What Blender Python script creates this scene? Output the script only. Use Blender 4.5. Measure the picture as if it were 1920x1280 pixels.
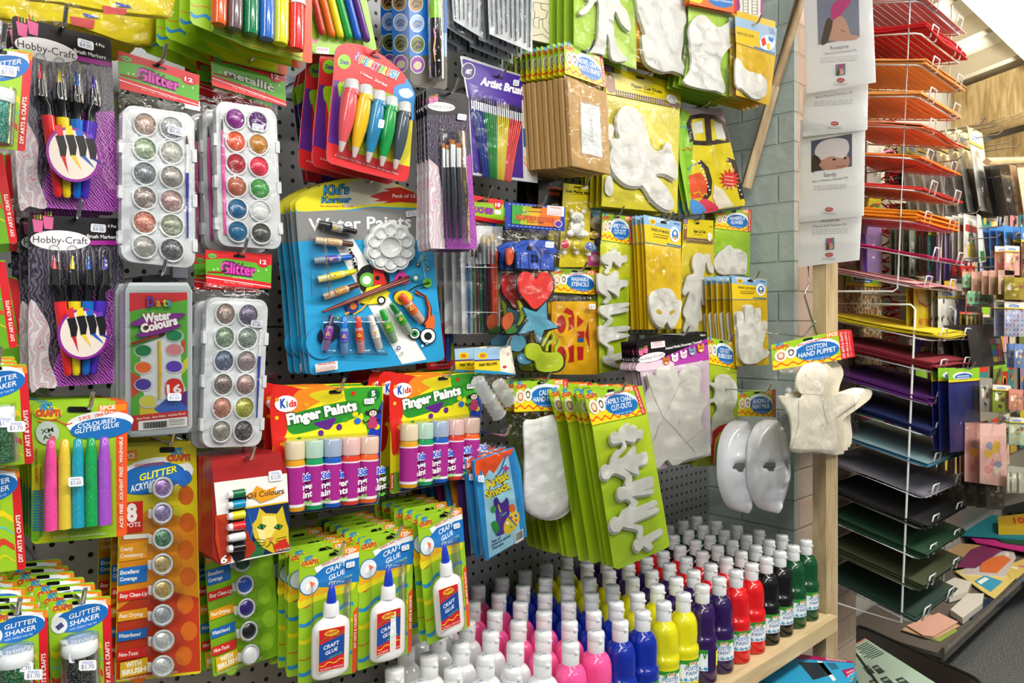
import bpy, math, random
from mathutils import Vector, Matrix, noise
C = bpy.context
for o in list(bpy.data.objects): bpy.data.objects.remove(o)
col0 = C.scene.collection
PI = math.pi
# ---------------------------------------------------------------- camera
# world: X runs along the pegboard wall, Y points into the wall, Z is up (metres)
F, CX, HY, CAMZ = 1402.0, 960.0, 610.0, 1.35
SN, CS = math.sin(math.radians(46.45)), math.cos(math.radians(46.45))
WALL = 1.26
cd = bpy.data.cameras.new('camera'); cam = bpy.data.objects.new('camera', cd); col0.objects.link(cam)
cd.sensor_width = 36; cd.lens = 36*F/1920; cd.shift_y = -30/1920; cd.clip_start = .02
cam.location = (0, 0, CAMZ); cam.rotation_euler = (PI/2, 0, -math.radians(90-46.45))
cam.rotation_euler.z = math.atan2(SN, CS) - PI/2
C.scene.camera = cam
# ---------------------------------------------------------------- world, lamps, exposure
w = bpy.data.worlds.new('world'); C.scene.world = w; w.use_nodes = True
w.node_tree.nodes['Background'].inputs[0].default_value = (.86, .93, 1, 1)
w.node_tree.nodes['Background'].inputs[1].default_value = .42
def area(name, loc, sx, sy, e, rot=(0,0,0), col=(1,.97,.9)):
    l = bpy.data.lights.new(name, 'AREA'); l.shape = 'RECTANGLE'; l.size = sx; l.size_y = sy; l.energy = e; l.color = col
    o = bpy.data.objects.new(name, l); col0.objects.link(o); o.location = loc; o.rotation_euler = rot
    o['label'] = 'long fluorescent ceiling light or added uplight'; o['category'] = 'light'; o['group'] = 'ceiling tubes'
    return o
area('tube_or_uplight', (.5, -.35, 2.62), 2.4, .10, 62, (math.radians(25),0,0))
area('tube_or_uplight', (2.6, -.55, 2.62), 2.4, .10, 60, (math.radians(25),0,0))
area('tube_or_uplight', (-1.1, -.7, 2.62), 2.4, .12, 70, (math.radians(20),math.radians(-25),0))
area('tube_or_uplight', (.8, -2.2, 2.62), 2.4, .10, 45, (math.radians(30),0,0))
area('tube_or_uplight', (3.9, -.35, 2.45), 2.4, .12, 105, (math.radians(15),0,0))
area('tube_or_uplight', (3.5, .42, 2.12), 1.6, .12, 110, (PI,0,0))  # added upward-facing lamp that brightens the ceiling boards, not a ceiling fixture
vs = C.scene.view_settings; vs.view_transform = 'Standard'; vs.look = 'None'; vs.gamma = 1; vs.use_curve_mapping = False
vs.exposure = -0.75
C.scene.cycles.transparent_max_bounces = 24
# ---------------------------------------------------------------- helpers
def lin(h):
    h = h.lstrip('#'); v = [int(h[i:i+2], 16)/255 for i in (0,2,4)]
    return tuple(c/12.92 if c <= .04045 else ((c+.055)/1.055)**2.4 for c in v)+(1,)
_m = {}
def mat(spec):
    """'ffcc00' printed card, 'p:ffcc00' plastic, 'm:' matt paper, 'f:' felt, 'e:' foam, 'g:' glitter, 't:' tinted clear, or a named material"""
    if spec in _m: return _m[spec]
    kind, hx = spec.split(':') if ':' in spec else ('c', spec)
    m = bpy.data.materials.new(spec.replace(':', '_')); m.use_nodes = True
    nt = m.node_tree; N = nt.nodes; K = nt.links; b = N['Principled BSDF']; I = b.inputs
    _m[spec] = m
    def nd(t, **k):
        n = N.new(t)
        for a, v in k.items():
            if hasattr(n, a): setattr(n, a, v)
            else: n.inputs[a.replace('_', ' ')].default_value = v
        return n
    co = nd('ShaderNodeTexCoord')
    def bump(sc, st, dist=.001, det=3):
        n = nd('ShaderNodeTexNoise', Scale=sc, Detail=det); K.new(co.outputs['Object'], n.inputs['Vector'])
        u = nd('ShaderNodeBump', Strength=st, Distance=dist); K.new(n.outputs['Fac'], u.inputs['Height']); K.new(u.outputs[0], I['Normal']); return n
    def ramp(src, stops, mode='LINEAR'):
        r = nd('ShaderNodeValToRGB'); r.color_ramp.interpolation = mode; e = r.color_ramp.elements
        while len(e) > 1: e.remove(e[-1])
        e[0].position = stops[0][0]; e[0].color = lin(stops[0][1])
        for p, c in stops[1:]: x = e.new(p); x.color = lin(c)
        K.new(src, r.inputs[0]); return r
    if hx in ('film', 'blister', 'clear'):
        N.remove(b); tr = nd('ShaderNodeBsdfTransparent'); gl = nd('ShaderNodeBsdfGlossy', Roughness={'film': .1, 'blister': .07, 'clear': .05}[hx])
        tr.inputs[0].default_value = (1,1,1,1) if hx == 'film' else (.96,.97,.97,1)
        fr = nd('ShaderNodeFresnel', IOR=1.42); n = nd('ShaderNodeTexNoise', Scale=(46 if hx == 'film' else 25), Detail=2, Distortion=1.6)
        K.new(co.outputs['Object'], n.inputs['Vector'])
        u = nd('ShaderNodeBump', Strength=.9 if hx == 'film' else .25, Distance=.0035); K.new(n.outputs['Fac'], u.inputs['Height'])
        K.new(u.outputs[0], gl.inputs['Normal']); K.new(u.outputs[0], fr.inputs['Normal'])
        ma = nd('ShaderNodeMath', operation='MULTIPLY_ADD'); K.new(fr.outputs[0], ma.inputs[0]); ma.inputs[1].default_value = .55; ma.inputs[2].default_value = .02
        mx = nd('ShaderNodeMixShader'); K.new(ma.outputs[0], mx.inputs[0]); K.new(tr.outputs[0], mx.inputs[1]); K.new(gl.outputs[0], mx.inputs[2])
        K.new(mx.outputs[0], N['Material Output'].inputs[0]); return m
    if hx == 'chrome':
        I['Base Color'].default_value = (.62,.62,.64,1); I['Metallic'].default_value = 1; I['Roughness'].default_value = .18; return m
    if hx == 'pegboard':
        s = nd('ShaderNodeSeparateXYZ'); K.new(co.outputs['Object'], s.inputs[0])
        def cell(o):
            a = nd('ShaderNodeMath', operation='MULTIPLY'); K.new(o, a.inputs[0]); a.inputs[1].default_value = 1/.0254
            f = nd('ShaderNodeMath', operation='FRACT'); K.new(a.outputs[0], f.inputs[0])
            d = nd('ShaderNodeMath', operation='SUBTRACT'); K.new(f.outputs[0], d.inputs[0]); d.inputs[1].default_value = .5
            q = nd('ShaderNodeMath', operation='MULTIPLY'); K.new(d.outputs[0], q.inputs[0]); K.new(d.outputs[0], q.inputs[1]); return q.outputs[0]
        a = nd('ShaderNodeMath', operation='ADD'); K.new(cell(s.outputs['X']), a.inputs[0]); K.new(cell(s.outputs['Z']), a.inputs[1])
        r = ramp(a.outputs[0], [(0, '060606'), (.02, '98989a')], 'CONSTANT'); K.new(r.outputs[0], I['Base Color'])
        r2 = nd('ShaderNodeMath', operation='LESS_THAN'); K.new(a.outputs[0], r2.inputs[0]); r2.inputs[1].default_value = .026
        I['Roughness'].default_value = .42; I['Metallic'].default_value = .25; return m
    if hx.startswith('wood'):
        n = nd('ShaderNodeTexNoise', Scale=6, Detail=6, Distortion=.6); mp = nd('ShaderNodeMapping'); mp.inputs['Scale'].default_value = (6,6,1) if hx != 'woodx' else (1,8,8)
        K.new(co.outputs['Object'], mp.inputs[0]); K.new(mp.outputs[0], n.inputs['Vector'])
        st = {'wood': [(.3,'a08a66'),(.5,'b9a27c'),(.7,'c9b48e')], 'woodx': [(.3,'b89f74'),(.55,'cbb48a'),(.75,'d8c59e')], 'woodb': [(.3,'9a8050'),(.5,'c8ab74'),(.62,'dcc490'),(.8,'b0925c')]}[hx]
        r = ramp(n.outputs['Fac'], st); K.new(r.outputs[0], I['Base Color']); I['Roughness'].default_value = .6; return m
    if hx in ('brickblue', 'brickpink'):
        t = nd('ShaderNodeTexBrick', Scale=1.0); sp = nd('ShaderNodeSeparateXYZ'); K.new(co.outputs['Object'], sp.inputs[0]); mp = nd('ShaderNodeCombineXYZ')
        K.new(sp.outputs['Y' if hx == 'brickblue' else 'X'], mp.inputs[0]); K.new(sp.outputs['Z'], mp.inputs[1]); K.new(mp.outputs[0], t.inputs[0]); t.inputs['Brick Width'].default_value = .23; t.inputs['Row Height'].default_value = .085; t.inputs['Mortar Size'].default_value = .005; t.inputs['Mortar Smooth'].default_value = .6
        c1, c2, c3 = ('b4c3be', 'bccac5', 'b0bfb9') if hx == 'brickblue' else ('d6c2ae', 'd9b9a4', 'cdbba6')
        for i, c in zip((1,2,3), (c1,c2,c3)): t.inputs[i].default_value = lin(c)
        n = nd('ShaderNodeTexNoise', Scale=22, Detail=8); K.new(co.outputs['Object'], n.inputs['Vector'])
        mx = nd('ShaderNodeMath', operation='MULTIPLY_ADD'); K.new(t.outputs['Fac'], mx.inputs[0]); mx.inputs[1].default_value = -.5; K.new(n.outputs['Fac'], mx.inputs[2])
        u = nd('ShaderNodeBump', Strength=.8, Distance=.008); K.new(mx.outputs[0], u.inputs['Height']); K.new(u.outputs[0], I['Normal'])
        K.new(t.outputs['Color'], I['Base Color']); I['Roughness'].default_value = .75; return m
    if hx == 'carpet':
        n = bump(600, .8, .004); v = nd('ShaderNodeTexNoise', Scale=180, Detail=3); K.new(co.outputs['Object'], v.inputs['Vector'])
        wv = nd('ShaderNodeTexWave', Scale=14, Distortion=1.5); K.new(co.outputs['Object'], wv.inputs['Vector'])
        r = ramp(v.outputs['Fac'], [(.35,'3c3e40'),(.55,'5c5f60'),(.7,'8d9090')]); K.new(r.outputs[0], I['Base Color']); I['Roughness'].default_value = .95; return m
    if hx == 'yarn':
        wv = nd('ShaderNodeTexWave', Scale=105, Distortion=7, Detail=3); mp = nd('ShaderNodeMapping'); mp.inputs['Rotation'].default_value = (0,.7,0); K.new(co.outputs['Object'], mp.inputs[0]); K.new(mp.outputs[0], wv.inputs['Vector'])
        r = ramp(wv.outputs['Fac'], [(.0,'4a1360'),(.35,'8c2a9a'),(.7,'b946c0'),(1,'e38adf')]); K.new(r.outputs[0], I['Base Color']); I['Roughness'].default_value = .22; return m
    if hx == 'yarnpink':
        wv = nd('ShaderNodeTexWave', Scale=36, Distortion=14, Detail=3); K.new(co.outputs['Object'], wv.inputs['Vector'])
        r = ramp(wv.outputs['Fac'], [(0,'d090a0'),(.07,'dccfd6'),(.5,'b8abb6'),(1,'eadfe4')]); K.new(r.outputs[0], I['Base Color']); I['Roughness'].default_value = .22; return m
    if hx == 'yarngrey':
        wv = nd('ShaderNodeTexWave', Scale=70, Distortion=16, Detail=3); K.new(co.outputs['Object'], wv.inputs['Vector'])
        r = ramp(wv.outputs['Fac'], [(0,'2c2834'),(.5,'4a4454'),(1,'6e667a')]); K.new(r.outputs[0], I['Base Color']); I['Roughness'].default_value = .22; return m
    if hx == 'giraffe' or hx == 'dalmatian':
        v = nd('ShaderNodeTexVoronoi', Scale=38 if hx == 'giraffe' else 42); v.feature = 'DISTANCE_TO_EDGE' if hx == 'giraffe' else 'F1'; K.new(co.outputs['Object'], v.inputs['Vector'])
        r = ramp(v.outputs['Distance'], [(0,'e9dcb8'),(.09,'a5703c')] if hx == 'giraffe' else [(0,'3f3c38'),(.33,'e6e4dc')], 'CONSTANT'); K.new(r.outputs[0], I['Base Color']); I['Roughness'].default_value = .5; return m
    I['Base Color'].default_value = lin(hx)
    if kind == 'c': I['Roughness'].default_value = .32; I['Specular IOR Level'].default_value = .45
    elif kind == 'p': I['Roughness'].default_value = .2; I['Coat Weight'].default_value = .4; I['Coat Roughness'].default_value = .06
    elif kind == 'm': I['Roughness'].default_value = .7
    elif kind == 'k': I['Roughness'].default_value = .3; I['Metallic'].default_value = .85
    elif kind == 'f': I['Roughness'].default_value = .95; bump(500, .35, .002)
    elif kind == 'e': I['Roughness'].default_value = .6; bump(90, .15, .002)
    elif kind == 'l': I['Roughness'].default_value = .85; bump(60, .5, .006)
    elif kind == 'g':
        v = nd('ShaderNodeTexVoronoi', Scale=1300); K.new(co.outputs['Object'], v.inputs['Vector'])
        s = nd('ShaderNodeSeparateColor'); K.new(v.outputs['Color'], s.inputs[0])
        h = lin(hx)[:3]; r = nd('ShaderNodeValToRGB'); e = r.color_ramp.elements
        e[0].color = tuple(c*.45 for c in h)+(1,); e[1].color = tuple(min(1, c*.5+.5) for c in h)+(1,); x = e.new(.6); x.color = h+(1,)
        K.new(s.outputs[0], r.inputs[0]); K.new(r.outputs[0], I['Base Color']); I['Metallic'].default_value = .45; I['Roughness'].default_value = .3
        nm = nd('ShaderNodeBump', Strength=.5, Distance=.001); K.new(s.outputs[1], nm.inputs['Height']); K.new(nm.outputs[0], I['Normal'])
    elif kind == 't':      # tinted see-through plastic
        I['Roughness'].default_value = .12; I['Alpha'].default_value = .42; I['Specular IOR Level'].default_value = .9
    elif kind == 's':      # glittery gel in a clear tube
        v = nd('ShaderNodeTexVoronoi', Scale=420); K.new(co.outputs['Object'], v.inputs['Vector'])
        r = ramp(v.outputs['Distance'], [(0,'ffffff'), (.16, hx)]); K.new(r.outputs[0], I['Base Color']); I['Roughness'].default_value = .15; I['Coat Weight'].default_value = .7
    return m
class MB:
    """collects faces with a material each; build() links them as one mesh object"""
    def __init__(s): s.v = []; s.f = []; s.m = []; s.sm = []; s.ms = []
    def mi(s, c):
        if c not in s.ms: s.ms.append(c)
        return s.ms.index(c)
    def add(s, vs, fs, c, smooth=False):
        b = len(s.v); s.v += [tuple(v) for v in vs]; i = s.mi(c)
        for f in fs: s.f.append(tuple(b+k for k in f)); s.m.append(i); s.sm.append(smooth)
    def box(s, a, b, c):
        (x0,y0,z0),(x1,y1,z1) = a, b
        s.add([(x0,y0,z0),(x1,y0,z0),(x1,y1,z0),(x0,y1,z0),(x0,y0,z1),(x1,y0,z1),(x1,y1,z1),(x0,y1,z1)], [(0,3,2,1),(4,5,6,7),(0,1,5,4),(1,2,6,5),(2,3,7,6),(3,0,4,7)], c)
    def tube(s, pts, r, c, n=8, flat=None, cap=True):
        """pts 3D, r radius or list; flat = (axis vector, factor) squashes the section"""
        P = [Vector(p) for p in pts]; R = r if isinstance(r, (list, tuple)) else [r]*len(P); rings = []
        up = None
        for i, p in enumerate(P):
            d = (P[min(i+1, len(P)-1)]-P[max(i-1, 0)])
            d = d.normalized() if d.length > 1e-9 else Vector((0,0,1))
            ref = flat[0] if flat else (Vector((0,1,0)) if abs(d.y) < .9 else Vector((0,0,1)))
            a = d.cross(ref)
            if a.length < 1e-6: a = d.cross(Vector((1,0,0)))
            a.normalize(); b = a.cross(d).normalized(); k = flat[1] if flat else 1
            if up is not None and not flat:
                a = (up-d*up.dot(d)).normalized(); b = d.cross(a)
            if not flat: up = a
            rings.append([p+(a*math.cos(t)+b*math.sin(t)*k)*R[i] for t in [2*PI*j/n for j in range(n)]])
        vs = [v for g in rings for v in g]; fs = []
        for i in range(len(P)-1):
            for j in range(n): fs.append((i*n+j, i*n+(j+1)%n, (i+1)*n+(j+1)%n, (i+1)*n+j))
        s.add(vs, fs, c, True)
        if cap:
            s.add(rings[0], [tuple(range(n))[::-1]], c); s.add(rings[-1], [tuple(range(n))], c)
    def lathe(s, prof, c, n=24, o=(0,0,0), ax='z'):
        vs = []; fs = []
        for r, z in prof:
            for j in range(n):
                t = 2*PI*j/n; x, y = r*math.cos(t), r*math.sin(t)
                vs.append((o[0]+x, o[1]+y, o[2]+z) if ax == 'z' else (o[0]+x, o[1]-z, o[2]+y))
        for i in range(len(prof)-1):
            for j in range(n): fs.append((i*n+j, i*n+(j+1)%n, (i+1)*n+(j+1)%n, (i+1)*n+j))
        s.add(vs, fs, c, True)
    def prism(s, pts, d, c, side=None):
        """pts: outline facing -Y, extruded by vector d"""
        n = len(pts); P = [Vector(p) for p in pts]; Q = [p+Vector(d) for p in P]
        s.add(P, [tuple(range(n))], c); s.add(Q, [tuple(range(n))[::-1]], side or c)
        s.add(P+Q, [(i, (i+1)%n, n+(i+1)%n, n+i) for i in range(n)], side or c)
    def build(s, name, parent=None, loc=None):
        me = bpy.data.meshes.new(name); me.from_pydata([tuple(v) for v in s.v], [], s.f)
        for c in s.ms: me.materials.append(mat(c))
        me.polygons.foreach_set('material_index', s.m); me.polygons.foreach_set('use_smooth', s.sm); me.update()
        o = bpy.data.objects.new(name, me); col0.objects.link(o)
        if parent: o.parent = parent
        if loc: o.location = loc
        return o
def tag(o, label=None, cat=None, group=None, kind=None):
    if label: o['label'] = label
    if cat: o['category'] = cat
    if group: o['group'] = group
    if kind: o['kind'] = kind
    return o
def empty(name, loc, label, cat, group=None):
    o = bpy.data.objects.new(name, None); o.empty_display_size = .02; col0.objects.link(o); o.location = loc; return tag(o, label, cat, group)
def kids(o, _c={}):
    if o not in _c: _c[o] = list(o.children)
    return _c[o]
def copy_tree(o, parent=None, skip=()):
    c = o.copy(); col0.objects.link(c)
    if parent: c.parent = parent
    for ch in list(o.children):
        if ch.name.split('.')[0] in skip: continue
        copy_tree(ch, c, skip)
    return c
def at(px, py, Y):
    k = (px-CX)/F; dx, dy = k*SN+CS, -k*CS+SN; t = Y/dy
    return Vector((dx*t, Y, CAMZ+(HY-py)/F*t))
def atX(px, py, X):
    k = (px-CX)/F; dx, dy = k*SN+CS, -k*CS+SN; t = X/dx
    return Vector((X, dy*t, CAMZ+(HY-py)/F*t))
_tx = {}
def text_mesh(s, bold=0, shear=0):
    k = (s, bold, shear)
    if k not in _tx:
        cu = bpy.data.curves.new('t', 'FONT'); cu.body = s; cu.resolution_u = 2; cu.offset = bold; cu.shear = shear
        ob = bpy.data.objects.new('t', cu); me = bpy.data.meshes.new_from_object(ob)
        vs = [(v.co.x, v.co.y) for v in me.vertices]; fs = [tuple(p.vertices) for p in me.polygons]
        x0 = min([v[0] for v in vs] or [0]); x1 = max([v[0] for v in vs] or [1])
        _tx[k] = (vs, fs, x0, max(x1-x0, 1e-3))
        bpy.data.objects.remove(ob); bpy.data.curves.remove(cu); bpy.data.meshes.remove(me)
    return _tx[k]
def spline(pts, k=4):
    n = len(pts); out = []
    for i in range(n):
        a, b, c, d = pts[i-1], pts[i], pts[(i+1)%n], pts[(i+2)%n]
        for j in range(k):
            t = j/k
            out.append(tuple(.5*(2*b[q]+(c[q]-a[q])*t+(2*a[q]-5*b[q]+4*c[q]-d[q])*t*t+(3*b[q]-a[q]-3*c[q]+d[q])*t**3) for q in (0,1)))
    return out
VIEWS = {1:(0,0,2.976), 2:(500,0,3.2), 3:(960,0,2.976), 4:(0,380,2.844), 5:(500,330,3.2), 6:(840,360,3.555), 7:(1160,360,3.556), 8:(0,680,2.133),
         9:(360,690,2.1696), 10:(840,640,2.909), 11:(1180,600,3.556), 12:(760,940,2.4), 13:(1400,0,2.667), 14:(1400,440,3.048), 15:(1400,820,2.783), 16:(1700,160,2.909), 0:(0,0,1)}
def view(n): ox, oy, k = VIEWS[n]; return lambda x, y: (ox+x/k, oy+y/k)
def quad(TL, TR, BR, BL, W=100, H=100):
    def f(x, y):
        u, v = x/W, y/H
        return tuple((TL[i]*(1-u)+TR[i]*u)*(1-v)+(BL[i]*(1-u)+BR[i]*u)*v for i in (0,1))
    return f
class Art:
    """a hanging product on the vertical plane Y; drawing calls use the canvas of the map V"""
    def __init__(s, name, label, cat, Y, V, hang, group=None, single=False, ax='Y'):
        s.ax = ax; s.nv = Vector((0,1,0)) if ax == 'Y' else Vector((1,0,0)); s.Y = Y; s.V = view(V) if isinstance(V, int) else V; hp = s.V(*hang)
        s.org = (at if ax == 'Y' else atX)(hp[0], hp[1], Y); s.single = single; s.name = name; s.lab = (label, cat, group)
        s.e = None if single else empty(name, s.org, label, cat, group)
        s.mb = None; s.z = 0; s.label = label
    def q(s, x, y, z=0): p = s.V(x, y); return (at if s.ax == 'Y' else atX)(p[0], p[1], s.Y-z)-s.org
    def part(s, name, parent=None): s.flush(); s.mb = MB(); s.pn = name; s.pp = parent; s.z = 0; return s
    def flush(s):
        if s.mb and s.mb.f:
            if s.single:
                o = s.mb.build(s.name, None, s.org); tag(o, *s.lab); s.e = o
            else: o = s.mb.build(s.pn, s.pp or s.e)
            s.mb = None; s.last = o; return o
    def lay(s): s.z += .00005; return s.z
    # flat print
    def P(s, c, *xy):
        z = s.lay(); pts = [(xy[i], xy[i+1]) for i in range(0, len(xy), 2)] if not isinstance(xy[0], (tuple, list)) else xy[0]
        s.mb.add([s.q(x, y, z) for x, y in pts], [tuple(range(len(pts)))[::-1]], c); return s
    def B(s, c, pts, k=4): return s.P(c, spline(pts, k))
    def R(s, c, x0, y0, x1, y1, sk=0): return s.P(c, [(x0,y0),(x1,y0+sk),(x1,y1+sk),(x0,y1)])
    def E(s, c, x, y, rx, ry=None, n=20, rot=0):
        ry = ry or rx; a = math.radians(rot)
        return s.P(c, [(x+rx*math.cos(t)*math.cos(a)-ry*math.sin(t)*math.sin(a), y+rx*math.cos(t)*math.sin(a)+ry*math.sin(t)*math.cos(a)) for t in [2*PI*i/n for i in range(n)]])
    def S(s, c, x, y, r1, r2, n=5, rot=-90): return s.P(c, [(x+(r1 if i%2 == 0 else r2)*math.cos(math.radians(rot+180*i/n)), y+(r1 if i%2 == 0 else r2)*math.sin(math.radians(rot+180*i/n))) for i in range(2*n)])
    def W(s, c, x0, y0, x1, y1, amp, n, wd, m=6):
        z = s.lay(); k = int(n*m); dx, dy = x1-x0, y1-y0; L = math.hypot(dx, dy); nx, ny = -dy/L, dx/L; a = []; b = []
        for i in range(k+1):
            t = i/k; o = amp*math.sin(2*PI*n*t); x, y = x0+dx*t, y0+dy*t
            a.append(s.q(x+nx*(o-wd/2), y+ny*(o-wd/2), z)); b.append(s.q(x+nx*(o+wd/2), y+ny*(o+wd/2), z))
        s.mb.add(a+b, [(i, k+1+i, k+2+i, i+1) for i in range(k)], c); return s
    def L(s, c, pts, wd, z=None):
        """open stroke through the points"""
        z = s.lay(); a = []; b = []
        for i, (x, y) in enumerate(pts):
            p, r = pts[max(i-1, 0)], pts[min(i+1, len(pts)-1)]; dx, dy = r[0]-p[0], r[1]-p[1]; l = math.hypot(dx, dy) or 1
            a.append(s.q(x-dy/l*wd/2, y+dx/l*wd/2, z)); b.append(s.q(x+dy/l*wd/2, y-dx/l*wd/2, z))
        n = len(pts); s.mb.add(a+b, [(i, i+1, n+1+i, n+i) for i in range(n-1)], c); return s
    def T(s, c, txt, x0, y0, x1, y1, h, bold=.02, shear=0, out=None, zz=None):
        """text on the baseline (x0,y0)-(x1,y1), capital height h"""
        for cc, bo in ([(out, bold+.05)] if out else [])+[(c, bold)]:
            vs, fs, a, w = text_mesh(txt, bo, shear); z = s.lay()+(zz or 0); L = math.hypot(x1-x0, y1-y0); ux, uy = (x1-x0)/L, (y1-y0)/L
            if s.V(1,0)[0] == s.V(0,0)[0]: pass
            s.mb.add([s.q(x0+ux*(v[0]-a)/w*L+uy*v[1]/.69*h, y0+uy*(v[0]-a)/w*L-ux*v[1]/.69*h, z) for v in vs], fs, cc)
        return s
    def lines(s, c, x0, y0, x1, y1, n, gap, h, sk=0):
        """rows of small print"""
        R = random.Random(int(x0*7+y0*3))
        for i in range(n):
            x = x0
            while x < x1-gap*.3:
                wd = (x1-x0)*R.uniform(.06, .16); e = min(x1, x+wd); yy = y0+i*gap+sk*(x-x0)/(x1-x0 or 1); y2 = y0+i*gap+sk*(e-x0)/(x1-x0 or 1)
                s.P(c, [(x,yy),(e,y2),(e,y2+h),(x,yy+h)]); x = e+(x1-x0)*.025
        return s
    # solid pieces; z is the distance in front of the card
    def card(s, c, pts, th=.0008, back=None, z=None):
        z = s.z if z is None else z; P = [s.q(x, y, z) for x, y in pts]; s.mb.prism(P[::-1], s.nv*th, c, back or c); s.z = z; return s
    def solid(s, c, pts, z0, z1, side=None):
        P = [s.q(x, y, z1) for x, y in pts]; s.mb.prism(P[::-1], s.nv*(z1-z0), c, side); s.z = z1; return s
    def tb(s, c, pts, n=12, flat=1, cap=True):
        """pts (x, y, z, r) : tapered tube"""
        P = [s.q(x, y, z) for x, y, z, r in pts]; R = [(s.q(x+r, y, z)-s.q(x, y, z)).length for x, y, z, r in pts]
        s.mb.tube(P, R, c, n, (s.nv, flat), cap); return s
    def pan(s, c, x, y, prof, n=24):
        """turned piece pointing out of the card: prof (r, z)"""
        vs = []; fs = []
        for r, z in prof:
            for j in range(n):
                t = 2*PI*j/n; vs.append(s.q(x+r*math.cos(t), y+r*math.sin(t), z))
        for i in range(len(prof)-1):
            for j in range(n): fs.append((i*n+j, i*n+(j+1)%n, (i+1)*n+(j+1)%n, (i+1)*n+j))
        s.mb.add(vs, fs, c, True)
        if prof[-1][0] > 0: s.mb.add(vs[-n:], [tuple(range(n))], c)
        return s
    def sheet(s, c, TL, TR, BR, BL, z, puff=.004, wr=.0015, nx=14, ny=18, seed=0):
        if 'film' in c: nx = nx*3//2; ny = ny*3//2
        """a slightly puffed, wrinkled film or cloth"""
        vs = []; fs = []
        for j in range(ny+1):
            for i in range(nx+1):
                u, v = i/nx, j/ny
                x = (TL[0]*(1-u)+TR[0]*u)*(1-v)+(BL[0]*(1-u)+BR[0]*u)*v; y = (TL[1]*(1-u)+TR[1]*u)*(1-v)+(BL[1]*(1-u)+BR[1]*u)*v
                e = (16*u*(1-u)*v*(1-v))**.35
                p = s.q(x, y, 0); k = noise.noise(Vector((p.x*28+seed, p.z*22, seed*1.7)))+.5*noise.noise(Vector((p.x*70, p.z*55+seed, 3)))
                if 'film' in c: k += 1.3*(1-min(1, 2.2*abs(noise.noise(Vector((p.x*18+p.z*9+seed*5, p.z*14-p.x*11, 1))))))**2+.9*(1-min(1, 2.2*abs(noise.noise(Vector((p.x*30-p.z*16, p.z*20+p.x*22+seed*3, 7))))))**2
                vs.append(s.q(x, y, z+puff*e+wr*k*(.3+e)))
        for j in range(ny):
            for i in range(nx): a = j*(nx+1)+i; fs.append((a, a+nx+1, a+nx+2, a+1))
        s.mb.add(vs, fs, c, True); return s
    def dome(s, c, pts, z, h, steps=3, n=4, curve=True):
        """rounded shell over an outline"""
        pts = spline(pts, n) if curve else pts; cx = sum(p[0] for p in pts)/len(pts); cy = sum(p[1] for p in pts)/len(pts); vs = []; fs = []; m = len(pts)
        for i in range(steps+1):
            a = PI/2*i/steps; k = 1-.18*(1-math.cos(a)) if i < steps else .78
            for x, y in pts: vs.append(s.q(cx+(x-cx)*k, cy+(y-cy)*k, z+h*math.sin(a)))
        for i in range(steps):
            for j in range(m): fs.append((i*m+j, i*m+(j+1)%m, (i+1)*m+(j+1)%m, (i+1)*m+j))
        s.mb.add(vs, fs, c, True); s.mb.add(vs[-m:], [tuple(range(m))], c, True); return s
    def sticker(s, x, y, wd, ht, z, txt='$3.00', rot=0):
        """little white price sticker"""
        s.part('price_sticker'); a = math.radians(rot)
        def r(u, v): return (x+u*wd*math.cos(a)-v*ht*math.sin(a), y+u*wd*math.sin(a)+v*ht*math.cos(a))
        s.card('f4f6fa', [r(-.5,-.35), r(-.42,-.5), r(.42,-.5), r(.5,-.35), r(.5,.35), r(.42,.5), r(-.42,.5), r(-.5,.35)], .0002, z=z)
        p, q_ = r(-.36,.32), r(.36,.32); s.T('4a5a9a', txt, p[0], p[1], q_[0], q_[1], ht*.4, 0)
        p, q_ = r(-.3,-.16), r(.3,-.16); s.T('3f62c8', 'STACKS', p[0], p[1], q_[0], q_[1], ht*.2, .01)
        return s
    def done(s, stack=0, dy=.012, jit=.4, dx=0, dz=0, hook=True, what=None, skip=(), lab=None, tip=.011, dyr=.25, dxr=.0015, hx=0):
        """finish; put `stack` copies behind; and the wall hook that carries them"""
        s.flush(); R = random.Random(int(s.org.x*1e4)); Y = s.Y
        for i in range(stack):
            c = copy_tree(s.e, None, skip) ; Y += dy*R.uniform(1-dyr, 1+dyr)
            c.location = (s.org.x+dx*(i+1)+R.uniform(-dxr, dxr), Y, s.org.z+dz*(i+1)+R.uniform(-.001, .001)); c.rotation_euler = (0, math.radians(R.uniform(-jit, jit)), math.radians(R.uniform(-.3,.3)))
            c['label'] = lab or ('one of the identical packs stacked behind the front '+(what or s.name.replace('_', ' ')))
            c['group'] = 'copies stacked behind the '+(what or s.name.replace('_', ' '))
        if hook: s.e['hk'] = 1; hooks.append((s.org.copy(), tip, what or s.name.replace('_', ' '), hx))
        return s
hooks = []
def build_hooks():
    for p, tip, what, hx in hooks:
        m = MB(); L = WALL-p.y
        m.tube([(0, L-.001, .004), (0, .0, .004), (0, -.014, .004), (0, -.02, .008), (0, -.024-tip*.15, .012+tip*.6), (0, -.026-tip*.3, .012+tip)], .0026, 'k:chrome', 8)
        m.box((-.012, L-.006, -.02), (.012, L-.0015, .02), 'k:chrome')
        o = m.build('peg_hook', None, (p.x+hx, p.y, p.z)); tag(o, 'chrome peg hook holding the '+what, 'hook', 'chrome hooks on the pegboard')
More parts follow.
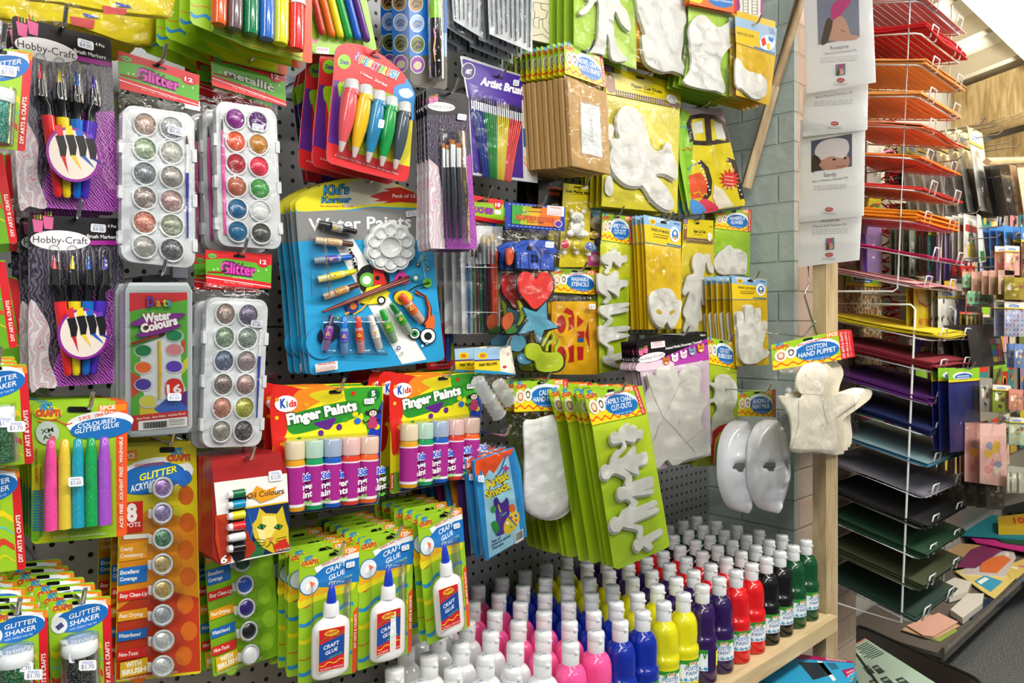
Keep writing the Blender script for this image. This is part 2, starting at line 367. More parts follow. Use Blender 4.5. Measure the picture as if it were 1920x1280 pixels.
# ---------------------------------------------------------------- the place
def struct(name, mb): o = mb.build(name); o['kind'] = 'structure'; return o
m = MB(); m.box((-3,-4,-.05), (9,3,0), 'n:carpet'); struct('floor', m)
m = MB(); m.box((-1.6,WALL,0), (2.04,WALL+.02,1.346), 'n:pegboard'); m.box((-1.6,WALL,1.349), (2.04,WALL+.02,2.5), 'n:pegboard')
m.box((-1.6,WALL+.01,1.346), (2.04,WALL+.02,1.349), '3c3c3e'); struct('wall_pegboard', m)
m = MB(); m.box((-3,WALL+.02,0), (9,WALL+.1,2.75), 'm:b9b5ab'); struct('wall_back', m)
m = MB(); m.box((2.04,.985,0), (2.06,WALL+.02,2.75), 'n:brickblue'); struct('wall_pier_side', m)
m = MB(); m.box((2.06,.985,0), (2.47,1.2,2.75), 'n:brickpink'); struct('wall_pier_front', m)
m = MB(); m.box((-1.6,-3.2,2.78), (2.0,3,2.83), 'm:d8d8d4'); struct('ceiling', m)
# ceiling at the right: cream boards between white joists, timber beams
m = MB(); m.box((2.0,-3,2.66), (9,3,2.70), 'm:e8e2cc'); struct('ceiling_boards', m)
for i, (y0) in enumerate((.42,)):
    m = MB(); m.box((2,y0,2.47), (8,y0+.38,2.56), 'm:aeaca6'); struct('trim_%d' % (i+1), m)
a = math.atan2(.902, .503)
def skewbeam(n, x, y, ln, wd, z0, z1, c):
    m = MB(); m.box((-ln/2,-wd/2,z0), (ln/2,wd/2,z1), c); o = m.build(n); o.location = (x,y,0); o.rotation_euler = (0,0,a); o['kind'] = 'structure'
k = 2
for x, wd, z0, z1, c in ((2.9,.06,2.57,2.66,'m:b9ae97'), (3.35,.05,2.57,2.66,'m:b9ae97'), (3.8,.05,2.57,2.66,'m:b9ae97'), (4.15,.22,2.38,2.60,'n:woodb'), (4.55,.3,2.22,2.37,'n:woodb'), (5.3,.4,2.02,2.2,'n:woodb')):
    skewbeam('trim_%d' % k, x, .5, 4.2, wd, z0, z1, c); k += 1
m = MB(); m.box((6.6,-3,0), (6.7,WALL+.02,2.75), 'm:a89c86'); struct('wall_right', m)
# timber shelf of the poster paints, post and brace
m = MB(); m.box((.1,.845,.574), (1.945,WALL-.004,.594), 'n:woodx'); m.box((.1,.822,.562), (1.945,.845,.598), 'n:woodx')
tag(m.build('paint_shelf'), 'pale wooden shelf board under the rows of poster paint bottles', 'shelf')
m = MB(); m.box((1.951,.855,0), (2.024,.891,1.56), 'n:wood'); tag(m.build('timber_post'), 'upright timber post at the right end of the paint shelf', 'post')
m = MB()
p0, p1 = at(1512,-40,.93), at(1398,352,1.10)
m.tube([p0, p1], .018, 'n:wood', 4); tag(m.build('timber_brace'), 'slanting wooden batten leaning across the pale blue brick', 'batten')
m = MB(); m.tube([at(1408,955,1.15), at(1447,1030,1.05)], .01, 'n:wood', 4); tag(m.build('timber_stick'), 'thin wooden stick standing behind the green poster paint bottles', 'stick')
m = MB(); m.box((1.957,.80,1.16), (2.038,.815,1.2), 'n:wood')
m = MB(); m.box((1.6,.865,.9), (1.61,.87,.91), 'n:wood')
# ---------------------------------------------------------------- poster paints
PC = {'green':'p:0a4a26', 'black':'p:0c0c10', 'red':'p:d8141c', 'purple':'p:2c1150', 'yellow':'p:d9d411', 'blue':'p:0c2a9c', 'pink':'p:f2569a', 'white':'p:e8e8ec'}
PROF = [(.0,0),(.027,0),(.0300,.003),(.0300,.030),(.0300,.074),(.0290,.077),(.0305,.083),(.0308,.090),(.0290,.096),(.0262,.099),(.0272,.106),(.0278,.120),(.0272,.140),(.0250,.150),(.0205,.158),(.0150,.163),(.0145,.167)]
def wrap(mb, c, pts2, r, z0, a0):
    pass
def bottle_proto(cn):
    e = empty('poster_paint_bottle', (0,0,0), 'x', 'paint bottle', 'poster paint bottles on the wooden shelf'); c = PC[cn]
    b = MB(); n = 28; vs = []; fs = []
    for r, z in PROF:
        for j in range(n):
            t = 2*PI*j/n; d = 0
            for ta in (-PI/2-.9, PI/2-.9):
                da = (t-ta+PI)%(2*PI)-PI; q = (da*.028/.010)**2+((z-.122)/.014)**2; d += .0075*math.exp(-q*1.3)
            vs.append(((r-d)*math.cos(t), (r-d)*math.sin(t), z))
    for i in range(len(PROF)-1):
        for j in range(n): fs.append((i*n+j, i*n+(j+1)%n, (i+1)*n+(j+1)%n, (i+1)*n+j))
    b.add(vs, fs, c, True); b.build('body', e)
    k = MB(); k.lathe([(.0145,.163),(.0150,.165),(.0150,.184),(.0146,.1855)], 'p:e6e8ea', 20); k.lathe([(.0148,.1855),(.0153,.187),(.0153,.1965),(.0143,.1995),(.0,.2)], 'p:e6e8ea', 20)
    ko = k.build('cap', e)
    t = MB(); t.box((-.004,-.0178,.1855), (.004,-.013,.1885), 'p:dfe2e4')
    vs, fs, x0, wd = text_mesh('3.95', 0)
    t.add([((v[0]-x0)/wd*.014-.007, v[1]/.69*.005-.002, .2003) for v in vs], fs, '3a62b8'); t.build('cap_lip', ko)
    l = MB(); R = .0304
    def cyl(u, z): a = math.radians(-115)+u/R; return (R*math.cos(a), R*math.sin(a), z)
    def lp(c, pts, lift):
        nonlocal R; R = .0304+lift; l.add([cyl(u, z) for u, z in pts], [tuple(range(len(pts)))], c)
    def band(c, u0, u1, z0, z1, lift, n=14):
        nonlocal R; R = .0304+lift; l.add([cyl(u0+(u1-u0)*i/n, z) for z in (z0, z1) for i in range(n+1)], [(i, i+1, n+2+i, n+1+i) for i in range(n)], c, True)
    band('e9f2f6', -.046, .046, .030, .074, 0); band('2f8f2c', -.046, .046, .066, .074, .0001)
    for u in (-.040,-.030,-.012,.008,.028,.040): lp('2f8f2c', [(u-.004,.067),(u-.002,.058),(u,.054),(u+.002,.058),(u+.004,.067)], .00012)
    for i in range(8): u = -.044+i*.0115; lp('3f9ad0', [(u,.034),(u+.004,.039),(u+.009,.036),(u+.011,.032),(u+.005,.031)], .00012)
    band('1c1c1c', .062, .09, .034, .07, 0); band('e8e21a', .068, .086, .036, .068, .0001)
    for i, (c_, u0, u1) in enumerate((('b8b8c0', -.02, .02),)): pass
    for txt, z, w_, h_, cc, lf in (('POSTER', .0535, .036, .0075, '1f5fa8', .0002), ('PAINT', .0435, .031, .0075, '1f5fa8', .0002), ('500ml', .0335, .014, .003, '222244', .0002), ('Crafti', .0655, .016, .0045, 'e8452a', .0003)):
        for bo, c3, l3 in ((.07, 'f8fcff', 0), (.015, cc, .0001)):
            vs, fs, x0, wd = text_mesh(txt, bo); R = .0304+lf+l3
            l.add([cyl((v[0]-x0)/wd*w_-w_/2, z+v[1]/.69*h_) for v in vs], fs, c3)
    lp('f0d020', [(.0+.010*math.cos(t), .0675+.0035*math.sin(t)) for t in [PI*2*i/12 for i in range(12)]], .00015)
    l.build('label', e); return e
order = ['green','black','red','purple','yellow','blue','pink','white']
ords = ['frontmost','second from the front','third from the front','fourth from the front','fifth from the front','sixth from the front','seventh from the front']
RB = random.Random(5)
for ci, cn in enumerate(order):
    proto = None
    for k in range(2 if cn != 'white' else 4):
        i = ci*2+k; depth = 6 if cn not in ('white',) else 5
        for r in range(depth):
            if cn == 'white' and k >= 2 and r > 3-(k-2): continue
            x = 1.888-i*.0700+RB.uniform(-.0006,.0006); y = .880+r*.0655+RB.uniform(-.0006,.0006)
            if r == 0 and cn == 'yellow' and False: continue
            if proto is None: proto = bottle_proto(cn); o = proto
            else: o = copy_tree(proto)
            o.scale = (1.04,1.04,1); o.location = (x, y, .5945); o.rotation_euler = (0, 0, RB.uniform(-.25,.25)+(.9 if (cn == 'purple' and k == 1 and r == 0) else 0)*-1.9)
            colm = ('right-hand' if k == 0 else 'left-hand') if cn != 'white' else ['rightmost','second from right','third from right','leftmost'][k]
            o['label'] = '%s poster paint bottle, %s in the %s column of %s' % (cn, ords[r], colm, cn)
# ================================================================ left side of the wall
def rr(x0, y0, x1, y1, r, n=4):
    o = []
    for cx, cy, a in ((x1-r,y0+r,-90),(x1-r,y1-r,0),(x0+r,y1-r,90),(x0+r,y0+r,180)):
        for i in range(n+1): t = math.radians(a+90*i/n); o.append((cx+r*math.cos(t), cy+r*math.sin(t)))
    return o
def hobby_logo(a, x, y, w, tilt=0):
    """white oval with the hobby-craft name and the pink pen cups"""
    a.E('f4f2f5', x+w*.5, y, w*.52, w*.17, rot=tilt); t = math.tan(math.radians(tilt))*w
    a.T('3a2440', 'Hobby-Craft', x+w*.03, y+w*.05-t*.47, x+w*.97, y+w*.05+t*.47, w*.115, .0)
    for k, (u, v) in enumerate(((.02,-.34),(.2,-.4))):
        for i, c in enumerate(('c84a2c','6b9c35','e0b23a')): a.R(c, x+w*(u+.03+.05*i), y+w*(v-.08), x+w*(u+.06+.05*i), y+w*v)
        a.P('e86aa0', x+w*u, y+w*v, x+w*(u+.19), y+w*(v+.02), x+w*(u+.17), y+w*(v+.22), x+w*(u+.03), y+w*(v+.21))
def markers(lab, Q, Y, st, price):
    a = Art('brush_marker_pack', lab, 'marker pack', Y, quad(*Q, 520, 920), (255,28)); a.part('backing_card')
    a.card('n:yarngrey', rr(0,0,520,920,22), .001, 'dcdcdc')
    a.P('n:yarn', 100,920,150,760,210,640,330,430,440,400,520,380,520,900,500,918)
    a.B('n:yarnpink', [(2,470),(70,520),(115,620),(105,760),(150,915),(60,918),(3,910)])
    a.P('16121a', [p for p in rr(0,0,520,300,22)][:5]+[(520,150),(330,168),(0,172)]+rr(0,0,520,300,22)[-5:])
    a.P('b52ba0', 330,128,520,122,520,148,340,152)
    a.P('0a080a', rr(200,20,312,46,12)); hobby_logo(a, 15, 132, 320)
    a.T('f5f5f5', 'Brush Markers', 322,114,488,114,20,.02); a.T('f5f5f5', '4 Pcs', 436,52,484,52,16)
    for i in range(7): a.W('e9a6e2', 380+i*18, 430+60*(i%3), 470+i*6, 800, 6, 9, 3)
    a.flush()
    for i, (c, xt, xb) in enumerate((('p:e02a30',170,208),('p:e8cf18',248,254),('p:1266c4',322,306),('p:4a2ab0',394,346))):
        xc = (140,240,328,418)[i]
        a.part('marker_pen'); a.tb(c, [(xt,462,.012,36),(xt+(xb-xt)*.3,560,.012,34),(xb,846,.012,22),(xb,860,.011,16)], 12)
        a.tb('p:0c0c10', [(xc,372,.013,34),(xt,410,.013,24),(xt,462,.012,30)], 12); a.tb('p:0c0c10', [(xc,286,.013,20),(xc,372,.013,28)], 10)
        a.tb(c, [(xc,212,.013,3),(xc,286,.013,15)], 8); p = a.flush()
        a.part('cap', p); a.tb('n:blister', [(xc,156,.013,10),(xc,166,.013,28),(xc,190,.013,38),(xc,375,.013,41)], 14);
    a.part('round_inset')
    a.solid('8a1f94', [(295+140*math.cos(t), 640+140*math.sin(t)) for t in [2*PI*i/30 for i in range(30)]], .026, .027); a.E('e2d6cc', 295,640,126,n=30)
    for i, c in enumerate(('c2202a','e4c41a','1a58b8','2a2a90')):
        x, y = 215+i*52, 560-i*14+i*i*4; a.P(('d22a30','e8cf18','1266c4','6a3ab0')[i], x-8,y-55+i*12,x+26,y-68+i*10,x+34,y-10,x+2,y)
        a.P('101015', x-10,y-5,x+36,y-12,x+50,y+45,x+42,y+96,x+14,y+98,x+6,y+50); a.P(c, x+16,y+94,x+40,y+92,x+48+i*14,y+150-i*8,x+54+i*16,y+182-i*16)
    if price: a.sticker(385, 58, 84, 46, .002, price, 3)
    a.done(st, .032, .8, dx=-.003, dz=-.002, what='hobby brush markers', lab='brush marker card half hidden behind an identical front card')
markers('upper hobby-craft brush marker pack on black card with four clear-capped pens', ((22,28),(208,74),(223,398),(34,386)), 1.04, 2, '$4.00')
markers('lower hobby-craft brush marker pack above the coloured glitter glue pack', ((53,402),(230,410),(236,717),(55,728)), 1.05, 2, '$4.00')

def dats_logo(a, x, y, w, h): a.E('2d7a1c', x, y, w*.5, h*.5, 16); a.E('7ec832', x, y, w*.44, h*.4, 16); a.T('5a2a8a', 'Dats', x-w*.32, y+h*.15, x+w*.32, y+h*.15, h*.34, .03)
def paintset(lab, HQ, BQ, Y, title, tcol, cols, kind, brush, st, pr):
    a = Art('paint_palette_pack', lab, 'paint set', Y, quad(*HQ, 100, 50), (50,6)); a.part('header_card')
    a.card('d8252c', [(0,0),(100,0),(100,50),(0,50)], .001); a.P('5cae2a', 0,14,30,10,100,16,100,42,60,38,0,34)
    a.P('f0f0f0', 0,38,60,43,100,47,100,48,60,44,0,39); a.P('0a0808', rr(42,4,60,8,2))
    dats_logo(a, 10, 8, 15, 8); a.E('c81e28', 87,12,9.5,8); a.T('ffffff', '12', 82,15,92,15,6); a.T('fff', 'colours', 82,18,92,18,1.6,0) if 0 else None
    if title == 'Glitter': a.T(tcol, title, 22,30,76,33,15,.06,0,'3a1040'); a.T('e055b8', title, 22,30,76,33,15,-.0)
    else: a.T(tcol, title, 18,29,84,34,10,.03,0,'1c2a14')
    a.T('eef8e0', 'water based paints', 40,37,72,39,2.4,0); a.P('a01818', 2,30,24,29,30,27,30,29,24,32,2,32); a.E('22181a', 28,28.5,4,1.6)
    for i in (12,80,92,18): a.S('eaffd8', i, 22+i%7, 2.4, .6, 4)
    a.T('ffd8d0', 'Non Toxic . Includes Brush', 28,44.5,72,47.5,2,0); a.flush()
    a.V = quad(*BQ, 140, 310); a.part('palette_tray'); sp = rr(0,0,140,310,22); a.solid('p:d4d8dc', sp, .001, .014)
    a.dome('p:d9dde0', rr(4,4,136,306,20), .0135, .002, 2, curve=False); tr = a.flush()
    for i in range(6):
        for j in (0,1):
            x, y = (44, 96)[j], 34+48.6*i; a.part('paint_pan', tr); c = cols[i*2+j]
            a.pan('p:e4e8ea', x, y, [(25,.0155),(25,.018),(22.5,.019),(21,.0172)]); a.pan(kind+c, x, y, [(21,.0165),(21,.0172),(0,.0174)])
    a.part('brush')
    if brush == 'pink': a.tb('p:e85aa8', [(14,62,.018,2.5),(14,110,.018,4.5),(16,285,.018,3)], 8); a.tb('p:2a2024', [(13,38,.018,1),(14,62,.018,3)], 6)
    else: a.tb('p:f0f2f4', [(126,60,.018,2),(126,120,.018,3)], 8); a.tb('p:3040a8', [(126,120,.018,3.2),(126,250,.018,1.6)], 8)
    if brush != 'pink': a.tb('m:5a4030', [(125,45,.018,1),(126,62,.018,3)], 6)
    
    for y in (70,160,250):
        for x in (136,-6): a.part('hinge_clip', tr).solid('p:dfe3e6', rr(x,y,x+9,y+26,2), .008, .016)
    a.part('clear_bag'); a.sheet('n:film', (-8,-28), (142,-18), (146,318), (-8,318), .021, .003, .0022, 14, 26, len(lab)); a.flush()
    if pr: a.sticker(*pr)
    a.done(st, .03, .3, dx=-.006, dz=-.003, what=title+' paint palette', lab='paint palette pack hanging behind another %s palette' % title)
GL = ['c8a898','cfd0d4','a6be98','cfcfc0','8e969e','b0aaa4','a89890','c49a98','e08468','9aa288','c4c4bc','66666e']
paintset('upper glitter watercolour palette pack of twelve pale sparkling pans', ((221,94),(374,141),(373,200),(224,166)), ((230,195),(364,214),(366,504),(227,489)), 1.03, 'Glitter', 'b01e8c', GL, 'g:', 'blue', 0, (104,38,32,17,.021,'$1.80',8))
paintset('metallic watercolour palette pack with a pink brush in bright colours', ((394,97),(533,132),(537,200),(398,160)), ((405,188),(518,205),(528,468),(409,460)), 1.045, 'metallic', 'd6dcc8', ['8a2a8a','5a2a70','e85a28','c08020','b02838','e03450','b06048','3a9a40','1a6090','e4e6e6','2a6a98','50504c'], 'p:', 'pink', 2, (96,46,26,16,.021,'$1.80',4))
paintset('lower glitter watercolour palette pack beside the boxed sixteen watercolours', ((385,468),(510,477),(508,541),(387,535)), ((388,556),(503,562),(490,836),(379,839)), 1.03, 'Glitter', 'b01e8c', ['9a8478','74688a','7a9a78','8a9c90','66789a','a89698','8c7c74','b08a88','d08870','c0c030','aaa898','504a4c'], 'g:', 'blue', 1, (116,52,26,15,.021,'$1.80',4))

# boxed watercolours
a = Art('watercolour_box', 'watercolour paint box of sixteen in a clear red-topped hanging case', 'paint set', 1.03, 4, (845,400)); a.part('case')
a.solid('p:b9c0c2', [(665,470),(690,425),(1000,425),(1025,470),(1025,1190),(1000,1225),(700,1250),(665,1215)], 0, .02)
a.P('e8e8e8', 690,480,1000,478,1000,1195,700,1225); a.P('d42a30', 690,480,998,478,1000,515,690,580)
a.P('58ae2e', 692,580,1000,515,1000,700,940,690,695,790); a.P('e4e8ea', 745,760,960,680,968,1090,750,1120)
a.P('58ae2e', 962,680,1000,660,1000,1020,968,930); a.P('e0d020', 968,860,1000,820,1000,880,968,920); a.P('d4402a', 968,740,990,730,985,800,968,800)
a.P('58ae2e', 695,770,748,750,750,930,697,960); a.P('d44a2a', 697,900,750,930,750,1130,700,1140); a.P('58ae2e', 700,1040,760,1000,790,1080,760,1140,700,1140)
a.P('e0c81e', 745,1070,830,1060,870,1130,745,1135); a.P('3c6ac8', 820,1100,940,1000,1000,1080,1000,1110,870,1135); a.P('5a2a86', 920,1030,1000,1000,1000,1090)
for x, y, c in ((765,790,'1a7a48'),(930,710,'1a8a50'),(930,785,'e08890'),(765,880,'e06a28'),(930,875,'5a3ab0'),(765,970,'4a3a9c'),(930,968,'c82a28'),(790,1060,'d0c848')):
    a.E('c6cacc', x, y, 50, 36); a.E(c, x-2, y-2, 43, 30)
a.E('d6281e', 930, 995, 50, 58); a.T('f4f4f4', '16', 890,1015,970,1012,44,.03)
a.P('c83034', 700,1135,1003,1105,1003,1190,702,1215); a.P('f2f2ee', 738,1165,998,1140,998,1190,738,1215)
for i in range(26): a.P('202020', 762+i*5,1172-i*.45,764.5+i*5+(i%3),1172-i*.45,764.5+i*5+(i%3),1205-i*.4,762+i*5,1205-i*.4)
a.lines('555555', 900,1155,985,1148,4,9,3,-5); a.T('f8f0e0', 'Non-Toxic . Semi-Moist . Includes Brush', 730,1158,990,1128,12,.01)
a.B('7a2a88', [(700,640),(800,600),(990,590),(900,640),(720,655)]); a.B('7a2a88', [(730,700),(850,650),(970,650),(880,690),(760,715)])
a.P('8a2a20', 700,745,830,705,850,698,850,712,700,760); a.E('2a1010', 862,703,20,9,rot=-15)
for ch, c, x in (('D','6a3a9a',785),('a','e08a2a',832),('t','d8c020',868),('s','3aa8a0',888)): a.T(c, ch, x,552,x+(40 if ch=='D' else 26),551,(50 if ch=='D' else 46),.03,0,'1a1030')
a.T('f4f4f2', 'Water', 765,640,915,618,44,.05,0,'a02a5a'); a.T('f4f4f2', 'Colours', 755,695,950,645,44,.05,0,'a02a5a'); a.flush()
a.part('brush'); a.tb('p:e2b81e', [(850,735,.022,8),(853,900,.022,9),(850,1045,.022,6)], 8); a.flush()
a.part('case_lid'); a.solid('n:clear', rr(668,440,1022,1235,30), .021, .027); a.flush()
a.part('hang_loop'); a.solid('p:101214', [(760,400),(800,385),(900,385),(960,420),(760,425)], .004, .006); a.flush()
a.sticker(930,1035,74,40,.028,'$3.60',0).done(1, .034, .5, dx=-.004, what='boxed watercolours')

# coloured glitter glue
def crafti(a, x, y, w):
    a.E('e8d21c', x+w*.5, y, w*.5, w*.24); a.T('e05a1e', 'CRAFTi', x+w*.04, y+w*.12, x+w*.96, y+w*.1, w*.2, .05, 0, '5a2a70'); a.T('3aa0d8', 'ART.', x+w*.2, y-w*.12, x+w*.7, y-w*.15, w*.2, .05, 0, '2a3a80')
def waves(a, x0, x1, y0, dy, sk, cols=('e8d21c','5cc8c0','d4402a'), n=3, wd=10):
    for i in range(n): a.W(cols[i % len(cols)], x0, y0+dy*i, x1, y0+dy*i+sk, wd*.7, 2.2, wd*(1 if i % 2 == 0 else .3))
a = Art('glitter_glue_pack', 'coloured glitter glue pack of five tubes on lime green card', 'glue pack', 1.0, 8, (345,190)); a.part('backing_card')
a.card('9ac628', [(127,170),(140,160),(495,150),(510,160),(508,680),(495,692),(140,725),(126,715)], .001)
a.P('d8d61e', 127,420,160,400,260,560,270,700,140,724,126,715); a.P('74b81e', 127,520,180,500,220,620,150,715,127,715)
a.P('ea5a26', 462,152,495,150,510,160,508,680,495,692,466,696); a.P('f08a1e', 392,172,505,163,505,190,392,196); a.T('fff8ee', '5PCE', 400,190,462,184,16,.03)
for i in range(15): a.R('2a78c8', 130, 510+i*11, 176, 516+i*11)
a.E('f2f4f6', 400,240,135,46,rot=-5); a.E('1c6cb8', 405,262,125,42,rot=-6); a.T('e84a24', '5 PCE . 10ml EACH', 318,232,466,198,13,.03)
a.T('f8fcff', 'COLOURED', 312,262,465,236,17,.01,.25); a.T('f8fcff', 'GLITTER GLUE', 300,284,480,254,17,.01,.25)
a.W('e8502a', 150,230,290,240,8,1.5,5); crafti(a, 136, 200, 112); a.E('b8c8be', 190,280,47,n=24); a.T('28402c', 'XM', 165,285,215,275,18,.02); a.T('28402c', 'AS', 172,310,212,300,18,.02); a.E('c86868', 210,305,14); a.P('0c0a0a', rr(270,175,365,197,8))
a.V = lambda x, y: (0+y/2.133, 680+x/2.133)
a.V = view(8)
a.T('f6e4d8', 'ACID FREE . SOLVENT FREE . WASHABLE', 492,660,490,296,13,.03); a.T('c0501c', 'SAFE FOR CHILDREN', 152,478,150,340,10,.02); a.T('eef8d8', 'PROUDLY AUSTRALIAN OWNED', 214,705,424,686,8,.01); a.flush()
for i, (c, x) in enumerate((('e84a9a',203),('dcc23a',258),('1c9cb8',311),('18a050',364),('a050c8',417))):
    y0 = 308-i*3; yb = 668-i*6; a.part('glue_tube'); a.tb('s:'+c, [(x-1,y0+94,.014,25),(x+1,yb-8,.014,27),(x+1,yb,.014,27)], 16); p = a.flush()
    a.part('cap', p); a.tb('p:'+c, [(x,y0,.014,10),(x,y0+8,.014,17),(x,y0+60,.014,22),(x-1,y0+94,.014,25)], 16); a.flush()
a.part('blister'); a.tb('n:blister', [(308,398,.012,138),(310,670,.012,140)], 18, .22); a.flush()
a.sticker(303,475,60,38,.03,'$3.60',-4).done(5, .02, .6, what='coloured glitter glue', skip=('glue_tube','cap','blister'))

# glitter shaker packs
def shaker(lab, Q, Y, st, gl, price, dots=False, bh=None):
    a = Art('glitter_shaker_pack', lab, 'glitter pack', Y, quad(*Q, 120, 190), (58,8)); a.part('backing_card')
    a.card('9ac628', rr(0,0,120,190,5), .001); a.P('d2202a', 103,2,120,5,120,185,117,190,103,190); a.P('f08a1e', 84,2,103,2,120,5,120,18,84,18); a.T('fff4e8', '1PCE', 88,15,112,15,8,.03)
    waves(a, 2, 100, 100, 26, -12, n=4, wd=12); a.E('f2f6fa', 60,32,56,26,rot=-12); a.E('1a6ec0', 62,38,54,24,rot=-12); crafti(a, 6, 14, 42); a.P('0a0a0a', rr(46,4,72,11,3))
    a.T('f8fcff', 'GLITTER', 40,38,100,26,9,.01,.25); a.T('f8fcff', 'SHAKER', 40,52,98,40,9,.01,.25); a.T('cfe4ff', 'with shaker top lid', 40,60,92,50,4,.0,.2)
    a.E('e4e8ee', 20,48,16,16,18); a.P('3a3a70', 12,50,24,42,30,50,18,58); a.T('fbe8dc', 'DIY ARTS & CRAFTS', 115,176,115,88,8,.03); a.flush()
    if gl:
        a.part('glitter_jar'); x = 58; a.tb(gl, [(x,104,.02,30),(x,178,.02,31),(x,182,.02,28)], 20); p = a.flush()
        a.part('lid', p); a.tb('p:dfe6ea', [(x,78,.02,26),(x,80,.02,34),(x,98,.02,35),(x,104,.02,33)], 20); a.flush()
        a.part('blister'); a.tb('n:blister', [(x,74,.018,36),(x,182,.018,37)], 16, .95); a.flush()
    if price: a.sticker(price[0], price[1], 34, 20, price[2], '$1.70', 2)
    a.done(st, .018, 1.2, dx=-.004, dz=.004, what='glitter shaker', skip=('glitter_jar','blister','lid'), lab='glitter shaker card fanned out behind an identical front card', dxr=.004)
shaker('topmost glitter shaker pack at the left edge, next to the brush markers', ((-58,86),(62,95),(47,284),(-58,270)), .96, 0, 'g:2a9a8a', (75,42,.002))
shaker('glitter shaker pack with green glitter below the lower brush markers', ((-66,684),(50,682),(64,868),(-60,880)), .97, 2, 'g:0a7a3a', (92,118,.052))
shaker('glitter shaker pack with hidden jar, directly under the green glitter jar pack', ((-78,880),(36,876),(49,1066),(-70,1082)), .98, 3, None, (60,70,.002))
shaker('glitter shaker pack with green jar in the bottom left corner', ((-32,1146),(89,1140),(92,1322),(-30,1330)), .93, 5, 'g:0a7a3a', (92,128,.052))
shaker('glitter shaker pack with black jar beside the corner pack', ((90,1128),(207,1116),(213,1302),(96,1310)), .96, 6, 'g:1c1c20', (72,130,.052))
def redcard(n, Q, Y, dirn):
    a = Art('glitter_shaker_pack', 'tilted glitter shaker card with red strip, %s at the left edge' % dirn, 'glitter pack', Y, quad(*Q, 120, 190), (58,8)); a.part('backing_card')
    a.card('6aa81e', rr(0,0,120,190,5), .001); a.P('d2202a', 100,2,120,5,120,185,117,190,100,190); waves(a, 2, 98, 60, 30, -12, n=4, wd=10)
    a.T('fbe8dc', 'DIY ARTS & CRAFTS', 115,176,115,88,8,.03); a.done(0)
redcard(0, ((-100,280),(5,285),(33,455),(-60,462)), 1.02, 'upper'); redcard(1, ((-90,492),(10,487),(33,650),(-60,665)), 1.0, 'middle'); redcard(2, ((-70,505),(32,520),(62,688),(-40,700)), 1.08, 'second middle')
redcard(3, ((-70,312),(26,285),(33,470),(-60,480)), 1.1, 'second upper')

# eight pots of acrylic
def pots(lab, Q, Y, cols, body, grad, st, first=0, kind='g:'):
    a = Art('acrylic_pot_pack', lab, 'paint pack', Y, quad(*Q, 150, 430), (92,8)); a.part('backing_card')
    a.card(body, rr(0,0,150,430,5), .001); a.B(grad[0], [(2,160),(60,120),(148,150),(148,426),(2,426)], 1); a.P(grad[1], 1,300,60,262,149,290,149,425,1,425)
    for i, (x, y) in enumerate(((128,100),(130,150),(126,200),(130,250),(124,300),(130,350),(120,395),(40,420))): a.E(grad[2], x, y, 15, 18)
    a.E('f2f6f4', 72,58,72,30,rot=-4); a.E('1e6cbc', 62,66,66,28,rot=-8); crafti(a, 90, 30, 50); a.P('f08a1e', 2,16,34,14,34,32,2,34); a.T('fff8ee', '8PCE', 5,29,30,28,9,.03)
    a.T('d8402a', '8 POTS FOR CRAFT PROJECTS', 30,46,88,42,6,.01); a.T('f8f020', 'GLITTER', 40,70,112,56,12,.02,.25); a.T('f8fcff', 'ACRYLIC', 22,90,72,80,12,.02,.25); a.P('0a0a0a', rr(78,10,108,20,4))
    a.B('2a70c8', [(100,60),(130,54),(140,70),(124,84),(110,74)]); a.P('d42a22', 10,108,46,106,46,162,10,164); a.T('ffffff', '8', 16,142,36,141,30,.05); a.T('ffffff', 'POTS', 14,153,42,152,8,.02)
    a.R('f0f0e6', 10,166,60,174)
    for t, y, c in (('Creamy|Consistency',184,'e8a020'),('Excellent|Coverage',226,'1e6cbc'),('Easy Clean-Up',268,'d42a22'),('Fast Drying',304,'e8a020'),('Waterbased',340,'1e6cbc'),('Non-Toxic',374,'d42a22')):
        tt = t.split('|'); h = 12*len(tt)+6; a.P(c, 2,y,56,y-4,54,y-4+h,2,y+h)
        for i, s_ in enumerate(tt): a.T('fff8f0', s_, 5, y+11+12*i, 5+4.6*len(s_)*.85, y+10+12*i, 7, .02, .2)
    a.P('e8b81e', 8,396,56,390,58,418,8,424); a.T('fffbe8', 'WITH', 18,406,46,403,9,.05); a.T('fffbe8', 'BRUSH', 12,419,54,415,9,.05); a.T('f0dcc0', 'PROUDLY AUSTRALIAN OWNED', 10,428,110,424,3.5,.01)
    a.flush()
    for i, c in enumerate(cols):
        if i < first: continue
        x, y = 92-(i % 2), 84+i*46.5; a.part('paint_pot')
        a.pan('n:clear', x-8, y, [(22,.001),(22,.022),(20,.024)]); a.pan('p:b8bcc0', x-8, y, [(20,.019),(20,.022),(17,.0235),(15,.021)]); a.pan(kind+c, x-8, y, [(16,.020),(15,.0212),(0,.0215)]); a.solid('n:clear', rr(x+10,y-11,x+28,y+11,5), .004, .012)
        a.solid('p:d0d4d6', rr(x-34,y-8,x-26,y+8,2), .012, .016)
    a.done(st, .03, .8, what='eight pot acrylic card', skip=('paint_pot',), dx=-.003)
pots('orange and red glitter acrylic card of eight pots below the watercolours', ((225,830),(368,826),(377,1262),(216,1279)), 1.05, ['9a6ab8','8a7ab0','3a7a50','b8a060','c0a050','a8aeb2','d4d8d8','dfe2e2'], 'd4c81e', ('d88a1e','b83a1e','c86420'), 2)
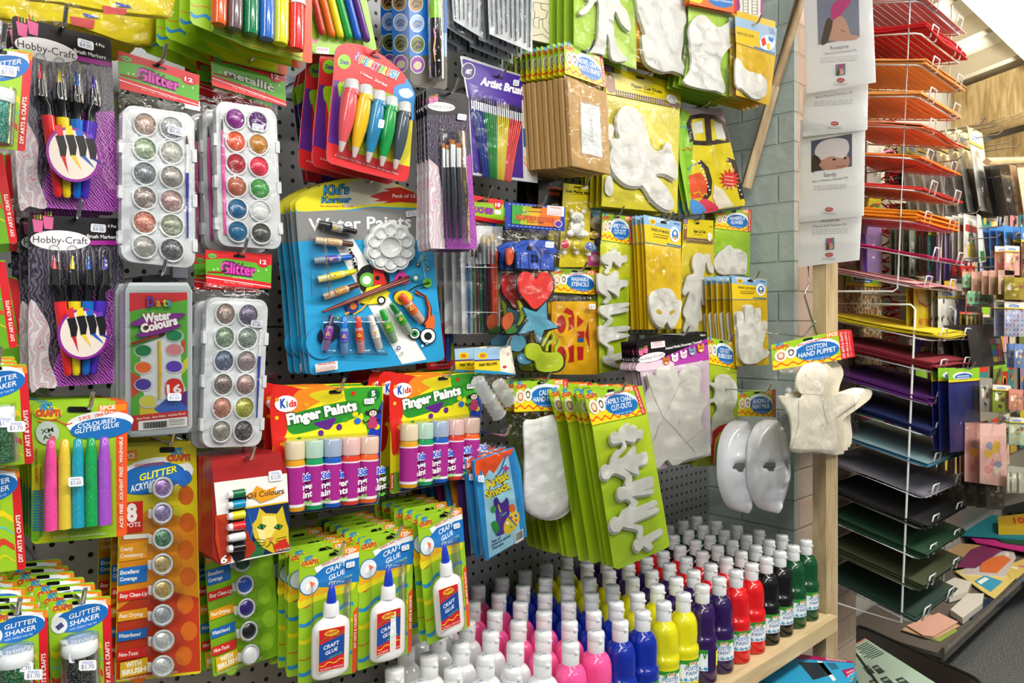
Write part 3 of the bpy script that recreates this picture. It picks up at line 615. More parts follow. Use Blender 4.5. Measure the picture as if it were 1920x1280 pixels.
pots('green acrylic card of eight pots partly hidden by the oil colours box', ((368,850),(492,842),(529,1226),(400,1269)), 1.07, ['e8e81a','d8a020','c82020','0a6030','1a4aa8','2a1a6a','101014','e8e8ea'], '84ba28', ('86bc22','7ab020','94c430'), 3, 3, 'p:')

# oil colours box
a = Art('oil_colours_box', 'red oil colours box with painted yellow cat and paint tube window', 'paint box', 1.0, 9, (218,378)); a.part('box_body')
a.solid('9a2222', [(84,372),(360,342),(388,428),(400,742),(114,800),(84,770)], -.04, 0)
a.P('a82828', 75,378,360,342,368,430,90,462)
a.flush(); a.part('box_front')
a.card('f2f0ee', [(90,466),(386,428),(401,742),(118,802)], .001, 'f2f0ee', .002)
a.P('c0401c', 95,600,150,590,160,790,118,802,95,700); a.P('a83220', 100,605,140,640,158,760,122,796)
a.P('18284a', 216,568,394,545,400,740,214,775); a.P('e0b81e', 214,566,392,540,392,546,214,573)
a.P('1e4a9a', 222,575,280,566,262,640,240,700,218,690); a.P('2a6a3a', 225,740,260,700,300,720,290,760,214,774)
a.P('a83218', 218,650,240,690,262,735,230,772,216,770); a.P('d8bc28', 240,640,262,615,275,568,300,590,345,592,368,560,382,620,392,650,396,730,330,752,290,730,255,690)
a.P('f0e078', 285,600,340,600,350,640,320,690,300,690,285,650); a.P('f4e69a', 262,650,290,640,300,700,280,712)
for x in (284, 352): a.P('1a1a10', x-20,650,x-4,632,x+20,640,x+4,658); a.P('3a9a4c', x-15,648,x-3,636,x+15,641,x+3,654); a.E('10140c', x,645,4,7)
a.P('d88a50', 306,690,334,686,322,708); a.L('1a1408', [(320,706),(312,722),(300,728)], 3); a.L('1a1408', [(322,706),(334,720),(348,720)], 3)
for i in range(3): a.L('2a2010', [(300,700+i*9),(262,694+i*14)], 2); a.L('2a2010', [(342,695+i*9),(386,684+i*13)], 2)
a.P('c8321c', 330,720,380,690,397,725,340,750)
for q in (0,): a.L(('2a6ab0','d8a020','1a2a50','88a83a','b03020','f0e8a0','223a80')[q], [(230+q*20,590+q*9),(245+q*21,650+q*11),(238+q*22,700+q*5)], 5)
a.P('e8a024', 216,520,250,500,262,478,300,496,345,480,330,510,380,505,330,530,280,548,262,534); a.T('2a1a3a', 'Oil Colours', 226,532,376,508,22,.01,.2)
a.T('f4f4f4', '6', 118,795,146,790,30,.03,.2); a.T('f4f4f4', 'Colours', 148,795,190,786,8,.01,.2); a.T('e8e0d0', '12 ML EACH', 344,745,398,736,8,.01)
a.P('1c1416', 150,505,196,495,222,520,214,590,214,775,176,790,150,745); a.flush()
for i, c in enumerate(('0a6a3a','0a88b8','d8d01e','d8262a','dadde2','101012')):
    y = 510+i*44; a.part('oil_paint_tube'); a.tb('p:'+c, [(162,y+4,.006,17),(212,y-4,.006,17)], 12); a.tb('p:e4e4e4', [(146,y+6,.006,13),(163,y+4,.006,16)], 10); a.flush()
a.sticker(340,438,54,42,.004,'$12.00',-8).done(1, .05, .2, dx=.0, what='oil colours box', skip=('oil_paint_tube',))
# ================================================================ middle of the wall
def tubelet(a, c, x0, y0, x1, y1, w, cap, lab=None, z=.012):
    """small paint tube from its cap (x0,y0) to its crimped end (x1,y1)"""
    f = lambda t: (x0+(x1-x0)*t, y0+(y1-y0)*t)
    a.part('paint_tube'); a.tb(c, [(*f(.32),z,w*.46),(*f(.38),z,w*.5),(*f(.7),z,w*.5)], 12); a.tb(c, [(*f(.7),z,w*.5),(*f(1),z-.006,w*.46)], 12)
    p = a.flush(); a.part('cap', p); a.tb(cap, [(*f(0),z,w*.3),(*f(.03),z,w*.36),(*f(.31),z,w*.40)], 10); a.flush()
    a.part('tube_label', p); a.tb(lab or cap, [(*f(.4),z,w*.53),(*f(.68),z,w*.53)], 12, cap=False)
    dx, dy = x1-x0, y1-y0; L = math.hypot(dx, dy); nx, ny = -dy/L, dx/L; m = f(.54); a.z = z+.0105
    if z < .1: a.S('e8c820', m[0], m[1], w*.32, w*.2, 3, math.degrees(math.atan2(dy, dx))+180); a.S('6a3ab0', m[0], m[1], w*.16, w*.1, 3, math.degrees(math.atan2(dy, dx))+180)
    a.flush()
a = Art('water_paint_set', 'large blue and yellow water paints card with flower palette and twelve tubes', 'paint set', 1.08, 5, (600,55)); a.part('backing_card')
out = [(175,215),(172,165),(185,145),(260,90),(350,45),(450,18),(560,12),(680,22),(790,50),(880,95),(940,140),(968,185),(985,330),(1005,500),(1030,760),(1052,950),(1067,1080),(1058,1100),(1040,1108),(300,1192),(272,1188),(262,1170),(240,960),(215,640),(190,400)]
a.card('2aa0d8', out, .0015, 'd8d8d0')
a.P('e8dc22', 175,200,172,165,185,145,260,90,350,45,450,18,560,12,680,22,790,50,880,95,940,140,968,185,968,196,800,188,640,182,500,200,380,206,260,214,185,212)
a.P('d8d4b8', 500,24,620,16,740,36,820,70,860,150,700,160,600,172,470,190,430,120)
a.P('8a8a8a', 176,215,260,212,380,205,520,206,640,186,760,196,900,200,902,290,895,380,800,384,700,388,560,382,420,384,300,386,192,392,184,300)
a.P('f2f2f2', 898,198,970,196,988,400,895,385)
a.P('c8281e', 625,120,700,92,740,90,700,76,800,66,880,96,940,140,966,180,900,162,800,156,700,164,730,150,640,152,680,138,628,128)
a.T('f8f0e8', 'Pack of 15', 755,128,892,130,20,.02)
a.T('3a9ad0', "Kid's", 338,112,500,104,54,.02,.1,'1a3a5a'); a.T('3a9ad0', 'Korner', 325,160,512,156,34,.02,.1,'1a3a5a'); a.T('c83a1e', 'fun stationery for kids!', 322,184,522,186,11,.01)
a.T('f6f6f6', 'Water Paints', 252,328,868,308,72,.02); 
a.P('f4f4f2', 395,385,520,376,960,1100,812,1128,600,760); 
for i in range(22): x, y = 530+i*4.3, 388+i*6; a.L('30a0d8', [(x,y),(x-8,y+6)], 2)
for i in range(24): x, y = 820+i*5.6, 960+i*6.2-70; a.L('222222', [(x,y),(x-(14 if i % 5 == 0 else 8),y+7)], 1.6)
a.W('2288bc', 190,520,330,700,12,1,2); a.E('2a8cc4', 330,1000,96,100); a.E('2aa0d8', 330,1000,92,96)
for i in range(9): a.E('141414', 500+i*7, 440+i*21, 6+i%3*3)
a.B('1a1a1a', [(560,560),(620,530),(700,560),(740,620),(700,700),(600,700),(548,640)]); a.E('6ab83a', 605,622,48,44); a.E('f4f4f4', 600,624,26); a.P('d42a2a', 640,560,690,545,720,640,700,670,640,655); a.E('141414', 665,612,14)
a.P('d83a9a', 745,650,800,560,850,600,860,640,830,650); a.S('1a1a1a', 800, 615, 20, 12, 3)
a.P('e8dc1e', 560,760,600,670,680,650,740,700,700,760,610,770); a.L('e8952a', [(600,700),(520,800),(470,830)], 14); a.L('e0b428', [(640,720),(570,800),(520,830)], 10); a.E('32387a', 515,780,38,44); a.E('d87a2a', 520,780,20)
a.E('1a1a1a', 688,745,26); a.E('f4f4f4', 688,745,16); a.B('5a1a20', [(760,700),(840,690),(880,740),(800,760)]); a.E('f0ce1e', 820,730,55,44); a.E('c83a1e', 820,735,30,20)
for i, (r, c) in enumerate(((70,'7a2420'),(58,'e8752a'),(46,'5a1a1e'))): a.L(c, [(880+r*.2,700-i*8),(940+r*.2,720),(985+i*-8,790),(985-i*10,850),(950-i*6,890)], 12)
a.B('e86a28', [(960,880),(1000,830),(1008,900),(980,950),(955,930)])
for x, y, r in ((888,945,36),(968,960,50)): a.E('1a1a1a', x,y,r); a.E('f4f4f4', x,y,r-7); a.E('2a8a4a' if r < 40 else 'f4f4f4', x,y,r-15); a.E('1a1a1a', x,y,r-26)
for x, y, r, c in ((895,610,24,'2a8c8c'),(907,530,13,'1a1a1a'),(968,558,11,'1a1a1a'),(940,490,9,'1a6a9a'),(878,500,7,'3ab04a'),(940,450,6,'d8d020'),(792,1030,12,'3a4ab0'),(812,1062,8,'3a9a5a'),(962,1005,10,'15507a'),(1028,805,6,'123a6a'),(935,1018,8,'bfe0f0'),(965,640,28,'6ab83a'),(428,850,14,'2a8a4a'),(425,945,12,'3a9a4a')):
    a.E(c, x, y, r); a.E('f4f4f4' if c != '6ab83a' else '4a9a2a', x, y, r*.5)
for i in range(7): a.L('b8e0c0', [(900+i*4,480-i*12+60),(990-i*6,360+i*42)], 2.5)
a.L('101010', [(850,690),(900,660),(980,640)], 8); a.L('101010', [(548,590),(540,500),(500,440)], 4)
a.B('0e1a3a', [(305,960),(340,900),(400,880),(440,920),(400,990),(330,1010)]); a.L('123', [(345,990),(345,1100)], 5) if 0 else None
a.P('f4f2ee', 292,1128,425,1108,428,1158,296,1180); a.T('b02a20', '!WARNING', 305,1140,412,1124,16,.03); a.lines('b05a50', 300,1148,415,1132,4,8,3,-16)
a.flush()
a.part('flower_palette'); fp = []
cx, cy, N = 745, 425, 10
for i in range(80):
    t = 2*PI*i/80; r = 138+10*abs(math.sin(N*t/2))*1.2; fp.append((cx+r*math.cos(t), cy+r*1.03*math.sin(t)))
a.solid('p:dfe2e2', fp, .002, .012)
for i in range(N):
    t = 2*PI*i/N+.31; a.pan('p:d2d6d6', cx+100*math.cos(t), cy+102*math.sin(t), [(37,.012),(37,.0145),(34,.0145),(28,.0125),(0,.0115)], 18)
a.pan('p:d6dad8', cx, cy, [(66,.012),(66,.016),(60,.016),(56,.0125),(0,.0118)], 28); a.flush()
for c, l, *g in (('p:30343a','p:9aa0a0',535,335,310,285,44),('p:d8c8a8','p:c8a880',515,410,292,385,42),('p:8a9cac','p:5a4ab0',508,486,285,508,40),('p:e2dc9a','p:e2d22a',532,570,308,622,40),('p:c8a890','p:b88a50',550,650,342,728,42)):
    tubelet(a, c, g[0], g[1], g[2], g[3], g[4], {'p:30343a':'p:16161a','p:d8c8a8':'p:5a3a28','p:8a9cac':'p:1a5ac0','p:e2dc9a':'p:d8d010','p:c8a890':'p:5a3020'}[c], l)
for c, cap, l, *g in (('p:8a6a9c','p:3a2a5a','p:8a3aa0',392,835,348,1040,46),('p:6a9cd0','p:1a7ad0','p:5a5ac8',463,845,466,1060,46),('p:d09a9c','p:e03a28','p:d8502a',545,842,568,1052,44),('p:d8d2cc','p:e4e0dc','p:e8e4e0',622,835,675,1030,42),('p:8aa88a','p:1aa032','p:5ab02a',690,802,765,990,42),('p:9ab09c','p:0a7a30','p:3a9a3a',748,765,855,935,44),('p:d8b0a0','p:e8501e','p:e0652a',805,712,925,865,46)):
    tubelet(a, c, g[0], g[1], g[2], g[3], g[4], cap, l)
a.part('brush'); a.tb('p:6a2424', [(855,605,.01,9),(600,705,.01,10),(360,802,.01,7)], 8); a.part('pencil'); a.tb('p:7a3228', [(850,622,.012,9),(335,815,.012,8)], 6)
a.part('blister'); a.tb('n:blister', [(305,345,.012,50),(420,345,.012,50),(540,345,.012,46)][:1]+[(400,250,.008,150)][:0]+[(330,720,.012,60)], 12, .35)
a.tb('n:blister', [(330,960,.01,100),(720,960,.01,100)], 14, .25); a.flush()
a.sticker(868,225,62,36,.003,'$7.50',-8).done(4, .013, .5, dx=-.002, what='water paints set', skip=('paint_tube','flower_palette','brush','pencil','blister'), lab='water paints card in the stack behind the front water paints set')

# squeezy brushes
a = Art('squeezy_brush_pack', 'squeezy brush pack, red rounded card with five fat paint brushes', 'brush pack', 1.02, 2, (640,330)); a.part('backing_card')
out = [(410,310),(425,280),(460,262),(510,258),(570,270),(640,300),(700,335),(780,400),(830,450),(852,490),(888,560),(880,700),(862,900),(850,1060),(838,1085),(810,1090),(560,1030),(385,980),(364,960),(360,920),(375,700),(400,480)]
a.card('d8242a', out, .0012, 'dadada')
a.P('5a2484', 404,478,440,485,445,900,400,870,368,850); a.B('a8ce20', [(440,490),(600,520),(760,570),(870,640),(860,900),(820,1010),(760,960),(560,960),(500,900),(450,600),(436,580)]); a.P('e8dc20', 560,900,760,600,876,725,858,1000,700,960)
a.B('2a8ad0', [(762,540),(775,515),(800,505),(825,500),(838,470),(852,490),(888,560),(884,640),(880,722),(830,690),(768,590)]); a.B('c8d4ee', [(795,540),(850,530),(880,570),(840,590),(805,575)])
a.P('d8242a', 362,850,450,880,560,925,690,960,860,1000,850,1060,838,1085,810,1090,560,1030,385,980,364,960)
a.E('8ac826', 465,370,40,44); a.T('4a2a8a', 'Dats', 440,380,492,388,24,.04)
t = 'SQUEEZY'; 
for i, ch in enumerate(t): a.T(('8a3ab0','e87a28','4ab04a','2a9ad8','e8d020','d84a9a','6a8ab0')[i], ch, 524+i*20, 350+i*11+(i%2)*4, 545+i*20, 360+i*11+(i%2)*4, 40, .03, 0, 'f4f4f4')
for i, ch in enumerate('BRUSH'): a.T(('5ab04a','e0c828','e8802a','3a9ad8','58c0d0')[i], ch, 668+i*22, 428+i*9, 690+i*22, 440+i*9, 42, .03, 0, 'f4f4f4')
a.T('f8e8e8', '5 Colours . 25ml Each', 560,440,720,520,14,.02); a.T('f8e0e0', '5 Colours Fun Easy to Create Brush and Paint', 408,935,790,1050,11,.01); a.P('2a0a0a', 620,325,665,335,690,350,660,345,630,335)
a.flush()
for i, (c, x, y0, xb, yb) in enumerate((('p:e25a62',508,480,445,912),('p:e8bc1e',592,512,524,945),('p:2a86b8',672,548,608,975),('p:1e9a4a',746,582,690,998),('p:44505c',826,615,770,1015))):
    w = 41-i*1.5; a.part('squeeze_brush'); pq = lambda t, k: (x+(xb-x)*t**1.25, y0+(yb-y0)*t, .018-.008*t*t, w*k); a.tb(c, [pq(.2,.96),pq(.32,1),pq(.48,1),pq(.62,.9),pq(.76,.7),pq(.86,.5)], 16)
    a.tb('p:d8c8c4', [pq(.86,.5),pq(.97,.3),pq(1,.2)], 14); p = a.flush()
    a.part('cap', p); a.tb('p:c8ccce', [(x+3,y0,.018,w*.7),(x+3,y0+8,.018,w*.88),(x,y0+60,.018,w*.95)], 16); a.tb('p:'+c[2:], [(x,y0+60,.018,w*.98),(x,y0+66,.018,w),(x-1,y0+74,.018,w*.96),(x-1,y0+82,.018,w),(x-2,y0+90,.018,w*.97)], 16, cap=False); a.flush()
a.part('blister'); a.solid('n:blister', [(455,470),(560,468),(870,600),(866,900),(790,1030),(430,930)], .001, .006); a.flush()
a.sticker(688,742,34,50,.046,'$4.50',10).done(2, .034, .3, dx=-.005, what='squeezy brush pack', skip=('squeeze_brush','cap','blister'))
# metallix packs behind
a = Art('metallic_pen_pack', 'purple card with metallic lettering in the stack left of the squeezy brushes', 'pen pack', 1.13, 2, (345,420)); a.part('backing_card')
a.card('4a1e7a', [(175,540),(200,440),(260,390),(360,360),(520,400),(600,500),(560,1090),(330,1090),(245,1080)], .0012, 'dadada')
a.P('d8242a', 180,520,200,440,260,390,360,360,520,400,590,480,420,500,260,470); a.B('9ac826', [(178,520),(230,500),(228,560),(210,610),(190,622),(178,580)]); a.E('8ac826', 245,508,26,44); a.T('4a2a8a', 'Dats', 232,520,262,516,22,.04)
a.T('3a3440', 'metallix', 258,930,232,650,34,.06,0,'8a7a9a'); a.P('d8242a', 240,1000,330,1040,330,1090,250,1080); a.B('9ac826', [(238,970),(260,960),(300,1000),(240,1010)]); a.flush()
a.done(1, .02, .4, what='metallix pens')

# hobby craft brushes
a = Art('artist_brush_pack', 'narrow hobby-craft brush pack with white oval logo and purple yarn print', 'brush pack', 1.0, 2, (1090,575)); a.part('backing_card')
pts = [(960,545),(975,525),(1190,565),(1212,590),(1222,900),(1262,1440),(1258,1492),(1215,1496),(985,1490),(976,1440),(970,900)]
a.card('n:yarngrey', pts, .001, 'd0d0d0'); a.P('n:yarn', 1100,1000,1180,960,1224,920,1262,1440,1258,1492,1080,1492,1060,1200); a.P('n:yarnpink', 972,950,1030,1000,1060,1200,1070,1492,985,1490,976,1440)
a.P('14121a', 960,545,975,525,1190,565,1212,590,1214,690,962,690); hobby_logo(a, 968, 640, 160, 5); a.P('0a080a', 1044,568,1135,590,1138,606,1046,585); a.B('d84a9a', [(1000,590),(990,570),(1010,575)]) if 0 else None
a.flush()
for i, x in enumerate((1060,1082,1112,1148,1182)):
    w = (10,10,19,17,12)[i]; y = (860,870,840,860,860)[i]; a.part('brush'); a.tb('p:2a2e36', [(x+2,1005,.006,w*.8),(x+6+i*2,1180,.006,w*.85),(x+8+i*3,1430,.006,w*.4)], 10); b = a.flush()
    a.part('ferrule', b); a.tb('k:c8ccd0', [(x,y+30,.006,w*.9),(x+2,1005,.006,w*.8)], 10); a.part('bristles', b); a.tb('m:b06a28', [(x,y,.006,w*.95),(x,y+30,.006,w*.9)], 8, .5); a.flush()
a.part('blister'); a.tb('n:blister', [(1120,780,.006,74),(1150,1460,.006,80)], 14, .16); a.flush()
a.sticker(1172,702,54,36,.003,'$3.00',8).done(5, .0058, .3, dx=0, dz=-.0004, what='hobby-craft brushes', skip=('brush','ferrule','bristles','blister'), dyr=.4)

# artist brushes pack of 24
a = Art('artist_brush_pack', 'purple artist brushes pack of twenty-four with fanned blue green yellow red brushes', 'brush pack', 1.085, 2, (1390,465)); a.part('backing_card')
a.card('4a2a9a', [(1160,338),(1610,480),(1626,1098),(1240,1055),(1210,600)], .001, 'c8c8c8'); a.P('d8d8dc', 1160,338,1180,335,1612,476,1612,486,1180,352,1172,360,1215,600,1240,1045,1236,1050,1206,600)
a.P('dcdcd8', 1530,600,1616,612,1626,1098,1240,1050,1238,1035,1540,1070); a.P('c8a86a', 1545,640,1618,650,1620,760,1550,750); a.L('e85a2a', [(1555,660),(1618,720)], 12); a.L('d8c82a', [(1550,700),(1618,755)], 12); a.P('2a5a9a', 1538,770,1620,775,1622,900,1542,880); a.R('e6e6e6', 1555,800,1600,830); a.L('c8702a', [(1568,880),(1570,845),(1600,848),(1602,880)], 6)
a.P('d8d8d0', 1540,900,1622,915,1624,1080,1546,1040); a.L('d8a82a', [(1545,940),(1610,1050)], 8); a.L('d85a2a', [(1545,970),(1600,1060)], 6); a.L('222222', [(1560,940),(1620,1000)], 10)
a.E('ececec', 1210,425,42,50); a.E('3a2a6a', 1210,425,38,46); a.T('ececec', 'ART', 1192,440,1230,444,26,.05); a.T('f6f4f8', 'Artist Brushes', 1280,505,1588,582,44,.05); a.T('f0f0f4', 'Pack of 24', 1515,482,1586,500,16,.02); a.P('0a0a0c', 1360,450,1420,468,1418,476,1358,460)
a.flush()
for i in range(24):
    c = ('p:26408c','p:1e8a3a','p:d8c41a','p:d42428')[i//6]; x0 = 1228+i*13; y0 = 572+i*3.4; xb = 1300+i*7; yb = 1058+i*1.5; z = .004+.002*(i%2)
    a.part('brush'); a.tb(c, [(x0+3,y0+80,z,4.5),((x0+xb)/2+3,(y0+yb)/2,z,6),(xb,yb,z,4)], 6); b = a.flush()
    a.part('ferrule', b); a.tb('k:c8ccd0', [(x0+1,y0+30,z,4.5),(x0+3,y0+80,z,4.6)], 6); a.part('bristles', b); a.tb('m:14100e' if not 12 <= i < 18 else 'm:b8a888', [(x0-1,y0-8,z,1.5),(x0+1,y0+30,z,4.5)], 6); a.flush()
a.part('clear_bag'); a.sheet('n:film', (1215,500), (1535,600), (1540,1090), (1240,1060), .010, .004, .002, 12, 16, 3); a.flush()
a.sticker(1497,497,36,36,.003,'$5',8).done(0)

# blue scratch art pens
def scratch(lab, dx, Y, top):
    V = lambda x, y: (500+(x+dx)/3.2, y/3.2+(0 if dx == 0 else dx*.02))
    a = Art('scratch_art_pack', lab, 'art pack', Y, V, (960,-190)); a.part('backing_card')
    a.card('1c6cc0', [(848,-200),(1080,-200),(1083,520),(1070,538),(880,505),(860,480)], .001); a.P('5a544c', 858,340,980,330,1082,300,1083,520,1070,538,880,505,860,480); a.P('a8c4e4', 1040,190,1080,200,1080,340,1000,340)
    for i, (x, y, c) in enumerate(((895,20,'9a7428'),(902,140,'9ab0d0'),(905,265,'5a6a28'),(905,388,'8a3a9a'),(890,-90,'6a8ab0'))): a.E('e4e6e6', x,y,44,54); a.E(c, x,y,40,49); a.B(('3a2410','4a6aa8','161610','c8c0a0','203050')[i], [(x-25,y+5),(x-5,y-20),(x+25,y-8),(x+18,y+22),(x-10,y+28)]); a.L('d8b832', [(x-20,y+20),(x,y-5),(x+22,y+8)], 3)
    a.flush()
    if top: a.part('scratch_pen'); a.tb('p:8ad020', [(1010,-180,.014,32),(1013,120,.014,31)], 14); a.tb('p:14141c', [(1013,120,.014,28),(1018,450,.014,24),(1020,462,.014,14)], 14); a.z = .032; a.L('e84a9a', [(1003,170),(1012,230),(1004,280),(1012,330)], 7); a.L('e8a828', [(1012,220),(1002,300),(1012,370)], 5); a.flush(); a.part('blister'); a.tb('n:blister', [(1013,-150,.012,42),(1020,480,.012,40)], 12); a.flush()
    a.done(0, hook=top, what='scratch art pen')
scratch('front blue scratch art pack with green and black pen above the paintbrushes', 0, 1.02, True)
scratch('blue scratch art card just left of the front pen pack', -100, 1.085, False); scratch('rearmost blue scratch art card against the pegboard', -168, 1.14, False)

# steel needles packs
def needles(lab, Q, n, Y, seed):
    a = Art('needle_pack', lab, 'tool pack', Y, quad(*Q, 100, 100), (50,2)); a.part('backing_card'); a.card('d2d8dc', [(0,0),(100,0),(100,100),(0,100)], .001); a.flush()
    for i in range(n): a.part('needle'); x = 8+86*i/(n-1); a.tb('k:4a4e54', [(x,2,.004,2.2),(x,92+4*math.sin(i*2+seed),.004,1.6)], 6)
    a.part('clear_bag'); a.sheet('n:film', (-1,0), (101,0), (101,104), (-1,100), .009, .003, .002, 10, 14, seed); a.done(3, .022, .8, dx=-.004, dz=-.006, what='needle pack '+lab.split()[0], hook=False)
needles('narrower silver pack of steel needles above the purple artist brushes', ((843,-70),(912,-70),(905,72),(850,38)), 7, 1.05, 1)
needles('wider silver pack of steel needles left of the cow drawing', ((912,-70),(1000,-70),(998,98),(918,64)), 9, 1.03, 5)
a = Art('cow_canvas', 'cream canvas board printed with a black outline cow', 'canvas', 1.06, 3, (180,-180)); a.part('canvas_board')
a.solid('e8dfc4', [(105,-200),(250,-200),(250,252),(110,222)], -.006, 0)
for p in ([(118,20),(130,12),(160,18),(200,22),(228,40),(236,70),(238,140),(230,150),(228,90),(210,100),(208,170)],[(118,20),(116,60),(128,64),(126,100),(118,105),(122,150),(150,160),(150,110),(170,105),(172,150),(196,180),(208,186)],[(126,100),(150,96),(160,110),(190,100),(200,60)],[(112,160),(112,200),(170,190),(200,215),(246,222)],[(160,20),(165,50),(190,60)],[(205,120),(215,170),(225,165)]): a.L('14120e', p, 3)
a.flush(); a.done(1, .03, .2, hook=False, what='cow canvas')

# glitter pen pack and colour pens at the top
a = Art('glitter_tube_pack', 'pack of fat glitter tubes in orange, purple, green, blue, yellow and red, topmost', 'glitter pack', .99, 1, (1400,-150)); a.part('backing_card')
a.card('a0cc22', [(1062,-170),(1740,-170),(1742,350),(1725,352),(1400,270),(1078,135),(1060,110)], .001); a.P('e4501e', 1688,-170,1740,-170,1742,350,1725,352,1688,340)
a.P('e0dc20', 1200,-170,1688,-170,1688,330,1400,262,1300,180,1250,120); a.W('e4482a', 1064,20,1170,50,8,1,4); a.W('2a8ad8', 1064,70,1170,110,14,1,18); a.flush()
for x, yb, c in ((1220,140,'e05a1e'),(1308,165,'6a5a60'),(1398,195,'0a7a4a'),(1485,220,'2a6ac8'),(1563,248,'d8d81e'),(1652,280,'e02a2e')):
    a.part('glitter_tube'); a.tb('s:'+c, [(x+4,-170,.016,42),(x+2,yb-30,.016,40),(x,yb-2,.016,36)], 16); a.flush()
    if x > 1540: a.part('tube_cap'); a.tb('p:d8dcdc', [(x+8,-60,.017,34),(x+6,-5 if x < 1600 else 30,.017,42)], 14); a.flush()
a.part('blister'); a.solid('n:blister', [(1180,-170),(1690,-170),(1690,320),(1190,170)], .003, .01); a.flush()
a.done(4, .024, .4, dx=-.006, dz=-.004, what='glitter tubes', skip=('glitter_tube','tube_cap','blister'), hook=True)
a = Art('marker_pack', 'rainbow marker pack on lime green card behind the squeezy brush pack', 'pen pack', 1.05, 2, (420,-190)); a.part('backing_card')
a.card('9ac83a', [(235,-200),(560,-200),(668,330),(650,345),(290,320),(268,300)], .001); a.R('f2f2f2', 300,280,375,318,8); a.T('c8326a', 'KIDZ', 305,300,368,305,12,.03); a.S('e060a0', 290,245,22,10); a.flush()
for x, xb, yb, c in ((300,335,212,'c83a2c'),(350,392,222,'e86a1e'),(400,443,228,'e0d41c'),(445,495,236,'1a9a44'),(500,548,242,'1c5ac0'),(545,600,252,'5a2a7a')):
    a.part('marker_pen'); a.tb('p:'+c, [(x-60,-190,.01,20),(xb-5,yb-30,.01,20),(xb,yb-6,.01,18),(xb,yb,.01,10)], 12); a.flush()
a.done(0)
# yellow painting smocks in bags, upper left
def smock(lab, pts, Y, st, seed):
    V = view(1); a = Art('yellow_smock', lab, 'smock', Y, V, (480,-60)); a.part('folded_smock'); a.dome('l:dcc814', pts, 0, .022, 4, 3)
    a.z = .0232; a.P('c22a28', 570+seed*-180, 30+60*seed, 710-180*seed, 50+60*seed, 700-180*seed, 82+80*seed, 580-180*seed, 78+60*seed) ; a.P('2440b0', 640-180*seed, 10+60*seed, 720-180*seed, 30+60*seed, 735-180*seed, 44+60*seed, 660-180*seed, 36+60*seed); a.flush()
    x0, x1 = min(p[0] for p in pts), max(p[0] for p in pts); y0, y1 = min(p[1] for p in pts), max(p[1] for p in pts)
    a.part('clear_bag'); a.sheet('n:film', (x0,y0), (x1,y0+10), (x1+10,y1), (x0,y1-50), .026, .006, .004, 14, 12, seed+9); a.flush(); a.done(st, .03, .5, dz=-.01, hook=False, what='smock')
smock('folded yellow smock with red and blue stripe at the very top left', [(90,-150),(500,-160),(960,-140),(958,70),(930,105),(820,100),(560,70),(300,20),(110,-10)], .95, 0, 0)
smock('second folded yellow smock hanging below and behind the topmost smock', [(-60,-80),(400,-60),(850,60),(862,240),(830,262),(740,262),(560,200),(300,120),(-60,100)], 1.1, 0, 1)
smock('third yellow smock showing beneath the others over the brush markers', [(30,0),(500,60),(740,200),(745,280),(640,340),(560,300),(200,180),(30,150)], 1.165, 0, 1)
# ================================================================ cut-outs, stamps, puppets
def diy_header(a, TL, TR, BR, BL, lines, tagtxt='', pic='e8e0d0'):
    """green craft header card with blue oval and red end strip, drawn in canvas corners"""
    V0 = a.V; Q = lambda p: V0(*p); a.V = quad(Q(TL), Q(TR), Q(BR), Q(BL), 200, 90)
    a.card('9ac628', [(0,0),(200,0),(200,90),(0,90)], .001); a.P('e8d41e', 0,60,40,40,110,52,186,76,186,90,0,90); a.W('e84a1e', 0,74,186,84,5,6,5); a.P('d2202a', 184,0,200,0,200,90,184,90)
    a.P('f08a1e', 150,0,184,0,184,16,150,16); a.T('fff4e8', '1PCE', 153,13,181,13,10,.03); a.E('f2f6fa', 120,42,64,32,rot=4); a.E('1a6cba', 122,50,60,30,rot=4)
    n = len(lines); 
    for i, t in enumerate(lines): h = 15 if n < 3 else 11; y = 42+i*(19 if n < 3 else 14)+(4 if n == 1 else 0); w = min(104, 9.5*len(t)); a.T('f8fcff', t, 122-w/2, y+2, 122+w/2, y, h, .01, .2)
    a.T('cfe4ff', 'create your own fun', 90, 76, 152, 76, 5, .0, .2)
    if tagtxt: a.T('d8402a', tagtxt, 72,24,150,16,6,.02)
    crafti(a, 3, 14, 46); a.E(pic, 24,44,18,20); a.B('b86a4a', [(14,40),(24,32),(34,40),(30,56),(18,56)]); a.E('f0d8c0', 24,44,7,9); a.E('f4f0e8', 52,40,15,20); a.B('5a4a40', [(44,34),(52,28),(60,34),(58,48),(48,50)]); a.E('f4e8e0', 52,40,5,7)
    a.T('fbe0dc', 'DIY ARTS & CRAFTS', 195,86,195,6,7,.02); a.P('0a0a0a', rr(88,3,114,10,3)); a.V = V0; a.flush()
def layers(a, name, pts, n, z, dz=.003, off=(-5,5), c='e:dcdbd5', spl=True):
    p = spline(pts, 3) if spl else pts
    for i in range(n):
        k = n-1-i; a.part(name); a.solid(c, [(x+off[0]*k, y+off[1]*k) for x, y in p], z+i*dz, z+(i+.85)*dz)
    return a
def bag(a, TL, TR, BR, BL, z=.012, seed=1, puff=.004, wr=.0028): a.part('clear_bag'); a.sheet('n:film', TL, TR, BR, BL, z, puff, wr, 16, 22, seed); a.flush(); return a
PERSON = None
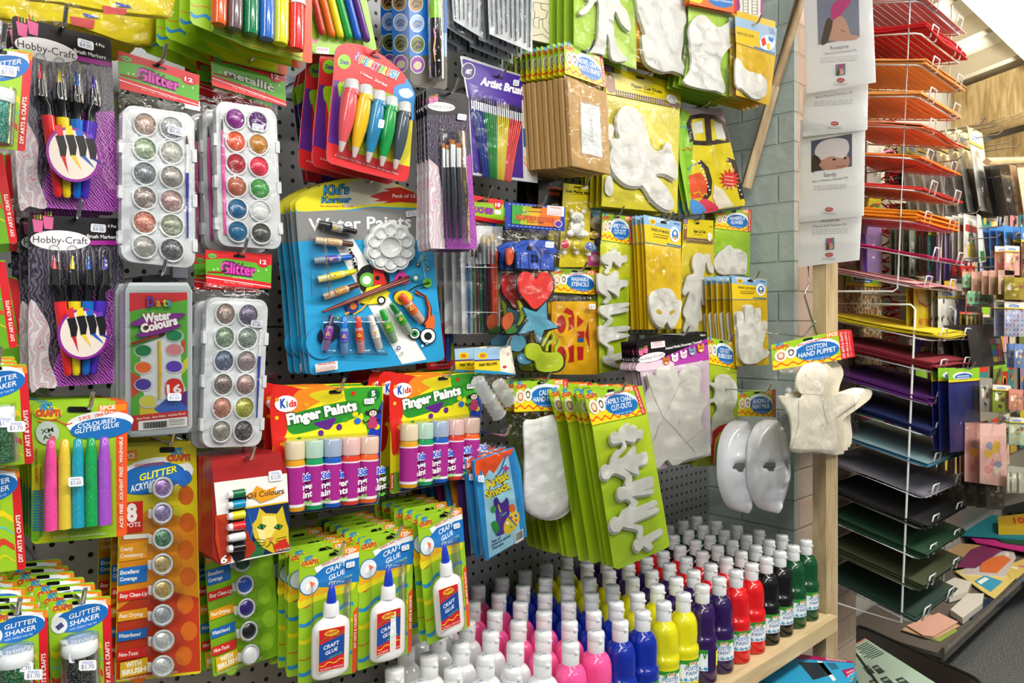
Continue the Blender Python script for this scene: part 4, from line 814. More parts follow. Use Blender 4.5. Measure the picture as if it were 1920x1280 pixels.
# family chain cut-outs, front pack
a = Art('family_chain_pack', 'large family chain cut-out pack, white paper people on lime card', 'craft pack', .91, 10, (905,285)); a.part('backing_card')
a.card('a6c620', [(735,290),(1060,240),(1088,395),(1210,1110),(1195,1125),(930,1242),(905,1235),(785,450)], .001); a.P('b4cc24', 790,460,1085,400,1130,700,860,760)
a.flush(); a.part('header_card'); a.z = .002; diy_header(a, (737,272), (1030,238), (1082,392), (786,458), ['FAMILY CHAIN', 'CUT-OUTS'], 'IMAGINATIVE PLAY')
HANDS = {}
fig = [ [(890,505),(915,490),(930,500),(935,480),(975,445),(990,450),(975,480),(1010,455),(1030,462),(1035,485),(1062,480),(1060,525),(1030,530),(1020,550),(985,545),(965,540),(975,575),(945,605),(930,600),(955,570),(945,550),(900,560),(888,535)],
 [(838,690),(860,670),(885,672),(895,625),(925,590),(950,600),(925,635),(960,630),(1010,575),(1025,580),(1030,620),(1080,600),(1090,660),(1040,680),(1045,715),(1030,725),(975,700),(955,690),(1005,735),(990,790),(965,780),(970,745),(920,720),(895,725),(880,745),(850,750),(836,720)],
 [(930,800),(960,790),(985,785),(1000,770),(1110,735),(1122,770),(1118,790),(1060,815),(1118,805),(1112,830),(1005,845),(1035,870),(1025,900),(975,940),(960,925),(1000,885),(975,860),(940,865),(925,840)],
 [(890,975),(915,955),(935,960),(950,925),(985,905),(1005,915),(1120,868),(1138,872),(1140,890),(1085,920),(1140,905),(1145,930),(1010,990),(1060,1005),(1062,1070),(1035,1075),(1035,1030),(975,1015),(955,1010),(940,1030),(905,1040),(885,1010)],
 [(1015,1095),(1035,1078),(1060,1072),(1160,1020),(1168,1050),(1110,1090),(1120,1120),(1095,1135),(1070,1115),(1045,1140),(1022,1135)] ]
for i, p in enumerate(fig): layers(a, 'paper_person', p, 3, .003+.0005*(i % 2), .0028, (-4,7), 'e:dadad4')
a.flush(); bag(a, (786,450), (1088,398), (1206,1108), (908,1238), .016, 4); a.sticker(1000,292,32,30,.004,'$3',5) if 0 else None
a.done(11, .0205, .5, dx=-.002, what='big family chain pack', skip=('paper_person','clear_bag'), lab='green family chain card in the long fanned stack behind the front pack', dxr=.003, dyr=.5)

# family chain, smaller upper one
a = Art('family_chain_pack', 'narrow family chain cut-out pack hanging beside the yellow stencil pack', 'craft pack', 1.06, 6, (1105,170)); a.part('backing_card')
a.card('a8c420', [(1028,200),(1232,165),(1215,400),(1195,1170),(1010,1210),(1000,700)], .001); a.P('c8cc28', 1015,340,1228,330,1215,560,1010,620); a.flush()
a.part('header_card'); a.z = .002; diy_header(a, (1028,140), (1230,165), (1222,348), (1022,318), ['FAMILY CHAIN','CUT-OUTS'])
fig = [ [(1025,430),(1050,410),(1085,395),(1110,372),(1125,380),(1120,400),(1150,400),(1155,425),(1192,420),(1194,460),(1160,475),(1150,500),(1120,480),(1100,460),(1090,500),(1060,545),(1045,530),(1070,490),(1040,475),(1025,455)],
 [(1000,540),(1060,560),(1110,530),(1135,530),(1140,580),(1195,585),(1197,625),(1150,640),(1140,700),(1115,680),(1060,650),(1090,700),(1060,740),(1035,730),(1060,700),(1020,670),(1002,640)],
 [(1015,765),(1060,750),(1200,735),(1200,760),(1140,775),(1198,772),(1195,795),(1080,820),(1105,850),(1060,900),(1035,895),(1070,850),(1040,825),(1012,800)],
 [(1010,890),(1060,900),(1200,890),(1202,920),(1120,935),(1200,945),(1195,965),(1060,1000),(1100,1030),(1105,1070),(1070,1090),(1070,1040),(1030,1010),(1010,980)],
 [(1040,1095),(1075,1088),(1195,1065),(1195,1105),(1110,1125),(1140,1150),(1130,1170),(1070,1150),(1042,1135)] ]
for i, p in enumerate(fig): layers(a, 'paper_person', p, 2, .003+.0005*(i % 2), .004, (-4,6), 'e:d8d8d2')
a.flush(); bag(a, (1020,320), (1225,348), (1200,1180), (1010,1215), .014, 6).done(2, .03, .4, what='small family chain pack', skip=('paper_person','clear_bag'))

# dress up masks
def band_header(a, TL, TR, BR, BL, t1, pic='duck'):
    V0 = a.V; Q = lambda p: V0(*p); a.V = quad(Q(TL), Q(TR), Q(BR), Q(BL), 100, 80)
    a.card('8ab4dc', [(0,0),(100,0),(100,80),(0,80)], .001); a.E('b8d2ec', 40,8,30,8); a.E('e8c81e', 24,16,9,8); a.E('c87a1e', 24,16,5,5); a.P('e8c41a', 0,26,100,30,100,80,0,78); a.P('1a6aa8', 60,72,100,74,100,79,60,77)
    a.T('2a2010', t1, 18,42,68,44,8,.03); a.lines('5a4a1a', 24,50,66,50,2,7,2.5); a.E('f0f4f8', 83,42,13,24); a.B('2a78c0', [(76,36),(84,26),(92,34),(92,50),(84,58),(76,50)]); a.E('f4f4f4', 84,38,4,6); a.E('e8a01e', 84,52,5,4)
    a.T('2a3a6a', '10PCE', 82,10,97,11,5,.02); a.P('0a0a0a', rr(46,8,62,14,2)); a.V = V0; a.flush()
def swirls(a, c, pts):
    for x, y, r in pts:
        a.L(c, [(x+r*(1-t/30)*math.cos(t*.45), y+r*1.7*(1-t/30)*math.sin(t*.45)) for t in range(28)], 1.6); a.L(c, [(x-r*1.5,y-r*3),(x-r*1.2,y),(x-r*1.5,y+r*3)], 1.4)
a = Art('mask_cutout_pack', 'yellow dress-up masks pack with a white butterfly-winged eye mask', 'craft pack', 1.02, 7, (295,205)); a.part('backing_card')
a.card('dcb818', [(165,155),(415,200),(418,910),(200,915),(180,400)], .001); swirls(a, 'a8801a', ((260,450,20),(350,400,22),(240,570,16),(370,560,18),(300,500,14))); a.flush()
a.part('header_card'); a.z = .002; band_header(a, (165,150), (415,200), (415,372), (178,335), 'DRESS-UP MASKS')
M = [(205,700),(235,660),(290,640),(345,645),(375,680),(395,720),(420,725),(418,780),(395,860),(370,900),(345,905),(322,865),(300,900),(270,898),(235,860),(212,790)]
layers(a, 'paper_mask', M, 3, .003, .0026, (-4,6)); a.flush(); a.part('eye_hole'); a.z = .0112
a.B('c8a018', [(252,790),(268,780),(288,800),(282,812),(262,808)]); a.B('c8a018', [(342,808),(350,790),(375,785),(370,802),(352,814)]); a.L('c8c8c0', [(400,730),(350,740),(320,770),(290,720),(240,690)], 2); a.flush()
bag(a, (170,340), (418,372), (420,912), (200,918), .016, 7).done(9, .0115, .4, dx=-.002, what='dress-up masks', skip=('clear_bag','paper_mask','eye_hole'), dyr=.4)

def paper_header(a, TL, TR, BR, BL, main):
    V0 = a.V; Q = lambda p: V0(*p); a.V = quad(Q(TL), Q(TR), Q(BR), Q(BL), 200, 110)
    a.card('dcc81a', [(0,0),(200,0),(200,110),(0,110)], .001); a.P('5a2a6a', 0,0,26,0,26,24,0,24); a.T('e8d8f0', 'CRAFTY', 2,10,24,10,6,.02); a.T('e8d8f0', 'KIDZ', 4,20,22,20,7,.02)
    a.B('8a5a3a', [(6,40),(16,28),(24,40),(26,60),(24,100),(4,100)]); a.E('e8c8a8', 15,42,5,7); a.T('2a2414', main, 70,62,150,62,14,.03); a.lines('6a5a1a', 72,70,130,70,1,5,2.5)
    a.T('2a2414', 'Pack of 15', 172,30,196,32,5,.02); a.W('5a2a6a', 24,92,200,92,1.5,3,3); a.W('5a2a6a', 24,104,200,104,1.5,3,3)
    for i in range(28): x = 28+i*6.2; a.R('5a2a6a', x, 86, x+2.2, 110)
    a.E('f4f4f0', 177,76,15,20); a.L('8a8a80', [(168,84),(174,66),(182,72),(186,86),(176,90)], 1.4); a.P('0a0a0a', rr(84,12,106,20,3)); a.V = V0; a.flush()
a = Art('paper_cutout_pack', 'small paper cut outs pack with a white girl shape with ponytail', 'craft pack', 1.08, 7, (500,200)); a.part('backing_card')
a.card('d8c41c', [(435,180),(632,190),(640,945),(385,940),(415,500)], .001); a.P('b8a828', 430,560,500,500,560,800,400,935,390,930); a.flush(); a.part('header_card'); a.z = .002; paper_header(a, (435,178), (632,190), (630,348), (425,330), 'Paper Cut Outs')
G = [(495,440),(515,410),(545,405),(570,420),(590,408),(610,420),(615,470),(635,510),(628,540),(605,530),(590,490),(582,470),(575,520),(565,555),(580,600),(592,720),(580,752),(560,745),(550,700),(548,760),(558,850),(535,865),(520,940),(440,935),(435,900),(450,850),(430,800),(465,700),(470,660),(445,690),(425,670),(440,620),(460,560),(505,540),(492,490)]
layers(a, 'paper_girl', G, 2, .003, .003, (-5,5)); a.flush(); bag(a, (425,335), (634,350), (640,948), (388,940), .013, 8).done(2, .03, .5, what='small paper cut outs', skip=('clear_bag','paper_girl'))
a = Art('cloud_cutout_pack', 'numbers and flowers cut-out pack with a rounded white cloud shape', 'craft pack', 1.10, 7, (770,130)); a.part('backing_card')
a.card('9cc428', [(640,180),(880,170),(875,560),(632,560)], .001); a.flush(); a.part('header_card'); a.z = .002; diy_header(a, (650,130), (886,115), (880,265), (640,240), ['NUMBERS &', 'FLOWERS'])
K = [(645,440),(670,400),(700,380),(725,355),(750,355),(765,375),(800,378),(835,400),(855,420),(855,520),(840,548),(760,548),(700,550),(655,530),(635,480)]
layers(a, 'paper_cloud', K, 2, .003, .003, (-4,5)); a.z = .0092
a.flush(); bag(a, (636,240), (882,265), (876,560), (632,560), .012, 9).done(1, .03, .5, what='numbers and flowers pack', skip=('clear_bag','paper_cloud'))
# hand cut-outs
a = Art('hand_cutout_pack', 'yellow hand cut outs pack with a large white open hand', 'craft pack', .99, 7, (870,590)); a.part('backing_card')
a.card('d8b41a', [(752,558),(985,580),(1002,1150),(785,1160),(760,800)], .001); swirls(a, 'a8801a', ((800,680,14),(905,745,18),(950,790,12))); a.flush(); a.part('header_card'); a.z = .002; band_header(a, (752,555), (985,585), (986,715), (758,715), 'HAND CUT OUTS')
H = [(785,830),(795,800),(820,795),(832,820),(845,870),(842,780),(850,755),(885,752),(900,780),(905,860),(912,790),(930,772),(950,785),(950,870),(948,900),(965,862),(990,862),(990,900),(975,970),(962,1040),(1000,1055),(998,1090),(960,1115),(920,1140),(850,1145),(815,1110),(800,1040),(798,950)]
layers(a, 'paper_hand', H, 2, .003, .003, (-5,5)); a.flush(); bag(a, (756,715), (986,715), (1002,1150), (785,1160), .013, 10).done(7, .0125, .4, dx=-.001, what='hand cut outs', skip=('clear_bag',), dyr=.6)

# animal masks
a = Art('animal_mask_pack', 'hobby-craft animal masks pack with large white paper rabbit masks', 'craft pack', .955, 11, (325,110)); a.part('backing_card')
a.card('c8b4c4', [(65,300),(530,250),(545,900),(190,1000),(130,700)], .001, None, -.001); a.flush(); a.part('header_card')
V0 = a.V; a.V = quad(V0(48,148), V0(515,75), V0(532,262), V0(62,342), 400, 170)
a.card('14101a', [(0,0),(400,0),(400,170),(0,170)], .001); a.P('a02a9a', 150,110,400,42,400,68,170,130); a.P('b03aa8', 150,115,400,75,400,170,0,170,0,140); a.B('e0c8d8', [(0,120),(60,130),(150,125),(200,170),(0,170)]); hobby_logo(a, 4, 100, 150, -4)
a.T('f4f4f6', 'Animal Masks Decorate Yourself', 160,70,368,62,15,.02); a.T('f4f4f6', '10pcs', 362,22,392,24,11,.01); a.P('f4eef0', 80,12,160,16,160,52,80,50); a.T('c03a4a', '!WARNING', 90,24,140,26,9,.02); a.lines('c06a70', 86,30,154,34,2,7,2.5)
for i, c in enumerate(('c8782a','f0eef0','f4d8e4','7a9ab0','d8902a')):
    x, y = 160+i*50, 140-i*10; a.E(c, x, y, 18, 20); a.E(c, x-13,y-20,7,12); a.E(c, x+13,y-20,7,12); a.E('1a1418', x-6,y-4,3,4); a.E('1a1418', x+6,y-4,3,4); a.E('e8c0c8' if i != 4 else 'f4f0e0', x, y+8, 9, 6)
a.P('0a0a0a', rr(215,20,250,30,4)); a.V = V0; a.flush()
Rb = [(118,370),(130,355),(160,362),(180,375),(190,330),(240,305),(290,312),(320,350),(330,380),(345,345),(370,315),(420,298),(465,315),(480,350),(470,450),(478,500),(520,540),(500,590),(480,640),(482,700),(520,740),(515,770),(540,830),(538,880),(480,905),(380,930),(330,960),(285,965),(250,930),(190,990),(165,900),(135,780),(105,600),(105,500),(135,450)]
layers(a, 'paper_mask', Rb, 3, .003, .0026, (-5,4), 'e:dad8d0'); a.flush(); a.part('fold_line'); a.z = .0112
for p in ([(120,380),(160,500),(230,650)],[(230,650),(340,420),(380,400)],[(230,650),(300,720),(440,880)],[(205,680),(215,695),(240,690)],[(330,655),(342,680),(320,695)],[(370,830),(440,770),(500,720)],[(160,820),(200,700),(235,655)]): a.L('b0aaa0', p, 2.5)
a.flush(); bag(a, (62,342), (532,262), (545,900), (190,1000), .015, 11).done(6, .007, .3, what='animal masks', skip=('paper_mask','clear_bag','fold_line'))
# bubble boy
a = Art('bubble_cutout_pack', 'cut-out bubble figure pack on green card with a small rainbow leaflet', 'craft pack', 1.0, 11, (630,150)); a.part('backing_card')
a.card('a8bc28', [(525,180),(715,200),(718,965),(418,975),(440,400)], .001); a.flush(); a.part('header_card'); a.z = .002; diy_header(a, (515,112), (712,150), (722,325), (520,285), ['CUT-OUT','BUBBLE BOY'])
Bb = [(490,370),(505,365),(515,395),(570,420),(575,385),(610,362),(660,365),(705,410),(722,470),(715,550),(690,600),(700,640),(715,700),(705,820),(560,840),(552,760),(560,650),(590,600),(565,545),(520,565),(490,560),(485,530),(550,525),(572,500),(565,450),(500,410)]
layers(a, 'paper_figure', Bb, 2, .003, .003, (-5,5)); a.flush(); a.part('leaflet')
a.card('d8202a', [(560,740),(600,705),(650,690),(700,690),(718,700),(718,960),(548,958)], .001, z=.011); a.P('e8d41e', 572,800,600,750,660,725,718,735,718,960,560,958); a.P('58b02a', 578,830,605,775,660,745,718,755,718,960,568,958); a.P('f4f4f4', 590,860,610,800,660,765,718,770,718,960,580,958); a.P('1a5cb0', 600,880,620,810,665,785,718,790,718,930,598,930)
a.B('f4f4f4', [(610,850),(630,840),(640,780),(655,775),(662,830),(680,820),(690,790),(696,830),(712,850),(705,900),(650,915),(620,895)]); a.P('d8202a', 605,930,716,932,716,958,605,956); a.T('ffffff', 'soft safe fun', 615,950,705,952,10,.02); a.T('fff0e0', 'Fun Art Moves', 596,790,700,718,16,.02); a.flush()
bag(a, (520,290), (722,325), (720,968), (418,978), .018, 12).done(1, .03, .4, what='bubble figure pack', skip=('paper_figure','clear_bag','leaflet'))

# cotton hand puppet
a = Art('hand_puppet_pack', 'cotton hand puppet pack, plain cream glove puppet in clear bag', 'puppet pack', .76, 11, (1158,145)); a.part('header_card')
diy_header(a, (945,165), (1430,62), (1455,255), (958,335), ['COTTON', 'HAND PUPPET'], 'MAKE LASTING MEMORIES'); a.flush()
PU = [(1105,440),(1112,370),(1150,310),(1200,283),(1265,283),(1310,320),(1325,380),(1300,450),(1290,500),(1300,525),(1400,492),(1450,480),(1530,490),(1530,540),(1470,590),(1420,625),(1380,660),(1378,720),(1385,885),(1240,882),(1080,878),(1075,780),(1070,680),(1040,600),(1000,545),(992,505),(1040,505),(1130,520),(1145,490),(1120,475)]
a.part('cloth_puppet'); a.solid('f:dcd4be', [(x+45,y+6) for x, y in spline(PU, 2)], -.012, -.004); a.flush(); a.part('cloth_puppet'); a.dome('l:ece6d4', PU, .002, .006, 3, 3)
a.flush(); a.part('seam'); a.z = .0084
for p in ([(1145,490),(1290,500)],[(1130,525),(1130,700),(1080,860)],[(1290,560),(1310,650),(1330,700)],[(1090,860),(1370,868)]): a.L('beb6a0', p, 3)
a.flush(); bag(a, (955,335), (1455,255), (1562,900), (1010,930), .024, 13, .006, .005)
a.done(3, .018, .2, dx=.062, dz=-.001, what='cotton hand puppet', skip=('clear_bag','seam'), hook=False)
m = MB(); p = a.org; m.tube([p+Vector((0,.09,.02)), p+Vector((0,.0,.012)), p+Vector((-.004,-.03,.045))], .0022, 'k:chrome', 6); tag(m.build('peg_hook'), 'long steel nail carrying the cotton hand puppet packs', 'hook')
# face mask
a = Art('face_mask_pack', 'white plastic face mask in a clear bag under a beading and painting header', 'mask pack', .90, 11, (870,485)); a.part('header_card')
diy_header(a, (722,480), (975,462), (978,645), (725,640), ['BEADING &', 'PAINT MASK'])
a.part('face_mask'); vs = []; fs = []; nx, ny = 26, 34
E_ = lambda u, v, cu, cv, su, sv: math.exp(-((u-cu)/su)**2-((v-cv)/sv)**2)
holes = []
for j in range(ny+1):
    for i in range(nx+1):
        u = -1+2*i/nx; v = -1+2*j/ny; w = math.sqrt(max(0, 1-abs(v)**2.6))*(1 if v < .2 else 1-.22*(v-.2))
        h = .048*math.sqrt(max(0, 1-u*u))*(1-.25*abs(v)**2)+.024*E_(u,v,0,.13,.12,.20)+.009*E_(u,v,0,.28,.16,.09)+.006*E_(u,v,0,.53,.28,.05)+.005*E_(u,v,0,.63,.26,.05)+.010*E_(u,v,0,.85,.25,.13)
        h += -.010*E_(u,v,.42,-.06,.22,.1)-.010*E_(u,v,-.42,-.06,.22,.1)+.006*E_(u,v,.4,-.24,.3,.07)+.006*E_(u,v,-.4,-.24,.3,.07)+.005*E_(u,v,.5,.2,.2,.15)+.005*E_(u,v,-.5,.2,.2,.15)-.003*E_(u,v,0,.57,.25,.02)
        vs.append((u*w*.064, -h, -v*.108))
for j in range(ny):
    for i in range(nx):
        u = -1+2*(i+.5)/nx; v = -1+2*(j+.5)/ny
        if ((abs(u)-.43)/.23)**2+((v+.04)/.085)**2 < 1: continue
        k = j*(nx+1)+i; fs.append((k, k+nx+1, k+nx+2, k+1))
Rm = Matrix.Rotation(math.radians(-14), 3, 'Z'); c0 = a.q(905,960,.03)
a.mb.add([Rm@Vector(v)+c0 for v in vs], fs, 'p:eef1f8', True); o = a.flush(); sm = o.modifiers.new('s', 'SOLIDIFY'); sm.thickness = .0015; sm.offset = 1; o.modifiers.new('b', 'SUBSURF').render_levels = 1
c2 = o.copy(); col0.objects.link(c2); c2.location = (-.03,.06,-.006)
bag(a, (715,650), (985,650), (1090,1190), (700,1230), .085, 14, .008, .007); a.done(0, what='face mask')
# calico puppet
a = Art('hand_puppet_pack', 'calico hand puppet pack with a plain white rounded mitt', 'puppet pack', 1.0, 10, (500,230)); a.part('header_card'); diy_header(a, (358,222), (652,205), (658,372), (362,385), ['CALICO', 'HAND PUPPET'])
MT = [(410,440),(470,425),(540,405),(600,402),(615,480),(640,620),(668,760),(672,850),(655,910),(610,950),(550,968),(490,960),(440,935),(415,900),(408,800),(412,600)]
a.part('cloth_mitt'); a.solid('f:e0e0dc', [(x+14,y+8) for x, y in spline(MT, 2)], -.004, 0); a.flush(); a.part('cloth_mitt'); a.dome('l:f0f0ee', MT, .001, .008, 4, 3); a.flush()
bag(a, (355,390), (660,372), (695,955), (400,985), .014, 15, .005, .004); a.sticker(590,250,34,26,.004,'$2',0).done(2, .03, .5, what='calico hand puppet', skip=('cloth_mitt',))
# artist smock
a = Art('artist_smock_pack', 'blue and orange artist smock pack with painted apron picture', 'smock pack', .97, 10, (280,520)); a.part('printed_pack')
a.solid('2a86c8', [(138,650),(362,578),(398,700),(430,1062),(210,1196),(195,1120)], -.006, 0); a.P('9ad0e4', 180,640,325,590,402,1080,225,1180)
a.P('e8521e', 150,650,362,580,340,620,300,640,250,720,225,700,200,740,180,700,160,740,146,700); a.L('2a6ab8', [(318,612),(290,700),(262,738)], 8); a.S('b04a9a', 315,692,24,12,4)
a.T('e8d41e', 'Artist', 213,808,335,742,44,.05,0,'2a2a4a'); a.T('e8d41e', 'Smock', 212,858,346,796,40,.05,0,'2a2a4a')
a.B('4a2a8a', [(248,870),(268,850),(285,880),(305,870),(320,850),(332,880),(338,980),(345,1010),(300,1050),(260,1055),(262,960)]); a.E('e86a1e', 350,910,18,24); a.B('e8c82a', [(305,1000),(330,950),(370,925),(390,950),(380,1000),(340,1045),(310,1045)]); 
for x, y, c in ((345,960,'c83a6a'),(370,950,'2a6ab8'),(372,975,'e84a1e'),(345,1010,'5ab02a'),(325,990,'f4f4f4')): a.E(c, x, y, 8)
a.L('2a6ab8', [(325,950),(375,1005)], 7); a.B('2a8a3a', [(240,985),(265,980),(280,1020),(262,1050),(240,1010)]); a.E('3a9a4a', 248,915,14,20); a.L('f0e020', [(275,890),(285,930)], 6); a.L('58c0e0', [(295,950),(320,930)], 6)
a.T('1a2a5a', 'Ages 3-7', 240,1098,292,1074,13,.02); a.T('1a2a5a', 'Great for parties!', 242,1118,345,1060,12,.02); a.T('1a2a5a', 'Disposable', 246,1134,306,1104,12,.02); a.P('f4f4f0', 362,1050,408,1020,412,1078,368,1105)
for i in range(9): a.P('202020', 367+i*4.4,1050-i*2.8,369+i*4.4+(i%2),1049-i*2.8,373+i*4.4+(i%2),1090-i*2.8,371+i*4.4,1091-i*2.8)
a.flush(); bag(a, (180,600), (362,560), (440,1075), (200,1205), .004, 16); a.sticker(180,748,30,36,.009,'$3',0).done(9, .0135, .5, dx=-.0035, what='artist smock', dyr=.5, lab='artist smock pack in the colourful stack left of the front smock')
for i, o in enumerate([o for o in col0.objects if o.get('group') == 'copies stacked behind the artist smock']):
    for ch in o.children:
        if ch.name.startswith('printed_pack') and i % 3 != 0:
            ch.data = ch.data.copy(); cc = ('c:7a1e28','c:3a1e5a','c:c8781e','c:1e3a6a','c:8a1e5a','c:2a7ab8')[i % 6]
            for k in range(len(ch.data.materials)): ch.data.materials[k] = mat(cc) if ch.data.materials[k].name.startswith('2a86c8') else ch.data.materials[k]
# paint bellows
for i, (x, Y) in enumerate(((0,1.0),(-128,1.035))):
    a = Art('paint_bellows_pack', 'paint bellows pack with clear ribbed bottles' if i == 0 else 'paint bellows header half hidden behind the front bellows pack', 'craft pack', Y, (lambda x_: lambda u, v: (840+(u+x_)/3.555, 360+v/3.555))(x), (350,1045)); a.part('header_card')
    a.card('e8c81a', [(172,1045),(418,1024),(452,1218),(180,1200)], .001); a.P('9ac0e0', 172,1045,340,1032,350,1110,176,1128); a.P('4a2a7a', 174,1118,360,1112,360,1120,176,1128); a.E('e8c41a', 232,1090,34,24); a.E('c87a1e', 232,1090,20,14); a.P('f0e8d8', 340,1032,418,1024,452,1218,350,1205); a.P('2a8ab8', 178,1182,350,1195,452,1212,452,1220,180,1202)
    a.E('d8b8a8', 400,1080,12); a.E('c83a4a', 378,1165,14,10); a.T('2a2410', 'PAINT BELLOWS', 208,1162,328,1150,18,.03); a.flush()
    if i == 0:
        for k, (bx, by) in enumerate(((230,1310),(300,1420),(370,1330))):
            a.part('bellows_bottle'); vsb = [(bx-40+q*9, by-60+q*14, .012, 34+(6 if q % 2 else -2)) for q in range(10)]; a.tb('t:e4e8ea', vsb, 12); a.flush()
        bag(a, (180,1205), (452,1220), (440,1520), (200,1540), .026, 17, .006, .005)
    a.done(0, hook=(i == 0), what='paint bellows')
# foam stamps
a = Art('foam_stamp_pack', 'foam stamp pack of blue house, red heart, light blue star and yellow balloons', 'craft pack', 1.03, 6, (590,105)); a.part('header_card')
a.card('1c3c9c', [(385,65),(782,100),(778,262),(382,232)], .001); 
for i in range(13): a.P('c8d8f0', 405+i*28,77+i*2.4,418+i*28,78+i*2.4,418+i*28,81+i*2.4,405+i*28,80+i*2.4); a.P('c8d8f0', 400+i*28,218+i*2.4,413+i*28,219+i*2.4,413+i*28,222+i*2.4,400+i*28,221+i*2.4)
a.P('3a9a3a', 428,85,540,95,500,215,425,210); a.P('a8b428', 500,92,560,97,540,220,480,214); a.P('e8a81e', 550,96,640,102,620,225,530,218); a.P('e8701e', 620,100,750,110,750,235,600,224)
a.T('d85a1e', 'KRAFTERS KORNER', 448,180,720,206,28,.05,0,'5a1a3a'); a.T('1a1a2a', 'FOAM STAMPS', 528,205,640,212,11,.02); a.L('1a1a2a', [(538,128),(625,134)], 5); a.L('1a5aa8', [(488,120),(500,140),(528,128)], 5)
a.P('f4f0f0', 662,88,775,98,772,164,660,152); a.T('c02a30', '!WARNING', 680,108,756,116,14,.03); a.lines('c87a78', 668,118,765,126,4,9,3,6); a.E('e8e0f0', 735,212,26,24); a.E('5a2a9a', 735,212,22,20); a.P('0a0a0a', 560,92,630,98,630,106,560,100); a.flush()
def foam(name, c, pts, z=.004, spl=False, base=True, grow=1.08):
    cx = sum(p[0] for p in pts)/len(pts); cy = sum(p[1] for p in pts)/len(pts); p2 = spline(pts, 3) if spl else pts
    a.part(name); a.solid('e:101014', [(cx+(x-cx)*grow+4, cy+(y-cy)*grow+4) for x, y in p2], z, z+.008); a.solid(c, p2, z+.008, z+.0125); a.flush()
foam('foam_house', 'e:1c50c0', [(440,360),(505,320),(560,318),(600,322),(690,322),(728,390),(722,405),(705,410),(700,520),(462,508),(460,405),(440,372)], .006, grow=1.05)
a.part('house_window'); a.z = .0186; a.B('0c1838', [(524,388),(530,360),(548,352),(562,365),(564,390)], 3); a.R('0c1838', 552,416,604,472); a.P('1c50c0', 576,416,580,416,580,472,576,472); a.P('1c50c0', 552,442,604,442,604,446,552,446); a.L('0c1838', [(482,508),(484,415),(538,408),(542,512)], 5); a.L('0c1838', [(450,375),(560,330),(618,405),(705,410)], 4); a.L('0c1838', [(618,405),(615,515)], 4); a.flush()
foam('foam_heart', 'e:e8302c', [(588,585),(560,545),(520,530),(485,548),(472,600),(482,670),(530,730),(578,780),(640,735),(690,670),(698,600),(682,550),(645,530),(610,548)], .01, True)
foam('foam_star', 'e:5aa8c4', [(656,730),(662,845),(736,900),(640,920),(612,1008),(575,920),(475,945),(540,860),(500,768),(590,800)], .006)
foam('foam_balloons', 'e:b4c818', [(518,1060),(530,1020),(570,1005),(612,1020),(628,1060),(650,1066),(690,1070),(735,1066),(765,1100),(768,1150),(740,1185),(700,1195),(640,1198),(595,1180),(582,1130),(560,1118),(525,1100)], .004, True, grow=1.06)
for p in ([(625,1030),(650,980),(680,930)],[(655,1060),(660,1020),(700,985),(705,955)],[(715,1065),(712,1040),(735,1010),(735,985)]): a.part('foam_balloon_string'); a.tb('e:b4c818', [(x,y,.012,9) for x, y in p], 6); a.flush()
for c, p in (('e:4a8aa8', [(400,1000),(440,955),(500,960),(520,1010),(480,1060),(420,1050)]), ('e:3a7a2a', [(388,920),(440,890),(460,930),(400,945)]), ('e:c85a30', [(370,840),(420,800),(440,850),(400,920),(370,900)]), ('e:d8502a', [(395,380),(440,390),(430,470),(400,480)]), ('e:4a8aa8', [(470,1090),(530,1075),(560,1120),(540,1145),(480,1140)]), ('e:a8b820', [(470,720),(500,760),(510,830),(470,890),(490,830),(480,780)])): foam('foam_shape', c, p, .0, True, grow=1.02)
bag(a, (385,238), (778,262), (770,1225), (420,1240), .028, 18, .006, .006); a.sticker(678,350,56,40,.036,'$9.60',4).done(1, .045, .3, dx=-.001, what='foam stamps', skip=('foam_balloon_string',))
# plaster magnets
a = Art('plaster_magnet_set', 'yellow plaster magnet set with white teddy bear and paint pods', 'craft pack', 1.08, 6, (880,-20)); a.part('backing_card')
a.card('e0cc18', [(770,-60),(1035,-30),(1030,500),(742,500)], .001); a.P('1a1614', 955,-20,1035,-12,1030,330,945,320); a.E('2a9aa8', 990,125,40,44); a.B('8a7a4a', [(945,190),(990,160),(1028,180),(1025,250),(960,240)]); a.E('c8a838', 975,285,32,28); a.E('2a3a7a', 1000,340,26,30); a.P('c84a8a', 935,400,1020,390,1012,495,932,495); a.E('3a8ac8', 975,380,22); a.E('2a8a3a', 1008,375,14,18); a.E('e8a8c8', 980,440,30,24)
a.T('2a2414', 'Kids Plaster Magnet Sets', 788,-1,1022,24,16,.03); a.lines('6a5a1a', 815,14,1000,30,1,6,3); a.R('f0f0e8', 895,-40,935,-20); a.P('0a0a0a', 840,-40,880,-36,880,-28,840,-32); a.flush()
a.part('plaster_bear')
for x, y, rx, ry, z in ((862,170,46,38,.010),(862,245,44,52,.006),(822,128,16,16,.008),(902,132,16,16,.008),(815,275,28,24,.010),(908,278,28,24,.010),(860,185,16,12,.020),(830,215,18,22,.012),(894,215,18,22,.012)):
    rim = [(rx*math.sin(PI*t/12), math.cos(PI*t/12)) for t in range(7, -1, -1)]; a.V0 = a.V
    for _ in (0,):
        vs = []; n = 16; k = len(rim)
        for r, cz in rim:
            for j in range(n): t = 2*PI*j/n; vs.append(a.q(x+r*math.cos(t), y+r*ry/rx*math.sin(t), z+rx*.00028*max(cz, -.2)))
        a.mb.add(vs, [(i*n+j, i*n+(j+1)%n, (i+1)*n+(j+1)%n, (i+1)*n+j) for i in range(k-1) for j in range(n)], 'm:e8e8e4', True)
a.flush(); a.part('bear_face'); a.z = .026; a.E('8a8a86', 860,180,6,4); a.E('9a9a96', 845,165,4); a.E('9a9a96', 878,167,4); a.flush()
